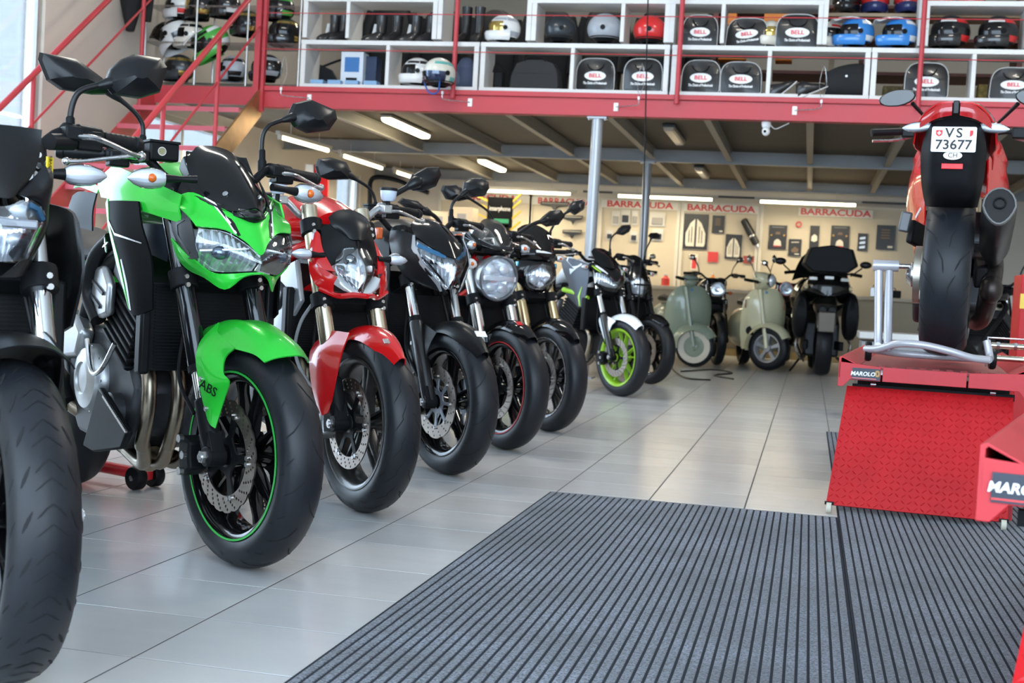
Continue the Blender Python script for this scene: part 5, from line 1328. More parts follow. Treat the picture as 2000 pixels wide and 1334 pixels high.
# ---- lifting tables
LIFTR = mat('lift red paint', (.48, .035, .042), .45, var=.12, vscale=6, spec=.35)
RAMPR = mat('ramp red paint', (.46, .006, .010), .42, var=.15, vscale=9, spec=.35)
LIFTD = mat('worn lift deck', (.30, .06, .06), .5, var=.35, vscale=7)
DARKST = mat('dark steel', (.012, .012, .013), .55, spec=.2)
LBLU = mat('label dark blue', (.022, .028, .045), .35, var=.3, vscale=14)
IVORY = mat('ivory roller', (.55, .52, .42), .4)
def lift(loc, rz, label, ramp=True, ramp_dz=0.0, W=.70, ramp_dx=0.0, ldx=0.0):
    o = empty('motorcycle_lift', loc, rz, label, 'lift', 'red motorcycle lifting tables')
    H = .560; L = 2.1
    d = MB().prism([(0.0, .02, H-.012), (W, .02, H-.012), (W, L, H-.012), (.0, L, H-.012)], (0, 0, .012)).build('deck', LIFTD, o, smooth=False)
    for x0, x1 in ((0, .158), (.165, .47), (.477, W)):
        z0 = H-.055; pl = [(x0, 0, H), (x1, 0, H), (x1, 0, z0), (x0, 0, z0)]
        if x0 == 0: pl = [(0, 0, H+.012), (x1, 0, H), (x1, 0, z0), (.045, 0, z0), (.020, 0, z0-.028), (0, 0, z0-.028)]
        if x1 == W: pl = [(x0, 0, H), (W, 0, H+.012), (W, 0, z0-.028), (W-.02, 0, z0-.028), (W-.045, 0, z0), (x0, 0, z0)]
        MB().prism(pl, (0, .006, 0)).build('front_lip', LIFTR, o, smooth=False, bevel=.0015)
    for s, xx in ((1, 0), (-1, W)):
        k = MB(); sec = [(xx, H+.030), (xx+s*.010, H+.034), (xx+s*.075, H+.002), (xx+s*.075, H-.001), (xx+s*.012, H+.028), (xx+s*.008, H+.024), (xx+s*.008, H-.05), (xx, H-.05)]
        pts = [V(x, 0, z) for x, z in sec]
        k.prism(pts, (0, L, 0)).build('side_rail', LIFTR, o, smooth=False, bevel=.001)
    t = MB()
    for i in range(5):
        for j in range(8):
            t.box((.16+i*.1+(j % 2)*.05, .03+j*.016, H+.001), (.03, .005, .003), rot=Matrix.Rotation(.7 if i % 2 else -.7, 3, 'Z'))
    stuff(t.build('deck_tread', LIFTD, o, smooth=False))
    l = MB().box((.104+ldx, -.0022, H-.030), (.104, .003, .044)).build('maker_label', LBLU, o, smooth=False)
    text('label_lettering', 'MAROLO', .0215, WHITE, l, frame((.092+ldx, -.0042, H-.030), (1, 0, 0), (0, 0, 1)), .0005, .18, .0006, 1.02)
    MB().box((.098+ldx, -.0040, H-.047), (.09, .001, .003)).build('label_line', RED, l, smooth=False)
    g = MB()
    for i in range(9):
        a = 2*math.pi*i/9; g.box((.146+ldx+.006*math.cos(a), -.0042, H-.026+.010*math.sin(a)), (.006, .0012, .007), rot=Matrix.Rotation(a, 3, 'Y'))
    g.build('label_gear_mark', mat('ochre mark', (.45, .25, .08), .5), l, smooth=False)
    # scissor frame below
    for s, xx in ((1, .10), (-1, W-.10)):
        MB().beam((xx, .35, H-.05), (xx, 1.75, .07), .03, .07).build('scissor_arm', DARKST, o, smooth=False)
        MB().beam((xx+s*.05, .35, .07), (xx+s*.05, 1.75, H-.05), .03, .07).build('scissor_arm', DARKST, o, smooth=False)
    MB().box((W/2, .30, .48), (W-.12, .06, .07)).build('cross_member', DARKST, o, smooth=False, bevel=.004)
    MB().box((W/2, 1.05, .035), (W-.06, 1.9, .07)).build('base_frame', LIFTR, o, smooth=False, bevel=.004)
    if ramp:
        # hinged run-up ramp of chequer plate, hanging down to the floor on two rollers
        P0 = V(-.005+ramp_dx, -.14+ramp_dz, .035); P1 = V(.03+ramp_dx, .10, .475); wd = .635
        a = P0; bb = P1; ex = V(wd, 0, 0)
        up = (P1-P0); n_ = V(0, -up.z, up.y).normalized()
        q0, q1, q2, q3 = P0, P0+V(wd+.01, 0, 0), P1+V(wd-.02, 0, 0), P1
        r = MB().prism([q0, q1, q2, q3], -n_*.006).build('ramp', RAMPR, o, smooth=False)
        c = MB()
        U = 27; Vn = 20
        for j in range(Vn):
            for i in range(U):
                u = (i+.5)/U; v = (j+.5)/Vn
                p = q0.lerp(q1, u).lerp(q3.lerp(q2, u), v)
                ang = .75 if (i+j) % 2 else -.75
                xd = V(1, 0, 0); yd = (q3-q0).normalized()
                dd = (xd*math.cos(ang)+yd*math.sin(ang)); bbv = dd.cross(n_)
                L2, w2 = .011, .0032
                vs = [p-dd*L2-bbv*w2*.2, p-bbv*w2, p+dd*L2-bbv*w2*.2, p+dd*L2+bbv*w2*.2, p+bbv*w2, p-dd*L2+bbv*w2*.2, p-dd*L2*.5+n_*.0024, p+dd*L2*.5+n_*.0024]
                c.add(vs, [(0, 1, 7, 6), (1, 2, 7), (2, 3, 7), (3, 4, 7), (4, 5, 6, 7), (5, 0, 6)])
        stuff(c.build('chequer_studs', RAMPR, r, smooth=False))
        for xx in (q0.x+.012, q1.x-.012):
            MB().cyl((xx-.009, q0.y-.002, .023), (xx+.009, q0.y-.002, .023), .020, 16).build('ramp_roller', IVORY, r)
            MB().box((xx, q0.y+.004, .040), (.034, .012, .012)).build('roller_bracket', DARKST, r, smooth=False)
        for xx in (.12, W-.14):
            MB().cyl((xx, .09, .488), (xx+.02, .09, .488), .008, 10).build('ramp_pin', STEEL, o)
        MB().box((W/2, .125, .472), (W-.10, .025, .025)).build('ramp_hinge_bar', MATTB, o, smooth=False)
    return o
LIFT1 = lift((.125, 5.24, 0), math.radians(-5), 'red lifting table carrying the red sports motorcycle')
LIFT2 = lift((.258, 2.04, 0), math.radians(-13), 'red lifting table corner jutting in at the right edge, nearest the camera', ramp_dz=-.30, ramp_dx=.062, ldx=-.032)
# ---- grey paddock stand on the lift
PST = mat('grey stand paint', (.42, .41, .44), .32, .3, coat=.3)
ps = empty('paddock_stand', (.30, 5.35, .575), 0, 'grey tubular single-sided paddock stand on the lifting table', 'stand')
def P3(X, Y, Z): return V(X-.30, Y-5.35, Z-.575)
tubeset('base_tube', [P3(.225, 5.30, .625), P3(.27, 5.24, .630), P3(.335, 5.18, .655), P3(.42, 5.15, .657), P3(.52, 5.15, .640), P3(.60, 5.17, .620), P3(.665, 5.20, .615)], .0145, PST, ps, 14, 6)
tubeset('base_tube', [P3(.665, 5.20, .615), P3(.675, 5.24, .625), P3(.662, 5.26, .685)], .0145, PST, ps, 14, 5)
tubeset('rear_tube', [P3(.23, 5.32, .625), P3(.36, 5.42, .612), P3(.52, 5.42, .61), P3(.66, 5.28, .615)], .0145, PST, ps, 12, 6)
tubeset('upright', [P3(.272, 5.36, .635), P3(.274, 5.40, .66), P3(.260, 5.44, .935)], .0165, PST, ps, 14, 3)
tubeset('upright', [P3(.305, 5.30, .640), P3(.308, 5.36, .66), P3(.300, 5.44, .935)], .0165, PST, ps, 14, 3)
MB().cyl(P3(.236, 5.44, .955), P3(.335, 5.44, .957), .023, 18).build('spindle_head', PST, ps)
MB().cyl(P3(.33, 5.44, .957), P3(.40, 5.44, .958), .010, 14).build('spindle', STEEL, ps)
for x in (.235, .690): MB().lathe([(.012, -.012), (.036, -.012), (.040, -.006), (.040, .006), (.036, .012), (.012, .012)], P3(x, 5.32 if x < .5 else 5.28, .617), (1, 0, 0), 20).build('stand_wheel', BLACK, ps)
# ---- red sports bike on the lift, seen from behind (origin under its rear axle)
def lift_bike():
    A = 173
    b = bike('sports_motorcycle', 'red motorcycle seen from behind on the lifting table, licence plate VS 73677', (.522, 5.44), A, .612)
    R = .315
    w = wheel('rear_wheel', R, .176, .222, (0, 0, R), b, GLOSSB, 5, 'y', n=72)
    tread('rear', R, .176, .222, (0, 0, R), w)
    disc(.07, .12, .085, (0, 0, R), w, nh=12, rows=3)
    # chain and sprocket on the left
    teeth = []
    for i in range(84):
        a = 2*math.pi*i/84; r = .108 if i % 2 else .100; teeth.append((r*math.cos(a), r*math.sin(a)))
    MB().plate(teeth, [circ(.06, 24)], .006, frame((0, .112, R), (1, 0, 0), (0, 0, 1))).build('sprocket', STEEL, w, ang=20)
    ch = MB()
    for i in range(40):
        a = math.pi/2+math.pi*i/39; p = V(.108*math.cos(a), .112, R+.108*math.sin(a)); ch.box(p, (.011, .026, .010), rot=Matrix.Rotation(-a+math.pi/2, 3, 'Y'))
    for i in range(36):
        for sgn in (-1, 1): ch.box((.012+i*.0125, .112, R+sgn*.108*(1-i/36*.5)), (.009, .016, .008))
    stuff(ch.build('chain', mat('chain brass steel', (.5, .46, .38), .35, .9), w, smooth=False))
    MB().lathe([(.05, -.01), (.05, .02), (.03, .04), (.0, .045)], (0, .115, R), (0, 1, 0), 20).build('hub_nut', STEEL, w)
    s = MB(); s.beam((.55, -.10, .42), (.02, -.125, R), .05, .085); s.box((.50, 0, .42), (.12, .26, .10)); s.build('swingarm', MATTB, b, bevel=.01)
    # tail: red cowl, lamp, black undertray with plate
    def T(x, y, z): return V(x, y, z)
    C = Surf(half([[(-.36, 0, .945), (-.35, .075, .935), (-.30, .135, .875), (-.25, .150, .80)], [(-.20, 0, .965), (-.20, .085, .955), (-.15, .145, .89), (-.10, .150, .80)], [(.0, 0, .95), (.0, .09, .94), (.02, .14, .87), (.05, .14, .80)], [(.25, 0, .86), (.25, .10, .85), (.25, .14, .80), (.25, .14, .76)]]), 4, 4)
    tl = MB().sheet(C, .005, -1).build('tail_cowl', RED, b, ang=50)
    for s in (-1, 1):
        Lp = Surf([[V(x, s*y, z) for x, y, z in r] for r in ([(-.368, .014, .940), (-.362, .060, .934), (-.330, .105, .905)], [(-.372, .014, .915), (-.366, .065, .908), (-.325, .122, .880)], [(-.368, .014, .893), (-.358, .070, .880), (-.315, .130, .850)])], 4, 4)
        MB().sheet(Lp, .012, -s).build('tail_lamp', REDL, tl, ang=60)
        signal(b, (-.30, s*.085, .862), (-.08, s, -.10), .105, .021, .04)
    MB().box((-.365, 0, .922), (.014, .022, .05)).build('lamp_divider', SATIN, tl, bevel=.004)
    U = Surf(half([[(-.335, 0, .880), (-.330, .060, .875), (-.30, .090, .86)], [(-.395, 0, .79), (-.385, .068, .79), (-.33, .108, .78)], [(-.375, 0, .69), (-.365, .070, .69), (-.29, .108, .69)], [(-.335, 0, .615), (-.325, .068, .61), (-.24, .098, .62)], [(-.20, 0, .575), (-.20, .070, .575), (-.14, .090, .58)]]), 4, 4)
    MB().sheet(U, .006, -1).build('undertray', MATTB, b, ang=50)
    pm = frame((-.408, 0, .800), (0, -1, 0), (.16, 0, 1))
    o2 = [(-.0775, -.047), (.0775, -.047), (.0775, .047), (-.0775, .047)]
    rnd = []
    for cx, cy, a0 in ((.0715, .041, 0), (-.0715, .041, 90), (-.0715, -.041, 180), (.0715, -.041, 270)):
        for k in range(5): a = math.radians(a0+k*22.5); rnd.append((cx+.006*math.cos(a), cy+.006*math.sin(a)))
    pl = MB().plate(rnd, [], .002, pm).build('licence_plate', mat('plate white', (.82, .83, .84), .35), b, ang=30)
    INK = mat('plate ink', (.01, .01, .011), .5)
    def pt(name, s, size, x, y, mt=INK, **k): return text(name, s, size, mt, pl, pm @ Matrix.Translation((x, y, .0014)), .0004, **k)
    pt('plate_text', 'V', .050, -.016, .0225, bold=.0009); pt('plate_text', 'S', .050, .018, .0225, bold=.0009); pt('plate_text', '73677', .050, .0, -.0215, sx=1.02, bold=.0009)
    PR = mat('plate red', (.62, .02, .03), .4)
    def shield(x): return [(x-.0115, .034), (x+.0115, .034), (x+.0115, .020), (x+.007, .013), (x, .0105), (x-.007, .013), (x-.0115, .020)]
    MB().plate(shield(-.052), [], .0008, pm @ Matrix.Translation((0, 0, .0014))).build('plate_shield', PR, pl, smooth=False)
    cr_ = MB(); cr_.box((-.052, .023, .0021), (.004, .014, .0004)); cr_.box((-.052, .023, .0023), (.013, .004, .0004)); cr_.xf(pm); cr_.build('shield_cross', WHITE, pl, smooth=False)
    MB().plate([(.054, .034), (.0655, .034), (.0655, .020), (.061, .013), (.054, .0105)], [], .0008, pm @ Matrix.Translation((0, 0, .0014))).build('plate_shield', PR, pl, smooth=False)
    for i in range(3):
        for j in range(2): MB().plate(circ(.0016, 5, (.0455+j*.005, .030-i*.006)), [], .0006, pm @ Matrix.Translation((0, 0, .0014))).build('shield_star', PR, pl, smooth=False)
    um = frame((-.408, 0, .742), (0, -1, 0), (-.16, 0, 1))
    ov = MB().plate([(.033*math.cos(a), .0155*math.sin(a)) for a in [2*math.pi*i/28 for i in range(28)]], [], .002, um).build('country_sticker', WHITE, b, ang=30)
    text('sticker_text', 'CH', .024, INK, ov, um @ Matrix.Translation((0, 0, .0012)), .0004)
    text('undertray_lettering', 'PROVES', .019, RED, b, frame((-.3905, 0, .747), (0, -1, 0), (-.16, 0, 1)), .0008, .15, .0005, 1.7)
    MB().box((-.388, 0, .705), (.012, .075, .020), rot=Matrix.Rotation(-.15, 3, 'Y')).build('red_reflector', mat('red reflector', (.7, .01, .015), .25, coat=.6), b, smooth=False, bevel=.002)
    # silencer on the right
    m_ = MB(); a0 = V(-.30, -.172, .565); dd = V(-.92, -.02, .40).normalized(); f = dd.orthogonal()
    side = V(0, 1, 0); upv = dd.cross(side).normalized(); upv = upv if upv.z > 0 else -upv
    def sec(p, sw, sh, n=18):
        out = []
        for i in range(n):
            a = 2*math.pi*i/n; y = math.cos(a); zz = math.sin(a)
            k = .062*sw*(1-.28*(zz < 0)*abs(zz)); out.append(p+side*y*k+upv*zz*.080*sh)
        return out
    sil = m_.loft([sec(a0-dd*.42, .55, .55), sec(a0-dd*.34, .9, .9), sec(a0-dd*.12, 1, 1), sec(a0, 1, 1), sec(a0+dd*.012, .93, .93)]).build('silencer', mat('dark silencer', (.035, .034, .034), .35, .6), b, ang=50)
    MB().loft([sec(a0+dd*.010, 1.0, 1.0), sec(a0+dd*.018, .96, .96), sec(a0+dd*.018, .86, .88), sec(a0+dd*.010, .86, .88)], cap=False).build('silencer_end_ring', mat('satin grey metal', (.22, .215, .21), .4, .9), sil, ang=40)
    MB().loft([sec(a0+dd*.006, .87, .89), sec(a0+dd*.010, .84, .86)]).build('silencer_end', MATTB, sil)
    MB().lathe([(.024, -.01), (.024, .012), (.018, .012), (.017, -.04)], a0+dd*.008+upv*.012, dd, 20, cap=False).build('outlet', BLACK, sil)
    tubeset('exhaust_pipe', [a0-dd*.36, V(.10, -.17, .36), V(.02, -.16, .28), V(.16, -.14, .16), V(.40, -.10, .14), V(.60, -.05, .20)], [.032, .036, .040, .036, .030, .028], mat('dark exhaust', (.045, .035, .032), .4, .8), b, 14, 6)
    MB().sphere((.0, -.165, .27), .055, 16, 10, (1, .8, 1)).build('exhaust_valve', mat('dark exhaust', (.045, .035, .032), .4, .8), b)
    # seat, tank, front
    body_loft('seat', [(-.20, .10, .90, .965), (.05, .125, .86, .935), (.30, .13, .80, .87), (.48, .10, .80, .86)], SEATM, b)
    body_loft('fuel_tank', [(.42, .10, .72, .90, .7), (.58, .17, .70, .98, .7), (.72, .20, .68, 1.02, .65), (.88, .19, .68, 1.0, .6), (1.0, .12, .72, .93, .6)], RED, b, 4, 18)
    for s in (-1, 1):
        D = Surf([[V(x, s*y, z) for x, y, z in r] for r in ([(.42, .12, .84), (.62, .175, .86), (.86, .19, .84)], [(.40, .125, .76), (.62, .20, .74), (.88, .225, .68)], [(.42, .125, .66), (.60, .18, .62), (.84, .20, .54)], [(.46, .12, .50), (.58, .145, .46), (.74, .16, .40)])], 4, 4)
        d_ = MB().sheet(D, .006, s).build('side_fairing', RED, b, ang=50)
        MB().ribbon(D, [(.75, .15), (.78, .4)], .012, .003, -s).build('fairing_mark', WHITEP, d_)
        pg = MB(); pg.beam((.30, s*.12, .48), (.22, s*.165, .50), .03, .10); p_ = pg.build('footpeg_plate', MATTB, b, bevel=.01)
        MB().box((.20, s*.185, .535), (.03, .045, .085), rot=Matrix.Rotation(.15, 3, 'X')).build('footpeg', mat('peg grey', (.12, .12, .125), .45, .5), p_, bevel=.008)
    engine_b = MB().prism([(.45, -.15, .20), (.45, -.15, .50), (.62, -.15, .62), (.90, -.15, .55), (.95, -.15, .30), (.80, -.15, .14), (.55, -.15, .12)], (0, .30, 0)).build('engine', DARKALU, b, bevel=.02)
    wheel('front_wheel', .30, .12, .218, (1.46, 0, .30), b, GLOSSB, 5, 'y', n=48)
    for s in (-1, 1): MB().cyl((1.46, s*.105, .30), (1.46-.33, s*.105, 1.02), .027, 16).build('fork_leg', GOLD, b)
    MB().box((1.20, 0, .90), (.06, .26, .045), rot=Matrix.Rotation(.42, 3, 'Y')).build('triple_clamp', MATTB, b, bevel=.004)
    hb = tubeset('handlebar', [(.86, .40, .985), (.93, .27, 1.0), (1.06, .16, 1.02), (1.10, .05, .985), (1.10, -.05, .985), (1.06, -.16, 1.02), (.93, -.27, 1.0), (.86, -.40, .985)], .0125, MATTB, b, 10, 4)
    for s in (-1, 1):
        MB().cyl((.925, s*.275, 1.0), (.862, s*.40, .985), .0185, 14).build('grip', BLACK, hb)
        MB().box((.945, s*.24, 1.0), (.05, .06, .05)).build('switch_gear', BLACK, hb, bevel=.006)
        tubeset('lever', [(.985, s*.22, .985), (.975, s*.30, .965), (.935, s*.40, .955)], .007, STEEL, hb, 8, 4)
    for s in (-1, 1):
        h = MB().loft([[V(.80+dx, s*(.285+.075*k*math.cos(t)+(.012 if math.cos(t) > 0 else 0)), 1.135+.038*k*math.sin(t)-.012*math.cos(t)) for t in [2*math.pi*i/16 for i in range(16)]] for dx, k in ((-.006, .92), (0, 1), (.02, .85), (.03, .3))]).build('mirror', SATIN, b, ang=50)
        MB().loft([[V(.793+dx, s*(.285+.068*math.cos(t)+(.012 if math.cos(t) > 0 else 0)), 1.135+.033*math.sin(t)-.012*math.cos(t)) for t in [2*math.pi*i/16 for i in range(16)]] for dx in (0, -.003)]).build('mirror_glass', mat('mirror glass with painted reflection', (.14, .145, .15), .5, .2), h, ang=30)  # grey reflection of the ceiling put into the glass colour
        tubeset('mirror_stem', [(.95, s*.15, 1.05), (.90, s*.18, 1.075), (.82, s*.225, 1.115)], [.007, .008, .010], SATIN, h, 10, 5)
    return b
lift_bike()
# ---- red paddock stand whose rollers show under the green bike
rs = empty('paddock_stand', (-2.26, 4.26, 0), 0, 'red paddock stand with black rollers on the floor under the green motorcycle', 'stand')
def Q3(X, Y, Z): return V(X+2.26, Y-4.26, Z)
PR_ = mat('bright red tube', (.72, .03, .04), .3, coat=.5)
tubeset('stand_tube', [Q3(-2.27, 4.24, .055), Q3(-2.45, 4.29, .06), Q3(-2.62, 4.345, .065), Q3(-2.95, 4.45, .08)], .022, PR_, rs, 12, 3)
MB().cyl(Q3(-2.455, 4.292, .060), Q3(-2.475, 4.297, .0605), .0245, 12).build('tube_sleeve', STEEL, rs)
MB().box(Q3(-2.26, 4.265, .075), (.035, .05, .09)).build('roller_bracket', PR_, rs, bevel=.005)
for dx, dy in ((-.012, -.045), (.006, .05)):
    wv = MB().lathe([(.012, -.020), (.038, -.020), (.042, -.014), (.042, .014), (.038, .020), (.012, .020)], Q3(-2.26+dx, 4.265+dy, .0425), (.42, .91, 0), 24).build('roller', BLACK, rs)
    MB().cyl(Q3(-2.26+dx, 4.265+dy, .0425)-V(.42, .91, 0)*.024, Q3(-2.26+dx, 4.265+dy, .0425)+V(.42, .91, 0)*.024, .010, 12).build('roller_hub', STEEL, wv)
# ================================================================== SHELVING ON THE MEZZANINE
SD = .38; SY = BY+.05
zb0, zb1 = 2.606, 2.650
zm0, zm1 = at(1000, 94, SY).z, at(1000, 83, SY).z
zt0 = at(1500, 9, SY).z; zt1 = zt0+.045
def X_(p, y): return at(p, y, SY).x
def shelf_unit(pxs, yref, z0, z1, label, bottom=True, top=True, tb=.044):
    xs_ = [X_(p, yref) for p in pxs]; x0, x1 = xs_[0]-.026, xs_[-1]+.026
    o = empty('shelf_unit', ((x0+x1)/2, SY, z0), 0, label, 'shelf', 'white cube shelves along the mezzanine edge')
    cx = (x0+x1)/2
    if bottom: MB().box((0, SD/2, tb/2), (x1-x0, SD, tb)).build('shelf_board', SHELFW, o, smooth=False, bevel=.002)
    if top: MB().box((0, SD/2, z1-z0-tb/2), (x1-x0, SD, tb)).build('shelf_board', SHELFW, o, smooth=False, bevel=.002)
    for i, x in enumerate(xs_):
        w = .046 if i in (0, len(xs_)-1) else .036
        MB().box((x-cx, SD/2, (z1-z0)/2), (w, SD-.004, z1-z0-(tb if bottom else 0)-(tb if top else 0))).build('upright', SHELFW, o, smooth=False, bevel=.002)
    return o
for pxs, n_ in (((590, 755, 928), 'leftmost lower white shelf unit beside the stair landing'), ((941, 1116, 1300), 'second lower white shelf unit, holding a plain black bag and two logo bags'), ((1315, 1501, 1693), 'third lower white shelf unit, holding two logo bags and black shoes'), ((1706, 1901, 2096), 'rightmost lower white shelf unit, above the red bike on the lift')):
    shelf_unit(pxs, 150, zb0, zm1, n_, tb=.042)
for pxs, n_ in (((596, 679, 849), 'upper white shelf unit holding the pairs of black boots'), ((859, 1033), 'upper white shelf compartment with boots and a white helmet'), ((1043, 1216, 1303), 'upper white shelf unit with dark, grey and red helmets'), ((1313, 1412, 1603), 'upper white shelf unit with three logo bags'), ((1612, 1800), 'upper white shelf compartment with two blue helmets'), ((1810, 2010), 'upper white shelf compartment with two black and red helmets')):
    shelf_unit(pxs, 40, zm1, zt1+(.30 if pxs[0] in (859, 1612) else 0), n_, bottom=False)
# ---- goods
BAGM = mat('black vinyl bag', (.012, .012, .013), .33, coat=.25, bump=.08, bscale=60)
PIPE = mat('grey piping', (.55, .55, .54), .5)
SHR = mat('logo red', (.65, .03, .04), .4)
def bag(px, py, w, h, label, tilt=0.0, y=None, lean=0.0, yaw=0.0):
    """logo helmet bag: px/py = centre of its base"""
    Y = (y or SY+.10); b = at(px, py, Y); s = (Y/FPX)*1.03; W = w*s; H = h*s
    zbase = zb1 if py > 120 else zm1
    o = empty('helmet_bag', (b.x, Y, zbase+.002), yaw, label, 'bag', 'black logo helmet bags on the white shelves')
    out = []
    for i in range(25):
        t = math.pi*i/24; x = W/2*math.copysign(abs(math.cos(t))**.55, math.cos(t)); z = H*.45+H*.55*math.sin(t)**.75
        out.append((x, z))
    base = [(W*.46, 0), (W*.5, H*.1)]+out+[(-W*.5, H*.1), (-W*.46, 0)]
    def ring(y, k): return [V(x*k+lean*z/H*W, y, z*(.5+.5*k)) for x, z in base]
    body = MB().loft([ring(.0, .94), ring(.012, 1.0), ring(.10, 1.03), ring(.20, 1.0), ring(.215, .9)]).build('bag_body', BAGM, o, ang=50)
    MB().tube([p+V(0, -.001, 0) for p in ring(.010, .995)], .0042, 6).build('piping', PIPE, o)
    hd = MB().tube([V(-W*.22, .0, H*.82), V(-W*.16, -.010, H*.70), V(0, -.013, H*.62), V(W*.16, -.010, H*.70), V(W*.22, .0, H*.82)], .006, 8, 4).build('handle', BLACK, o)
    zc = H*.46; M = Matrix.Translation((lean*.46*W, 0, 0)) @ frame((0, -.003, zc), (1, 0, tilt), (0, 0, 1))
    ov = MB().plate([(W*.28*math.cos(a), H*.145*math.sin(a)) for a in [2*math.pi*i/28 for i in range(28)]], [], .003, M).build('logo_oval', WHITE, o, ang=30)
    text('logo_text', 'BELL', H*.165, SHR, ov, M @ Matrix.Translation((0, 0, .0018)), .0006, 0, .0016, 1.15)
    text('script_text', 'The Choice of Professionals', H*.105, WHITE, o, M @ Matrix.Translation((0, -H*.225, .001)), .0006, .3, .0012, .62)
    return o
bag(1161, 172, 74, 62, 'logo bag on the lower shelf right of the plain black bag')
bag(1254, 174, 74, 63, 'logo bag on the lower shelf behind the hanging black cable')
bag(1366, 177, 72, 62, 'logo bag on the lower shelf right of a red post, by the rounded bag', lean=.03)
bag(1446, 180, 76, 60, 'rounded logo bag on the lower shelf next to the black shoes', lean=-.02)
bag(1808, 186, 76, 64, 'logo bag on the lower shelf half covered by the red railing post')
bag(1976, 189, 78, 58, 'logo bag on the lower shelf at the right edge of the picture', lean=.04)
bag(1366, 83, 66, 60, 'logo bag on the upper shelf right of the red helmet')
bag(1455, 85, 74, 55, 'slumped logo bag with tilted oval on the upper shelf', tilt=.16, lean=.06)
bag(1556, 87, 78, 63, 'tall logo bag on the upper shelf next to the blue helmets')
# ---- helmets
def sph_patch(th0, th1, ph0, ph1, r, sc, n=10, m_=8, th=.003):
    """strip of an ellipsoid: th = azimuth from the front (deg), ph = elevation (deg)"""
    rows = []
    for i in range(m_+1):
        e = math.radians(ph0+(ph1-ph0)*i/m_); row = []
        for j in range(n+1):
            a = math.radians(th0+(th1-th0)*j/n)
            row.append(V(r*sc[0]*math.cos(e)*math.cos(a), r*sc[1]*math.cos(e)*math.sin(a), r*sc[2]*math.sin(e)))
        rows.append(row)
    S = Surf(rows, 1, 1); S.closed = False
    return S
def helmet(loc, rz, label, shell, accent=None, kind='full', size=1.0, visor=None, accent2=None, rx=0, ry=0, group='helmets on the shelves'):
    o = empty('helmet', loc, rz, label, 'helmet', group); o.rotation_euler = (rx, ry, rz); o.scale = (size,)*3
    r = .135; sc = (1.12, .92, 1.0); C = V(0, 0, .125)
    def place(mb): mb.v = [p+C for p in mb.v]; return mb
    m_ = MB().sphere((0, 0, 0), r, 28, 16, sc, bot=math.radians(128)); place(m_).build('shell', shell, o)
    if kind != 'open':
        chin = []
        for a in range(-105, 106, 15):
            t = math.radians(a); k = 1+(.42 if kind == 'cross' else .22)*math.cos(t)**4 if abs(a) < 90 else 1
            x, y = r*sc[0]*math.cos(t)*k, r*sc[1]*math.sin(t)
            chin.append([C+V(x*.98, y*.98, -.012-.02*(math.cos(t) > 0)), C+V(x*1.03, y*1.03, -.05), C+V(x*.98, y*.98, -.105), C+V(x*.88, y*.88, -.118), C+V(x*.86, y*.86, -.03)])
        MB().loft(chin).build('chin_bar', shell, o, ang=50)
        S = sph_patch(-78, 78, -16, 24, r*1.025, sc); q = MB().sheet(S, .004, -1); place(q).build('visor', visor or GLOSSB, o, ang=60)
    else:
        MB().lathe([(r*.93, -.002), (r*1.0, 0), (r*1.0, .006), (r*.93, .008)], (0, 0, .045), (0, 0, 1), 28, closed=True).build('edge_trim', BLACK, o)
    place(MB().sphere((0, 0, -.005), r*.93, 20, 10, (1.1, .9, 1), top=math.radians(95), bot=math.radians(150))).build('lining', BLACK, o)
    if kind == 'cross':
        rows = [[V(.02, -.11, .235), V(.02, 0, .265), V(.02, .11, .235)], [V(.11, -.11, .235), V(.11, 0, .262), V(.11, .11, .235)], [V(.22, -.075, .205), V(.23, 0, .228), V(.22, .075, .205)]]
        MB().sheet(Surf(rows, 4, 4), .006, 1).build('peak', accent or shell, o, ang=50)
    if accent:
        for s in (-1, 1):
            S = sph_patch(s*95, s*175, 28, 44, r*1.012, sc, 8, 3); place(MB().sheet(S, .003, -s)).build('graphic_stripe', accent, o, ang=60)
            S = sph_patch(s*100, s*165, -34, -14, r*1.012, sc, 8, 3); place(MB().sheet(S, .003, -s)).build('graphic_stripe', accent, o, ang=60)
            S = sph_patch(s*35, s*92, 30, 42, r*1.012, sc, 8, 3); place(MB().sheet(S, .003, -s)).build('graphic_stripe', accent2 or accent, o, ang=60)
    for s in (-1, 1): MB().cyl(C+V(.01, s*r*.90, -.005), C+V(.01, s*r*.97, -.005), .022, 14).build('visor_pivot', BLACK, o)
    return o
HBLK = mat('helmet black', (.010, .010, .011), .18, coat=.6); HWHT = mat('helmet white', (.70, .70, .69), .25, coat=.6)
HBLU = mat('helmet blue', (.03, .20, .55), .25, coat=.6); HRED = mat('helmet red', (.62, .02, .02), .25, coat=.6)
HGRY = mat('helmet grey', (.33, .35, .38), .35, coat=.3); HDRK = mat('helmet dark teal', (.022, .028, .034), .30, coat=.3)
HNVY = mat('helmet navy', (.02, .03, .12), .25, coat=.6); HGRN = mat('helmet green', (.06, .35, .05), .3, coat=.5)
HCRM = mat('helmet cream', (.66, .62, .54), .3, coat=.5); HGLD = mat('gold visor', (.55, .40, .12), .1, .8)
def hp(px, base, Y=None):
    Y = Y or SY+.16; p = at(px, base, Y); z = zb1 if base > 120 else zm1
    return (p.x, Y, z+.028)
helmet(hp(985, 70), math.radians(200), 'white and grey full-face helmet with gold visor on the upper shelf', HWHT, HGRY, visor=HGLD)
helmet(hp(1093, 80), math.radians(200), 'dark glossy open-face helmet on the upper shelf', HDRK, kind='open')
helmet(hp(1180, 80), math.radians(185), 'plain grey open-face helmet on the upper shelf', HGRY, kind='open', size=1.08)
helmet(hp(1268, 82), math.radians(188), 'bright red open-face helmet on the upper shelf', HRED, kind='open', size=1.02)
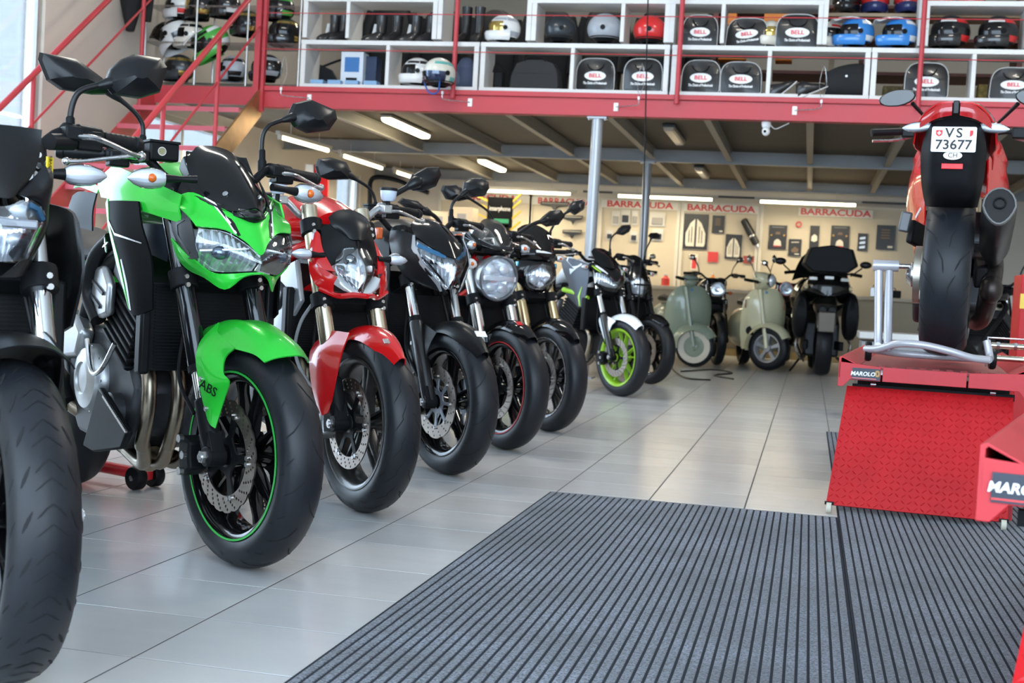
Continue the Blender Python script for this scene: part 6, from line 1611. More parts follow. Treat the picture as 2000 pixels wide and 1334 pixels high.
helmet(hp(1505, 84, SY+.24), math.radians(250), 'cream full-face helmet between two logo bags on the upper shelf', HCRM, size=.95, visor=HGLD)
helmet(hp(1672, 88), math.radians(197), 'blue and white motocross helmet on the upper shelf, left of its twin', HBLU, HWHT, 'cross', 1.03, accent2=HBLU)
helmet(hp(1757, 88), math.radians(197), 'blue and white motocross helmet on the upper shelf, beside a railing post', HBLU, HWHT, 'cross', 1.03, accent2=HBLU)
helmet(hp(1855, 90), math.radians(195), 'black helmet with red and white band, left of the two at the right edge', HBLK, HRED, 'full', 1.12, accent2=HWHT)
helmet(hp(1948, 91), math.radians(195), 'black helmet with red and white band, farthest right on the upper shelf', HBLK, HRED, 'full', 1.12, accent2=HWHT)
helmet(hp(1622, 87, SY+.26), math.radians(240), 'cream helmet with red patch tucked beside the blue helmets', HCRM, HRED, size=.95)
helmet(hp(815, 163), math.radians(200), 'white and black full-face helmet on the lower shelf behind the hanging helmet', HWHT, HBLK, size=1.0)
# second row standing on a ledge behind the upper shelves
for px, n_, m1, m2 in ((1652, 'black helmet standing high behind the blue helmets', HBLK, None), (1707, 'navy helmet with red and white front, standing high behind the blue helmets', HNVY, HRED), (1772, 'navy helmet with red and white front, standing high beside the railing post', HNVY, HRED), (1835, 'union-striped helmet high behind the left black and red helmet', HNVY, HRED), (1893, 'union-striped helmet high behind the right black and red helmet', HNVY, HRED)):
    p = at(px, 34, SY+.62); helmet((p.x, p.y, p.z+.02), math.radians(268), n_, m1, m2, size=.98, accent2=HWHT, visor=HRED if m2 else None)
LEDGE = mat('warm wood board', (.34, .25, .16), .6, var=.25, vscale=5, stretch=(1, 8, 8))
p0 = at(1608, 36, SY+.62); p1 = at(2060, 50, SY+.62)
tag(MB().box(((p0.x+p1.x)/2, SY+.62, p0.z+.005), (p1.x-p0.x, .30, .03)).build('display_ledge', LEDGE, smooth=False), 'wooden ledge carrying the back row of helmets', 'shelf')
for i, x in enumerate((p0.x+.05, p1.x-.05)): pass
o = bpy.data.objects['display_ledge']
for x in (p0.x+.1, (p0.x+p1.x)/2, p1.x-.1): MB().box((x, SY+.70, (2.61+p0.z-.01)/2), (.05, .05, p0.z-.01-2.61)).build('ledge_post', LEDGE, o, smooth=False)
# ---- hanging open-face helmet on the beam hook
HCR2 = mat('pale helmet', (.62, .60, .52), .3, coat=.6)
p = at(857, 168, BY-.24)
hh = helmet((p.x, p.y, p.z-.02), math.radians(235), 'cream and blue open-face helmet hanging from a hook on the red beam', HCR2, mat('teal decal', (.10, .38, .35), .4), 'open', 1.06, group=None)
MB().sheet(sph_patch(-80, 80, -40, 2, .135*1.06, (1.12, .92, 1.0)), .003, -1).xf(Matrix.Translation((0, 0, .125))).build('visor', glass('blue visor', (.30, .42, .62), .15), hh, ang=60)
tubeset('chin_strap', [(.09, -.10, .06), (.07, -.06, -.03), (.05, 0, -.055), (.05, .06, -.03), (.07, .10, .06)], .007, mat('blue strap', (.02, .08, .32), .5), hh, 8, 4)
# ---- beam hooks
for px, py, d, n_ in ((604, 192, -1, 'hook bracket on the beam left of the hanging helmet, near the stairs'), (918, 200, -1, 'hook bracket on the beam holding the hanging helmet'), (1203, 209, 1, 'hook bracket on the beam right of the first column'), (1552, 216, 1, 'hook bracket on the beam above the right-hand joists')):
    p = at(px, py, BY-.02); o = empty('beam_hook', p, 0, n_, 'hook', 'white hooks along the red beam')
    MB().box((0, 0, 0), (.042, .008, .075)).build('back_plate', WHITE, o, smooth=False, bevel=.003)
    tubeset('hook_arm', [(0, -.004, 0), (d*.03, -.03, 0), (d*.20, -.14, .0), (d*.225, -.16, .02), (d*.225, -.16, .055)], .0045, STEEL, o, 8, 4)
    MB().box((d*.225, -.16, .06), (.02, .02, .03)).build('hook_tip', WHITE, o, smooth=False, bevel=.004)
    if px in (1203, 1552) or px == 604: tubeset('wire_loop', [(d*.225, -.16, .06), (d*.20, -.10, .22), (d*.23, -.10, .38), (d*.26, -.10, .22), (d*.228, -.16, .06)], .0022, STEEL, o, 6, 3)
# ---- boots
BOOT = mat('black boot leather', (.012, .012, .013), .32, coat=.3, bump=.08, bscale=40); BWH = mat('boot white panel', (.68, .68, .67), .4)
def boot(px, base, rz, label, panel=True, red=False, tall=.265, Y=None):
    Y = Y or SY+.14; p = at(px, base, Y); o = empty('riding_boot', (p.x, Y, zm1+.001), rz, label, 'boot', 'black riding boots on the upper shelf')
    secs = []
    for z, xc, rx_, ry_ in ((0, .02, .13, .045), (.03, .02, .128, .047), (.06, .01, .105, .045), (.085, -.02, .07, .043), (.11, -.045, .05, .042), (tall*.8, -.05, .052, .046), (tall, -.05, .056, .05)):
        secs.append([V(xc+rx_*math.cos(a), ry_*math.sin(a), z) for a in [2*math.pi*i/16 for i in range(16)]])
    MB().loft(secs).build('boot_body', BOOT, o, ang=50)
    MB().loft([[V(.02+.134*math.cos(a), .050*math.sin(a), z) for a in [2*math.pi*i/16 for i in range(16)]] for z in (0, .014)]).build('sole', BLACK, o)
    if panel:
        MB().prism([(.0, .0, .09), (-.02, .0, .19), (.012, .0, .19), (.03, .0, .10)], (.0, -.001, 0)).xf(Matrix.Translation((.0, -.046, 0))).build('side_panel', BWH, o, smooth=False)
        MB().prism([(-.03, 0, .03), (.04, 0, .035), (.05, 0, .06), (-.0, 0, .055)], (0, -.004, 0)).xf(Matrix.Translation((0, -.0465, 0))).build('ankle_panel', SHR if red else HGRY, o, smooth=False)
    return o
boot(645, 73, math.radians(230), 'black boot with white shin panel, alone with its mate in the narrow compartment', red=True)
boot(664, 73, math.radians(240), 'black boot touching the upright of the narrow compartment', panel=False)
boot(735, 75, math.radians(215), 'black boot with white shin stripe, first of four in the wide compartment')
boot(768, 75, math.radians(240), 'plain black boot, second of four in the wide compartment', panel=False)
boot(803, 75, math.radians(215), 'black boot with white shin stripe, third of four in the wide compartment')
boot(834, 75, math.radians(240), 'plain black boot, last of four in the wide compartment', panel=False)
boot(905, 74, math.radians(255), 'tall black boot right behind the red railing post', panel=False, tall=.36)
boot(932, 74, math.radians(265), 'tall black boot between railing post and white helmet', panel=False, tall=.36)
# ---- odds and ends on the lower shelf
def carton(px, py, w, h, d, label, mt, Y=None, face=None, zb=None):
    Y = Y or SY+.16; p = at(px, py, Y); s = Y/FPX*1.03; z = zb if zb is not None else (zb1 if py > 120 else zm1)
    o = empty('carton', (p.x, Y, z), 0, label, 'box')
    MB().box((0, 0, h*s/2), (w*s, d, h*s)).build('carton_body', mt, o, smooth=False, bevel=.003)
    if face:
        MB().box((0, -d/2-.001, h*s*.62), (w*s*.66, .002, h*s*.44)).build('printed_panel', face, o, smooth=False)
        MB().box((0, -d/2-.001, h*s*.18), (w*s*.5, .002, h*s*.10)).build('printed_line', BLACK, o, smooth=False)
    return o
CBW = mat('pale blue white carton', (.55, .60, .66), .6); CBL = mat('blue carton print', (.03, .14, .36), .5)
carton(691, 168, 46, 66, .16, 'white and blue upright carton on the left lower shelf', CBW, face=CBL)
carton(728, 168, 22, 60, .16, 'dark blue carton beside the white one', mat('dark blue carton', (.02, .035, .08), .6), Y=SY+.24)
for i, px in enumerate((622, 656, 690, 726)):
    carton(px, 168, 27, 8, .12, ('first', 'second', 'third', 'last')[i]+' of the flat blue-white packets along the front of the left lower shelf', mat('packet blue', (.20, .36, .55), .5), Y=SY+.07, face=None)
t = empty('visor_tripod', (at(640, 165, SY+.2).x, SY+.22, zb1), 0, 'black angular display stand on the left lower shelf', 'stand')
MB().prism([(-.11, 0, 0), (.13, 0, 0), (.02, 0, .17), (-.10, 0, .22)], (0, .05, 0)).build('stand_panel', MATTB, t, smooth=False, bevel=.004)
tubeset('stand_arm', [(-.08, .02, .20), (.05, .02, .25), (.20, .02, .30)], .012, MATTB, t, 8, 3)
nb = empty('backpack', (at(908, 168, SY+.14).x, SY+.16, zb1), .3, 'navy backpack on the left lower shelf beside the upright', 'backpack')
body_loft('pack_body', [(-.09, .05, .0, .22), (-.04, .085, 0, .29), (.04, .085, 0, .29), (.09, .05, 0, .22)], mat('navy cloth', (.05, .065, .11), .8), nb)
body_loft('pack_pocket', [(-.12, .03, .03, .12), (-.09, .07, .02, .17), (-.04, .07, .02, .17)], mat('slate cloth', (.10, .12, .17), .8), nb)
pb = empty('duffel_bag', (at(1042, 170, SY+.12).x, SY+.14, zb1), 0, 'large plain black bag on the lower shelf', 'bag')
out = [(.235, 0), (.24, .06), (.225, .18), (.18, .255), (.08, .285), (-.08, .285), (-.18, .25), (-.225, .15), (-.24, .05), (-.235, 0)]
MB().loft([[V(x*k, y, z*(.6+.4*k)) for x, z in out] for y, k in ((-.02, .95), (0, 1), (.12, 1.02), (.17, .93))]).build('bag_body', mat('black nylon', (.014, .014, .015), .7, bump=.15, bscale=90), pb, ang=45)
MB().tube([(-.10, -.02, .27), (-.06, -.03, .31), (.06, -.03, .31), (.10, -.02, .27)], .008, 8, 4).build('bag_handle', BLACK, pb)
ms = empty('mirror_display', (at(974, 168, SY+.2).x, SY+.2, zb1), 0, 'small black folded stand left of the plain black bag', 'stand')
MB().box((0, 0, .09), (.10, .10, .18)).build('stand_box', MATTB, ms, bevel=.02)
tubeset('stand_arm', [(-.06, 0, .17), (-.03, 0, .26), (.05, 0, .20), (.09, 0, .16)], .010, MATTB, ms, 8, 3)
def shoe(px, label, rz, lean):
    p = at(px, 186, SY-.02); o = empty('motocross_shoe', (p.x, SY+.06, zb1+.01), rz, label, 'shoe', 'black shoes on the third lower shelf')
    secs = []
    for x, hw, zt in ((-.13, .03, .05), (-.10, .042, .13), (-.04, .045, .14), (.03, .045, .09), (.10, .042, .06), (.14, .02, .03)):
        secs.append([V(x, hw*math.cos(a), zt*.5*(1+math.sin(a))) for a in [2*math.pi*i/12 for i in range(12)]])
    M = Matrix.Rotation(lean, 4, 'Y')
    MB().loft(secs).xf(M).build('shoe_upper', BOOT, o, ang=60)
    MB().tube([M @ V(x, -.047, z) for x, z in ((-.135, .0), (-.05, .006), (.06, .004), (.145, .006))], .006, 8, 3).build('sole_edge', PIPE, o)
    return o
shoe(1530, 'black shoe with pale sole edge, leaning left on the third lower shelf', .15, -.75)
shoe(1585, 'black shoe with pale sole edge, behind the wire hook on the third lower shelf', .25, -.45)
jk = empty('folded_jacket', (at(1655, 183, SY+.16).x, SY+.16, zb1), 0, 'folded black jacket filling the right of the third lower shelf', 'jacket')
body_loft('jacket_body', [(-.20, .09, 0, .22), (-.10, .12, 0, .27), (.02, .12, 0, .30), (.13, .12, 0, .30), (.16, .08, .02, .25)], mat('black textile', (.010, .010, .011), .85, bump=.2, bscale=25), jk)
MB().box((-.02, -.125, .17), (.02, .006, .02)).build('jacket_clasp', STEEL, jk, bevel=.003)
# ---- dark jackets on a rail behind the shelving
CL = [mat('jacket black', (.010, .010, .011), .85, bump=.2, bscale=20), mat('jacket charcoal', (.025, .025, .028), .85, bump=.2, bscale=20), mat('jacket brown black', (.022, .017, .013), .8, bump=.2, bscale=20)]
RAILX0, RAILX1, RAILY = -5.2, -.9, 14.6
cr0 = empty('clothes_rail', (-3.05, RAILY, 2.61), 0, 'long clothes rail behind the white shelving', 'rack')
MB().cyl((RAILX0+3.05, 0, 1.45), (RAILX1+3.05, 0, 1.45), .016, 10).build('rail', STEEL, cr0)
for x in (RAILX0, RAILX1): MB().cyl((x+3.05, 0, 0), (x+3.05, 0, 1.47), .016, 10).build('rail_post', STEEL, cr0)
JL = ('first', 'second', 'third', 'fourth', 'fifth', 'sixth', 'seventh', 'eighth', 'ninth', 'tenth')
jbase = None
for i in range(7):
    x = RAILX0+.30+i*.62
    if jbase is None:
        o = empty('hanging_jacket', (x, RAILY, 2.61), .2, '', 'jacket', 'dark jackets on the rail behind the shelves')
        rings = []
        for z, hw, d in ((.42, .24, .09), (.60, .25, .10), (.95, .27, .11), (1.20, .27, .10), (1.32, .20, .07), (1.38, .08, .05)):
            rings.append([V(hw*math.cos(a), d*math.sin(a), z) for a in [2*math.pi*k/16 for k in range(16)]])
        MB().loft(rings).build('jacket_body', CL[0], o, ang=60)
        for s in (-1, 1): tubeset('sleeve', [(s*.22, 0, 1.26), (s*.29, -.02, .98), (s*.28, -.05, .62)], [.075, .065, .055], CL[0], o, 12, 4)
        jbase = o
    else:
        o = dup(jbase); o.location = (x, RAILY, 2.61); o.rotation_euler.z = random.uniform(-.4, .5); o.scale.z = random.uniform(.94, 1.03)
    o['label'] = JL[i]+' dark jacket from the left on the rail behind the shelves'
# orange and dark stock farther back on the right
OR = mat('orange stock', (.75, .22, .02), .5); 
for i, (px, py, w, h, mt, lb) in enumerate(((1425, 52, 26, 26, OR, 'orange box seen behind the tilted logo bag'), (1516, 50, 44, 24, OR, 'orange box seen behind the tall logo bag'), (1430, 120, 50, 10, OR, 'flat orange packet behind the rounded logo bag'), (1530, 122, 30, 10, OR, 'flat orange packet behind the black shoes'), (1748, 186, 44, 56, mat('ochre patterned carton', (.26, .19, .07), .6, var=.8, vscale=28), 'ochre patterned carton left of the logo bag by the railing post'), (1925, 188, 30, 62, mat('yellow patterned carton', (.42, .30, .07), .6, var=.7, vscale=24), 'yellow patterned carton at the right edge of the lower shelf'))):
    p = at(px, py, 13.2); carton(px, py, w, h, .2, lb, mt, Y=13.2, zb=p.z if py < 150 else 2.62)
st_ = empty('stock_rack', ((at(1400, 60, 13.3).x+at(1990, 60, 13.3).x)/2, 13.35, 2.61), 0, 'brown steel stock rack behind the right-hand shelving', 'rack')
hw = (at(1990, 60, 13.3).x-at(1400, 60, 13.3).x)/2
BRN = mat('brown rack steel', (.14, .05, .04), .6)
for z in (.42, .74, 1.05): MB().box((0, 0, z), (hw*2, .5, .03)).build('rack_shelf', BRN, st_, smooth=False)
for x in (-hw, 0, hw): MB().box((x, 0, .6), (.05, .5, 1.2)).build('rack_upright', BRN, st_, smooth=False)
# ---- wire racks with helmets at the top of the stairs
WIRE = mat('zinc wire', (.45, .44, .42), .35, .9)
wr = empty('wire_rack', (-4.95, 12.12, 2.605), 0, 'chrome wire shelving full of helmets beside the stair landing', 'rack')
wx0, wx1 = at(285, 100, 12.12).x+4.95, at(586, 100, 12.12).x+4.95
for x in (wx0, (wx0*2+wx1)/3, (wx0+2*wx1)/3, wx1):
    for y in (-.02, .38): MB().cyl((x, y, 0), (x, y, 1.5), .011, 8).build('rack_post', WIRE, wr)
for z in (.04, .44, .80, 1.16):
    g = MB()
    for k in range(9): g.cyl((wx0, -.02+k*.05, z), (wx1, -.02+k*.05, z), .0035, 5)
    for k in range(24): g.cyl((wx0+(wx1-wx0)*k/23, -.02, z), (wx0+(wx1-wx0)*k/23, .38, z), .0028, 5)
    stuff(g.build('wire_shelf', WIRE, wr))
def rk(px, py, rz, lb, a, b=None, kind='full', size=1.0, ry=0, v=None, a2=None):
    p = at(px, py, 12.28); helmet((p.x, p.y, p.z), rz, lb, a, b, kind, size, visor=v, ry=ry, accent2=a2, group='helmets on the wire rack')
rk(352, 92, 2.9, 'white helmet with dark visor tilted on the wire rack', HWHT, HBLK, 'cross', 1.15, .5)
rk(372, 95, 3.3, 'beige and black helmet in the middle of the wire rack', HCRM, HBLK, size=1.05)
rk(430, 108, 3.5, 'green, black and white helmet hanging out of the wire rack', HGRN, HWHT, 'cross', 1.2, .6, a2=HBLK)
rk(482, 72, 3.2, 'black helmet with gold trim next to the stair post', HBLK, HGLD, size=1.0)
rk(556, 92, 3.9, 'black helmet with round gold badge beside the white shelf', HBLK, HGLD, size=1.1)
rk(545, 42, 3.4, 'dark green and black helmet at the top right of the wire rack', HBLK, HGRN, size=1.0)
rk(350, 38, 3.1, 'white and red helmet on the top wire shelf', HWHT, HRED, size=1.0)
rk(388, 40, 3.0, 'dark helmet with brown visor on the top wire shelf', HBLK, HGLD, size=1.05, v=HGLD)
rk(440, 36, 3.3, 'black and white helmet on the top wire shelf', HBLK, HWHT, size=1.0)
rk(350, 160, 3.2, 'smoky helmet on the bottom wire shelf behind the handrail', HDRK, HGLD, size=1.05)
rk(455, 160, 2.8, 'silver-grey helmet on the bottom wire shelf', HGRY, HBLK, size=1.0)
rk(520, 160, 3.1, 'black helmet lying on the bottom wire shelf near the post', HBLK, HGRY, size=1.05)
gl = at(245, 60, 11.75); g_ = empty('hanging_coat', (gl.x+.05, 11.75, gl.z), .6, 'dark coat hanging on the left wall above the stairs', 'coat')
MB().loft([[V(w*math.cos(a), .07*math.sin(a), z) for a in [2*math.pi*k/12 for k in range(12)]] for z, w in ((0, .04), (.12, .07), (.30, .11), (.6, .15), (.9, .16), (1.0, .08))]).build('coat_body', CL[0], g_, ang=60)
tubeset('coat_sleeve', [(.13, -.04, .75), (.16, -.06, .4), (.15, -.05, .10)], [.06, .05, .04], CL[0], g_, 10, 4)
# ---- security camera and hanging cable
sc_ = at(1497, 238, BY+.10); o = empty('security_camera', (sc_.x, sc_.y, 2.402), .1, 'white dome security camera under the red beam', 'camera')
MB().lathe([(.040, 0), (.043, -.02), (.036, -.05), (.030, -.055)], (0, 0, 0), (0, 0, 1), 20).build('camera_base', WHITE, o)
MB().sphere((0, -.01, -.085), .040, 18, 12, (.9, 1, 1.05)).build('camera_head', WHITE, o)
MB().cyl((-.012, -.045, -.09), (-.012, -.053, -.092), .013, 14).build('camera_lens', GLOSSB, o)
tubeset('camera_cable', [(.03, .0, -.02), (.08, 0, -.06), (.15, 0, -.03), (.20, 0, -.004)], .004, WHITE, o, 6, 4)
c0 = at(1266, -10, 11.6); c1 = at(1253, 500, 11.6)
tag(MB().tube([c0+V(.01, 0, .6), c0, c0.lerp(c1, .5)+V(.004, 0, 0), c1, V(c1.x-.01, c1.y, .02)], .006, 8, 4).build('hanging_cable', BLACK), 'thin black cable hanging from the hall ceiling in front of the mezzanine', 'cable')
# ================================================================== BACK WALL DISPLAY
WY = 19.88
BOARD = mat('display panel', (.56, .49, .37), .55, var=.05, vscale=2)
FRM = mat('panel frame white', (.62, .58, .50), .45)
HDR = mat('header white', (.72, .68, .60), .4)
BARR = mat('barracuda red', (.60, .045, .035), .4)
def R2(x0, y0, x1, y1, Y=WY):
    a = at(x0, y0, Y); b = at(x1, y0, Y); c = at((x0+x1)/2, y1, Y)
    return (a.x+b.x)/2, b.x-a.x, (a.z+b.z)/2, c.z
pn = ('leftmost', 'second', 'middle', 'fourth', 'rightmost')
for i, (x0, x1, yt) in enumerate(((862, 1036, 378), (1040, 1168, 386), (1176, 1326, 392), (1336, 1482, 399), (1490, 1820, 404))):
    cx, w, zt, zb = R2(x0, yt, x1, 560)
    o = empty('wall_display', (cx, WY, 0), 0, pn[i]+' cream display panel with red maker lettering on the back wall', 'panel', 'display panels on the back wall')
    MB().box((0, .02, (zt+.9)/2), (w, .02, zt-.9)).build('panel_board', BOARD, o, smooth=False)
    hz = .115
    hw_, hx = (w, 0) if i < 4 else (at(1705, 410, WY).x-at(1560, 410, WY).x, (at(1705, 410, WY).x+at(1560, 410, WY).x)/2-cx)
    h = MB().box((hx, -.02, zt-hz/2-.01-(.03 if i == 4 else 0)), (hw_, .03, hz)).build('header_sign', HDR, o, smooth=False)
    zz = zt-hz*.5-.01-(.03 if i == 4 else 0)
    text('header_text', 'BARRACUDA', .128, BARR, h, frame((hx, -.037, zz), (1, 0, 0), (0, 0, 1)), .002, 0, .004, 1.32 if i != 1 else 1.1)
    for s in (-1, 1): MB().box((s*(w/2+.01), .0, (zt+.9)/2), (.05, .05, zt-.9+.05)).build('panel_post', FRM, o, smooth=False)
    MB().box((0, 0, zt), (w, .05, .03)).build('panel_rail', FRM, o, smooth=False)
DARKP = mat('poster black', (.022, .020, .018), .4); PALE = mat('poster cream', (.68, .64, .54), .45); BRNP = mat('poster brown', (.16, .10, .06), .5)
def poster(x0, y0, x1, y1, label, deco, mt=None):
    cx, w, zt, zb = R2(x0, y0, x1, y1); h = zt-zb
    o = empty('product_card', (cx, WY-.012, zb), 0, label, 'poster')
    MB().box((0, 0, h/2), (w, .012, h)).build('card', mt or DARKP, o, smooth=False)
    def pr(pts, m_=PALE, nm='printed_shape'): return MB().prism([(x*w, -.007, z*h) for x, z in pts], (0, -.003, 0)).build(nm, m_, o, smooth=False)
    if deco == 'chev':
        for s in (-1, 1):
            pr([(s*.04, .08), (s*.36, .08), (s*.40, .16), (s*.40, .45), (s*.22, .74), (s*.04, .86)])
            pr([(s*.13, .18), (s*.17, .18), (s*.17, .62), (s*.13, .66)], DARKP); pr([(s*.24, .18), (s*.28, .18), (s*.28, .52), (s*.24, .56)], DARKP)
    elif deco == 'lamp':
        pr([(-.22, .14), (.22, .14), (.18, .34), (.05, .42), (-.05, .42), (-.18, .34)]); pr([(-.2, .11), (.2, .11), (.2, .16), (-.2, .16)], BARR)
        for s in (-1, 1): MB().sphere((s*.36*w, -.012, .58*h), .016, 10, 8).build('amber_dot', mat('amber dot', (.6, .35, .12), .3), o)
        pr([(-.14, .62), (.14, .62), (.10, .72), (-.10, .72)], BRNP)
        pr([(-.35, .90), (.35, .90), (.35, .93), (-.35, .93)], mat('poster grey', (.2, .2, .2), .5))
    elif deco == 'lines':
        for k in range(4): pr([(-.25, .45+k*.11), (.2, .45+k*.11), (.2, .50+k*.11), (-.25, .50+k*.11)], BRNP)
        pr([(.12, .08), (.38, .08), (.38, .16), (.12, .16)], PALE)
    elif deco == 'grip':
        pr([(-.3, .35), (.0, .55), (.3, .40), (.25, .22), (-.2, .2)], BRNP); pr([(.0, .08), (.35, .08), (.35, .14), (.0, .14)], PALE); pr([(-.3, .78), (.3, .80), (.3, .84), (-.3, .82)], PALE)
    elif deco == 'white':
        pr([(-.34, .38), (0, .34), (.34, .40), (.30, .58), (0, .66), (-.30, .56)])
    elif deco == 'step':
        for k in range(3): pr([(-.3, .12+k*.26), (.28, .16+k*.26), (.28, .30+k*.26), (-.3, .24+k*.26)], mat('chrome print', (.5, .5, .5), .3, .5))
    elif deco == 'red':
        pr([(-.3, .1), (.3, .1), (.3, .8), (-.3, .8)], BARR)
    return o
poster(1337, 418, 1385, 487, 'large black product card with two cream fin shapes', 'chev')
poster(1392, 421, 1416, 456, 'small black product card beside the large fin card', 'lines')
poster(1418, 458, 1450, 506, 'black card with two cream fins, behind the chrome mirrors', 'chev')
poster(1503, 440, 1538, 487, 'black card with tail lamp and amber dots, left of three alike on the right panel', 'lamp')
poster(1541, 467, 1566, 500, 'small black card with a brown grip, below the red ring', 'grip')
poster(1583, 441, 1601, 489, 'narrow dark card with one white patch', 'white')
poster(1624, 441, 1660, 488, 'black card with tail lamp and amber dots, above the touring motorcycle', 'lamp')
poster(1676, 456, 1695, 490, 'small rounded card with chrome steps', 'step')
poster(1713, 440, 1750, 488, 'black product card next to the lift motorcycle footrest', 'lines')
poster(1350, 496, 1364, 528, 'narrow white card with red print above the workbench', 'red', PALE)
poster(1383, 492, 1403, 512, 'orange-red card above the workbench', 'red', BARR)
poster(1452, 500, 1478, 515, 'dark red card above the workbench', 'lines', mat('dark red card', (.3, .05, .04), .5))
cx, w, zt, zb = R2(1554, 432, 1567, 445)
tag(MB().lathe([(.028, -.01), (.045, -.01), (.045, .01), (.028, .01)], (cx, WY-.02, (zt+zb)/2), (0, 1, 0), 24, closed=True).build('red_ring', BARR), 'red ring hanging between the product cards', 'ring')
BL = mat('blister pack', (.58, .55, .48), .3, coat=.3); SIL = mat('silencer dark', (.03, .03, .03), .3, .5)
for i, (x0, y0, x1, y1, lb) in enumerate(((1196, 412, 1212, 440, 'white blister pack under the third header sign, left one'), (1214, 410, 1232, 438, 'white blister pack under the third header sign, middle one'), (1235, 412, 1248, 440, 'grey blister pack under the third header sign, right one'), (1270, 415, 1300, 442, 'beige blister pack right of the second column'), (1185, 450, 1198, 468, 'small dark pack hanging by the mirror'), (1232, 452, 1246, 472, 'small black-and-white pack near the second column'), (1275, 448, 1296, 470, 'small pack of dark fittings right of the second column'))):
    cx, w, zt, zb = R2(x0, y0, x1, y1); o = empty('blister_pack', (cx, WY-.02, zb), 0, lb, 'package', 'packages hanging on the back wall panels')
    MB().box((0, 0, (zt-zb)/2), (w, .01, zt-zb)).build('backing_card', BL, o, smooth=False)
    MB().box((0, -.015, (zt-zb)*.36), (w*.7, .03, (zt-zb)*.5)).build('blister', SIL if i in (1, 4, 5, 6) else mat('pack grey', (.30, .28, .26), .4), o, bevel=.008)
for x0, y0, x1, y1, lb in ((1452, 428, 1478, 478, 'tilted black silencer hanging on the fourth panel'),):
    a = at(x0, y0, WY-.06); b = at(x1, y1, WY-.06); o = empty('silencer', b, 0, lb, 'silencer'); d = a-b
    MB().lathe([(.03, 0), (.055, .02), (.06, d.length*.5), (.055, d.length-.02), (.03, d.length)], (0, 0, 0), d, 18).build('silencer_can', SIL, o)
    MB().lathe([(.057, d.length*.30), (.063, d.length*.32), (.063, d.length*.36), (.057, d.length*.38)], (0, 0, 0), d, 18, closed=True).build('silencer_band', STEEL, o)
    MB().tube([V(0, 0, 0)-d*.1, V(0, 0, 0)], .028, 12).build('silencer_inlet', STEEL, o)
for i, (x0, y0, x1, lb) in enumerate(((1055, 400, 1112, 'topmost of the dark exhaust parts on the second panel'), (1100, 427, 1138, 'second of the dark exhaust parts on the second panel'), (1098, 455, 1136, 'lowest of the dark exhaust parts on the second panel'))):
    a = at(x0, y0, WY-.06); b = at(x1, y0+3, WY-.06); o = empty('licence_bracket', a, 0, lb, 'bracket', 'brackets on the second wall panel')
    L = b.x-a.x; MB().prism([(0, 0, .05), (L, 0, .06), (L*.95, 0, .0), (L*.6, 0, -.02), (L*.5, 0, -.09), (L*.38, 0, -.02), (0, 0, 0)], (0, .03, 0)).build('bracket_plate', SIL, o, smooth=False, bevel=.006)
    MB().box((L*.5, -.005, .03), (L*.9, .01, .015)).build('bracket_rim', mat('grey rim', (.35, .33, .29), .5), o, smooth=False)
# accessory stand with yellow arms and a dark sign
a = at(976, 424, 18.6); o = empty('accessory_stand', (a.x, 18.6, 0), 0, 'dark accessory stand with yellow arms and green label by the back wall', 'stand')
MB().box((0, 0, 1.88), (.38, .04, .44)).build('sign_board', MATTB, o, smooth=False, bevel=.01)
text('sign_text', 'interphone', .095, WHITE, o, frame((0, -.022, 1.93), (1, 0, 0), (0, 0, 1)), .001, 0, .001, .75)
MB().box((.02, -.024, 1.755), (.24, .01, .06)).build('green_label', mat('green label', (.05, .35, .18), .5), o, smooth=False)
MB().box((0, .03, .85), (.30, .10, 1.70)).build('stand_column', MATTB, o, smooth=False)
MB().box((0, .03, .01), (.5, .4, .02)).build('stand_foot', MATTB, o, smooth=False)
YEL = mat('yellow bracket', (.75, .52, .05), .4)
for s in (-1, 1):
    for z in (1.68, 1.83, 1.98, 2.08): MB().beam((s*.17, 0, z-.05), (s*(.50 if s < 0 else .32), -.05, z+.08), .02, .025).build('yellow_arm', YEL, o, smooth=False)
for px, py, w, h, d, lb in ((905, 455, 46, 50, .3, 'pale cardboard box stacked left of the accessory stand'), (862, 453, 36, 40, .3, 'pale cardboard box partly hidden by the motorcycle mirrors')):
    Y = 18.4; p = at(px, py, Y); s = Y/FPX; zt_ = at(905, 455, 18.4).z; o = empty('cardboard_box', (p.x, Y, zt_), 0, lb, 'box')
    MB().box((0, 0, h*s/2), (w*s, d, h*s)).build('box_body', mat('pale card', (.62, .53, .42), .7), o, smooth=False, bevel=.004)
    MB().box((0, -.001, h*s), (w*s, .05, .003)).build('box_tape', mat('tape', (.5, .42, .3), .4), o, smooth=False)
    MB().box((0, -d/2-.001, h*s*.55), (w*s*.4, .002, h*s*.4)).build('box_print', mat('box print grey', (.30, .30, .33), .6), o, smooth=False)
    if px == 862: continue
    q = empty('side_table', (p.x-.14, Y, 0), 0, 'brown side table carrying the pale cardboard boxes', 'table'); MB().box((0, 0, p.z-.02), (.75, .5, .03)).build('table_top', BRNP, q, smooth=False)
    for sx in (-1, 1):
        for sy in (-1, 1): MB().box((sx*.34, sy*.2, (p.z-.035)/2), (.04, .04, p.z-.035)).build('leg', BRNP, q, smooth=False)
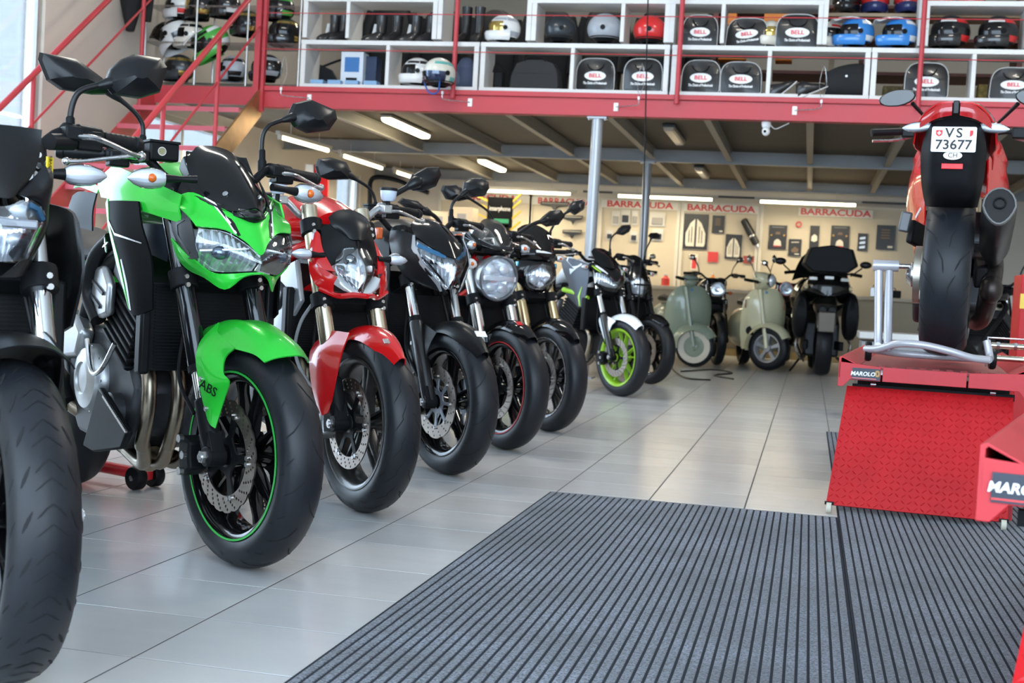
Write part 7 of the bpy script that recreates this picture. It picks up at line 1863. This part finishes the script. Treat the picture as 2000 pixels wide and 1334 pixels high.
# workbench with odds and ends
ba = at(1180, 548, 19.3); bb = at(1800, 560, 19.3)
wb = empty('workbench', ((ba.x+bb.x)/2, 19.45, 0), 0, 'long workbench along the back wall behind the scooters', 'table')
bw = bb.x-ba.x
MB().box((0, 0, .93), (bw, .6, .05)).build('bench_top', mat('bench board', (.50, .44, .34), .5), wb, smooth=False, bevel=.004)
MB().box((0, .05, .45), (bw, .45, .90)).build('bench_cabinet', mat('bench front beige', (.38, .33, .25), .6), wb, smooth=False)
MB().box((0, -.26, .05), (bw, .06, .10)).build('bench_plinth', mat('warm plinth', (.48, .36, .16), .5), wb, smooth=False, bevel=.004)
for i, (px, w, h, mt, lb) in enumerate(((1300, 16, 20, BARR, 'red can on the workbench, leftmost'), (1372, 26, 18, MATTB, 'black case on the workbench left of the orange bottle'), (1392, 12, 26, OR, 'orange bottle on the workbench'), (1408, 22, 16, MATTB, 'black tool case on the workbench'), (1712, 22, 18, mat('chrome tin', (.4, .4, .4), .3, .7), 'metal tin on the workbench right of the touring motorcycle'), (1745, 30, 14, MATTB, 'black tool tray on the workbench near the lift'))):
    Y = 19.3; p = at(px, 545, Y); s = Y/FPX; o = empty('bench_item', (p.x, Y, .956), 0, lb, 'container')
    if w > 18: MB().box((0, 0, h*s/2), (w*s, .15, h*s)).build('case_body', mt, o, bevel=.01); MB().tube([(-.04, 0, h*s), (-.03, 0, h*s+.03), (.03, 0, h*s+.03), (.04, 0, h*s)], .006, 6, 3).build('case_handle', BLACK, o)
    else: MB().lathe([(w*s*.5, 0), (w*s*.5, h*s*.7), (w*s*.25, h*s*.85), (w*s*.2, h*s)], (0, 0, 0), (0, 0, 1), 14).build('can_body', mt, o); MB().lathe([(w*s*.24, h*s), (w*s*.24, h*s+.02)], (0, 0, 0), (0, 0, 1), 12).build('can_cap', WHITE, o)
# metal tool chest by the lift
p = at(1745, 690, 9.6); tc = empty('tool_chest', (p.x, 9.6, 0), 0, 'grey metal tool chest behind the lifting table', 'cabinet')
MB().box((0, 0, .28), (.46, .4, .56)).build('chest_body', mat('chest grey', (.22, .22, .22), .4, .5), tc, smooth=False, bevel=.006)
MB().box((0, -.02, .60), (.50, .44, .05)).build('chest_top', mat('chest top pale', (.42, .41, .39), .35, .5), tc, smooth=False, bevel=.006)
for z in (.15, .30, .45):
    d = MB().box((0, -.205, z), (.42, .012, .12)).build('drawer', mat('drawer grey', (.27, .27, .27), .4, .5), tc, smooth=False, bevel=.003); MB().box((0, -.218, z+.04), (.30, .016, .012)).build('drawer_handle', STEEL, d, smooth=False)
# chrome wheel clamp standing on the right of the lifting table
c = at(1966, 694, 5.55); wc = empty('wheel_clamp', (c.x, 5.55, .578), 0, 'chrome roller clamp on the right of the lifting table', 'clamp')
ZN = mat('zinc plated', (.55, .54, .44), .22, 1.0)
for z in (.035, .085): MB().cyl((-.065, 0, z), (.065, 0, z), .012, 16).build('roller', ZN, wc)
tubeset('clamp_frame', [(-.075, 0, .0), (-.075, 0, .115), (.075, 0, .115), (.075, 0, .0)], .005, STEEL, wc, 8, 0)
for x in (-.035, .03): MB().cyl((x-.006, 0, .085), (x+.006, 0, .085), .017, 6).build('clamp_nut', STEEL, wc)
# red post at the right edge, banner on the left wall
p = at(1995, 560, 8.5)
pp = empty('red_cabinet', (p.x+.12, 8.6, 0), 0, 'tall red cabinet with yellow band at the right edge', 'cabinet')
MB().box((0, 0, .52), (.26, .3, 1.04)).build('cabinet_body', RAMPR, pp, smooth=False, bevel=.006); MB().box((0, -.152, .88), (.26, .004, .09)).build('yellow_band', YEL, pp, smooth=False)
a = at(592, 305, 15.6); bn = empty('banner_stand', (at(618, 350, 15.6).x, 15.6, 0), 0, 'tall red and white banner standing under the mezzanine by the left wall', 'banner')
MB().box((.06, 0, 1.10), (.20, .03, 2.2)).build('banner_red', RAMPR, bn, smooth=False); MB().box((-.09, 0, 2.03), (.12, .03, .34)).build('banner_white', WHITE, bn, smooth=False); MB().box((0, 0, .015), (.5, .35, .03)).build('banner_foot', MATTB, bn, smooth=False)
dp = at(900, 372, 18.9); tubes = [at(722, 400, 18.9), at(724, 355, 18.9), at(740, 346, 18.9), at(775, 352, 18.9), at(800, 362, 18.9)]
tag(MB().tube([tubes[0]-V(0, 0, 1.5)]+tubes+[tubes[-1]+V(.3, 0, -.1)], .035, 10, 5).build('drain_pipe', MATTB), 'black bent pipe on the far left under the mezzanine', 'pipe')
# ================================================================== SCOOTERS AND BIKES AT THE BACK
def scooter(loc, a, label, paint, kind, steer=0.0):
    b = empty('scooter', (loc[0], loc[1], 0), math.radians(a-90), label, 'scooter')
    r = .235 if kind == 'old' else .26; wd = .085 if kind == 'old' else .115; rr = .125 if kind == 'old' else .165
    sm = Matrix.Translation((-.06, 0, 0)) @ Matrix.Rotation(steer, 4, 'Z') @ Matrix.Translation((.06, 0, 0))
    def S(mb): return mb.xf(sm)
    p = tyre_prof(r, wd, rr); prof = [(x, -y) for x, y in p]+[(x, y) for x, y in reversed(p[:-1])]
    w = S(MB().lathe(prof+[(rr-.005, .3*wd), (rr-.005, -.3*wd)], (0, 0, r), n=40, closed=True)).build('front_wheel', RUBBER, b, ang=60)
    if kind == 'old':
        for s in (-1, 1): S(MB().lathe([(rr-.004, s*wd*.44), (rr+.030, s*wd*.545), (rr+.066, s*wd*.545), (rr+.066, s*wd*.45), (rr-.004, s*wd*.36)], (0, 0, r), n=40, closed=True)).build('whitewall', mat('whitewall', (.62, .58, .48), .5), w)
        S(MB().lathe([(.0, .045), (.03, .045), (.05, .03), (.09, .034), (rr, .025), (rr, -.025), (.09, -.034), (.05, -.03), (.03, -.045), (0, -.045)], (0, 0, r), n=36)).build('rim', paint, w)
    else:
        m_ = MB().lathe([(rr+.004, .05), (rr-.012, .045), (rr-.02, 0), (rr-.012, -.045), (rr+.004, -.05), (rr-.006, -.05), (rr-.028, 0), (rr-.006, .05)], (0, 0, r), n=40, closed=True)
        for k in range(5):
            t = 2*math.pi*k/5; d = V(math.sin(t), 0, math.cos(t)); m_.loft([[V(0, 0, r)+d*q+d.cross(TY)*x*ww+TY*y*.03 for x, y in ((-1, -1), (1, -1), (1, 1), (-1, 1))] for q, ww in ((.02, .02), (.08, .016), (rr-.012, .026))])
        m_.lathe([(.04, .05), (.05, .03), (.05, -.03), (.04, -.05)], (0, 0, r), n=20); S(m_).build('rim', SILVERP, w, ang=40)
    # front mudguard
    rows = []
    for t in range(0, 9):
        aa = math.radians(62-t*20); d = V(math.sin(aa), 0, math.cos(aa)); k = 1 if 1 < t < 7 else .8
        rows.append([V(0, 0, r)+d*(r+.045-(.09 if kind == 'old' else .06)*abs(y)**2.2)+TY*y*(.105 if kind == 'old' else .115)*k for y in (-1, -.75, -.35, 0, .35, .75, 1)])
    S(MB().sheet(Surf(rows, 2, 3), .004, -1)).build('front_mudguard', paint, b, ang=60)
    # legshield
    zt, zl = (.92, .25) if kind == 'old' else (.94, .23); hw = .27 if kind == 'old' else .255
    L = Surf(half([[(-.13, 0, zt+.02), (-.14, hw*.45, zt+.01), (-.17, hw*.72, zt-.035)], [(-.09, 0, zt-.12), (-.12, hw*.62, zt-.13), (-.20, hw*.97, zt-.15)], [(-.08, 0, zt-.32), (-.13, hw*.68, zt-.32), (-.22, hw*1.02, zt-.33)], [(-.10, 0, zl+.20), (-.16, hw*.66, zl+.20), (-.25, hw*1.0, zl+.20)], [(-.18, 0, zl), (-.24, hw*.62, zl), (-.30, hw*.86, zl)]]), 4, 5)
    ls = MB().sheet(L, .012, 1).build('legshield', paint, b, ang=60)
    MB().ribbon(L, [(.06, .5), (.3, .5), (.55, .5), (.70, .5)], [.014, .030, .042, .05], .008).build('horn_cover', paint, ls)
    bd = L.p(.10, .5); MB().box(bd+V(.01, 0, 0), (.006, .028, .028)).build('badge', mat('blue badge', (.05, .22, .45), .3), ls, bevel=.004)
    if kind == 'old':
        MB().box(L.p(.66, .5)+V(.03, 0, 0), (.05, .05, .03)).build('mudguard_crest', STEEL, ls, bevel=.01)
        S(MB().sphere((-.10, 0, zt+.06), .075, 18, 12, (1.0, 1.5, .75))).build('headset', paint, b)
        cov = S(MB().loft([[V(-.10+.10*k*math.cos(t), .11*k*math.sin(t), zt+.09+zz) for t in [2*math.pi*i/12 for i in range(12)]] for zz, k in ((0, 1), (.03, .9), (.05, .5))])).build('headset_cover', mat('grey-green cloth', (.16, .20, .17), .8), b)
    else:
        hs = S(MB().loft([[V(-.12+x+rx*math.cos(t), ry*math.sin(t), z) for t in [2*math.pi*i/18 for i in range(18)]] for x, z, rx, ry in ((-.03, zt-.0, .07, .06), (-.01, zt+.05, .10, .10), (.0, zt+.10, .12, .14), (-.01, zt+.16, .11, .14), (-.04, zt+.20, .07, .09))])).build('headset', paint, b, ang=60)
        S(MB().lathe([(.0, .045), (.05, .035), (.07, .01), (.074, -.01), (.07, -.02)], (-.02, 0, zt+.105), (1, 0, -.05), 24)).build('headlamp', REFLW, hs)
        S(MB().lathe([(.072, .012), (.080, .006), (.080, -.02), (.072, -.022)], (-.02, 0, zt+.105), (1, 0, -.05), 24, closed=True)).build('headlamp_ring', CHROME, hs)
        for s in (-1, 1):
            MB().box(L.p(.30, .5+s*.42)+V(.012, 0, 0), (.02, .018, .10)).build('turn_lamp', mat('turn lamp', (.35, .17, .10), .2, coat=.6), ls, bevel=.006)
            D = MB().sphere(L.p(.72, .5+s*.22)+V(.004, 0, 0), .06, 14, 10, (.12, 1, .9)); D.build('fork_opening', MATTB, ls)
    for s in (-1, 1):
        S(MB().cyl((-.12, s*.13, zt+.08), (-.17, s*.34, zt+.10), .018, 12)).build('grip', MATTB, b)
        S(MB().tube([(-.07, s*.16, zt+.08), (-.08, s*.30, zt+.075)], .006, 6)).build('lever', CHROME, b)
    if kind != 'old':
        for s in (-1, 1):
            mm = S(MB().lathe([(.0, .02), (.035, .015), (.048, 0), (.046, -.004), (0, -.005)], (-.16, s*.29, zt+.34+(.03 if s > 0 else 0)), (1, 0, 0), 20)).build('mirror', CHROME, b)
            S(MB().tube([(-.13, s*.15, zt+.13), (-.15, s*.21, zt+.24), (-.16, s*.27, zt+.32)], .005, 8, 3)).build('mirror_stem', CHROME, mm)
    S(MB().cyl((.0, -.055, r), (-.14, -.03, zt), .026, 12)).build('fork', paint, b)
    # floor, seat, rear body
    MB().box((-.50, 0, .26), (.46, .30, .05)).build('floorboard', paint, b, bevel=.015)
    body_loft('rear_body', [(-.68, .10, .26, .66), (-.82, .20, .24, .74), (-1.05, .25, .22, .74), (-1.28, .22, .26, .72), (-1.46, .10, .36, .66)], paint, b, 4, 16)
    body_loft('seat', [(-.66, .09, .72, .78), (-.85, .13, .74, .82), (-1.1, .14, .75, .84), (-1.36, .10, .74, .80)], SEATM, b)
    MB().lathe([(x, y) for x, y in prof]+[(rr-.005, .3*wd), (rr-.005, -.3*wd)], (-1.24, 0, r), n=36, closed=True).build('rear_wheel', RUBBER, b, ang=60)
    tubeset('stand', [(-.62, -.12, .22), (-.66, -.16, .02)], .010, MATTB, b, 8, 0)
    return b
SAGE = mat('sage green paint', (.25, .30, .23), .3, coat=.6); CREAM = mat('pale cream green paint', (.70, .65, .42), .28, coat=.7)
scooter((-1.30, 15.25), 20, 'sage green vintage scooter with whitewall tyre at the back', SAGE, 'old', 1.05)
scooter((-.47, 15.55), 14, 'cream modern scooter with chrome mirrors at the back', CREAM, 'new', .85)
def back_bike(loc, a, label, tankm, lampz=.92, lampm=None, n=32):
    b = bike('parked_motorcycle', label, loc, a)
    w = wheel('front_wheel', .31, .11, .225, (0, 0, .31), b, GLOSSB, 5, 'y', n=n); disc(.10, .15, -.07, (0, 0, .31), w, nh=8, rows=2, n=32)
    fork(b, 'conv', CHROME, MATTB, zsplit=.60); arch(b, BLACK, 40, -40, .345, .065, .045)
    c = V(-.17, 0, lampz)
    sh = MB().lathe([(.03, -.10), (.07, -.08), (.09, 0), (.085, .008), (.080, 0)], c, (1, 0, 0), 24, cap=False).build('headlamp_shell', lampm or CHROME, b)
    MB().lathe([(.082, -.002), (.05, .014), (0, .02)], c, (1, 0, 0), 24, cap=False).build('headlamp_lens', LENS, sh); MB().lathe([(.08, -.006), (.04, -.03), (0, -.035)], c, (1, 0, 0), 20, cap=False).build('headlamp_reflector', REFL, sh)
    for s in (-1, 1):
        q = signal(b, (-.20, s*.14, lampz-.04), (0, s, 0), .05, .022, .05, lens=AMBER, bulb=False)
    bars(b, 1.10, -.36, yout=.38)
    for s in (-1, 1): mirror(b, -.38, [(s*(.30+.05*math.cos(t)), 1.30+.038*math.sin(t)) for t in [2*math.pi*i/12 for i in range(12)]], [(s*.20, 1.10), (s*.22, 1.19), (s*.27, 1.275)], mt=CHROME, boot=False)
    common(b, tankm, BLACK, GLOSSB, 2, n=n, rad=False)
    return b
back_bike((-1.06, 16.15), 16, 'black roadster with orange indicators between the two scooters', GLOSSB)
back_bike((-2.12, 16.5), 25, 'dark motorcycle with red tank and chrome mirrors left of the sage scooter', RED)
back_bike((-.30, 16.95), 0, 'red motorcycle with large round headlamp behind the cream scooter', RED, .98, RED)
back_bike((1.75, 12.4), 150, 'dark motorcycle standing far behind the lifting table at the right edge', GLOSSB)
def tourer():
    b = bike('touring_motorcycle', 'large black touring motorcycle seen from behind, beside the lifting table', (.175, 15.3), 183)
    # origin under the rear axle, x forward (away from the camera)
    w = wheel('rear_wheel', .33, .18, .23, (0, 0, .33), b, GLOSSB, 5, 'y', n=40)
    body_loft('mudguard', [(-.40, .10, .52, .60), (-.32, .11, .58, .72), (-.15, .12, .66, .80), (.1, .13, .70, .86)], mat('bronze grey guard', (.16, .14, .115), .35, .5), b)
    P = MB().prism([(-.42, -.09, .50), (-.44, -.09, .72), (-.36, -.09, .74), (-.34, -.09, .50)], (0, .18, 0)).build('rear_flap', mat('bronze grey guard', (.16, .14, .115), .35, .5), b, bevel=.01)
    body_loft('tail_section', [(-.38, .16, .90, 1.08), (-.28, .24, .86, 1.14), (-.05, .28, .80, 1.14), (.25, .26, .78, 1.05)], GLOSSB, b)
    Lr = mat('pale lamp glass', (.62, .62, .60), .2, coat=.6)
    for y, ww in ((-.17, .09), (0, .10), (.17, .09)): MB().box((-.385 if y == 0 else -.345, y, 1.10 if y == 0 else 1.085), (.02, ww, .035), rot=Matrix.Rotation(-y*1.2, 3, 'Z')).build('tail_lamp', Lr, b, bevel=.008)
    for s in (-1, 1):
        MB().sphere((-.33, s*.24, .99), .022, 10, 8).build('turn_signal', mat('warm lamp', (.65, .55, .32), .2), b)
        body_loft('saddle_bag', [(-.30, .06, .50, .88), (-.20, .085, .42, .94), (.10, .085, .42, .94), (.25, .06, .5, .88)], MATTB, b).location = (0, s*.275, 0)
        e = MB().lathe([(.045, 0), (.05, .02), (.05, .35), (.035, .40)], (-.42, s*.052, .74), (1, 0, -.08), 20, cap=False).build('exhaust_tip', CHROME, b); MB().lathe([(.040, .012), (.0, .014)], (-.42, s*.052, .74), (1, 0, -.08), 20).build('exhaust_bore', BLACK, e)
        MB().beam((-.05, s*.20, .34), (.5, s*.16, .34), .05, .10).build('lower_frame', MATTB, b, bevel=.01)
        for k in range(2): tubeset('crash_bar', [(.1, s*.22, .50), (.0, s*.30, .35), (.05, s*.24, .18), (.25, s*.18, .20)], .014, STEEL, b, 8, 4) if k == 0 else None
    body_loft('seat', [(-.15, .15, 1.05, 1.16), (.15, .18, .92, 1.02), (.5, .17, .86, .96), (.7, .12, .88, .98)], SEATM, b)
    body_loft('fuel_tank', [(.6, .12, .80, 1.0), (.8, .22, .78, 1.12), (1.05, .22, .78, 1.12), (1.2, .14, .82, 1.05)], GLOSSB, b)
    Wn = Surf(half([[(1.10, 0, 1.44), (1.10, .16, 1.43), (1.08, .25, 1.36)], [(1.25, 0, 1.32), (1.24, .20, 1.31), (1.18, .30, 1.24)], [(1.38, 0, 1.12), (1.36, .22, 1.12), (1.28, .34, 1.08)]]), 4, 4)
    MB().sheet(Wn, .005, 1).build('windscreen', MATTB, b, ang=50)
    body_loft('front_fairing', [(.95, .30, .70, 1.10), (1.15, .36, .62, 1.14), (1.35, .28, .60, 1.12), (1.5, .12, .70, 1.0)], GLOSSB, b)
    tc_ = MB().loft([[V(x, y*w, z) for y, z in ((-.20, 1.16), (.20, 1.16), (.30, 1.24), (.235, 1.42), (.0, 1.455), (-.235, 1.42), (-.30, 1.24))] for x, w in ((-.46, .92), (-.40, 1), (-.10, 1), (-.02, .9))]).build('top_case', MATTB, b, bevel=.012)
    hb = tubeset('handlebar', [(.75, .44, 1.16), (.9, .30, 1.18), (1.0, .12, 1.12), (1.0, -.12, 1.12), (.9, -.30, 1.18), (.75, -.44, 1.16)], .013, MATTB, b, 10, 4)
    for s in (-1, 1):
        MB().cyl((.86, s*.33, 1.18), (.76, s*.44, 1.16), .02, 12).build('grip', BLACK, hb)
        mm = MB().sphere((.95, s*.50, 1.30), .07, 16, 10, (.35, 1, .62)).build('mirror', SATIN, b); MB().tube([(1.05, s*.34, 1.16), (.97, s*.46, 1.26)], .009, 8).build('mirror_stem', SATIN, mm)
    wheel('front_wheel', .31, .13, .225, (1.6, 0, .31), b, GLOSSB, 5, 'y', n=32)
    MB().prism([(.35, -.20, .20), (.35, -.20, .60), (.7, -.20, .72), (1.1, -.20, .66), (1.15, -.20, .25)], (0, .40, 0)).build('engine', DARKALU, b, bevel=.03)
    tubeset('side_stand', [(.3, .18, .25), (.2, .34, .02)], .012, MATTB, b, 8, 0)
tourer()
# cables on the floor by the scooters
for n_, pts in enumerate(([(1302, 700), (1315, 722), (1340, 738), (1388, 742)], [(1330, 725), (1390, 722), (1430, 728), (1395, 733), (1432, 740)])):
    P = []
    for q in pts:
        d = RT*((q[0]-1000)/FPX)+UP*((667-q[1])/FPX)+FW; t_ = -(CAMH-.008)/d.z; P.append(V(0, 0, CAMH)+d*t_)
    tag(MB().tube(P, .008, 6, 6).build('floor_cable', BLACK), ('single black cable curving over the tiles before the sage scooter', 'bundle of black cable lying on the tiles before the sage scooter')[n_], 'cable')
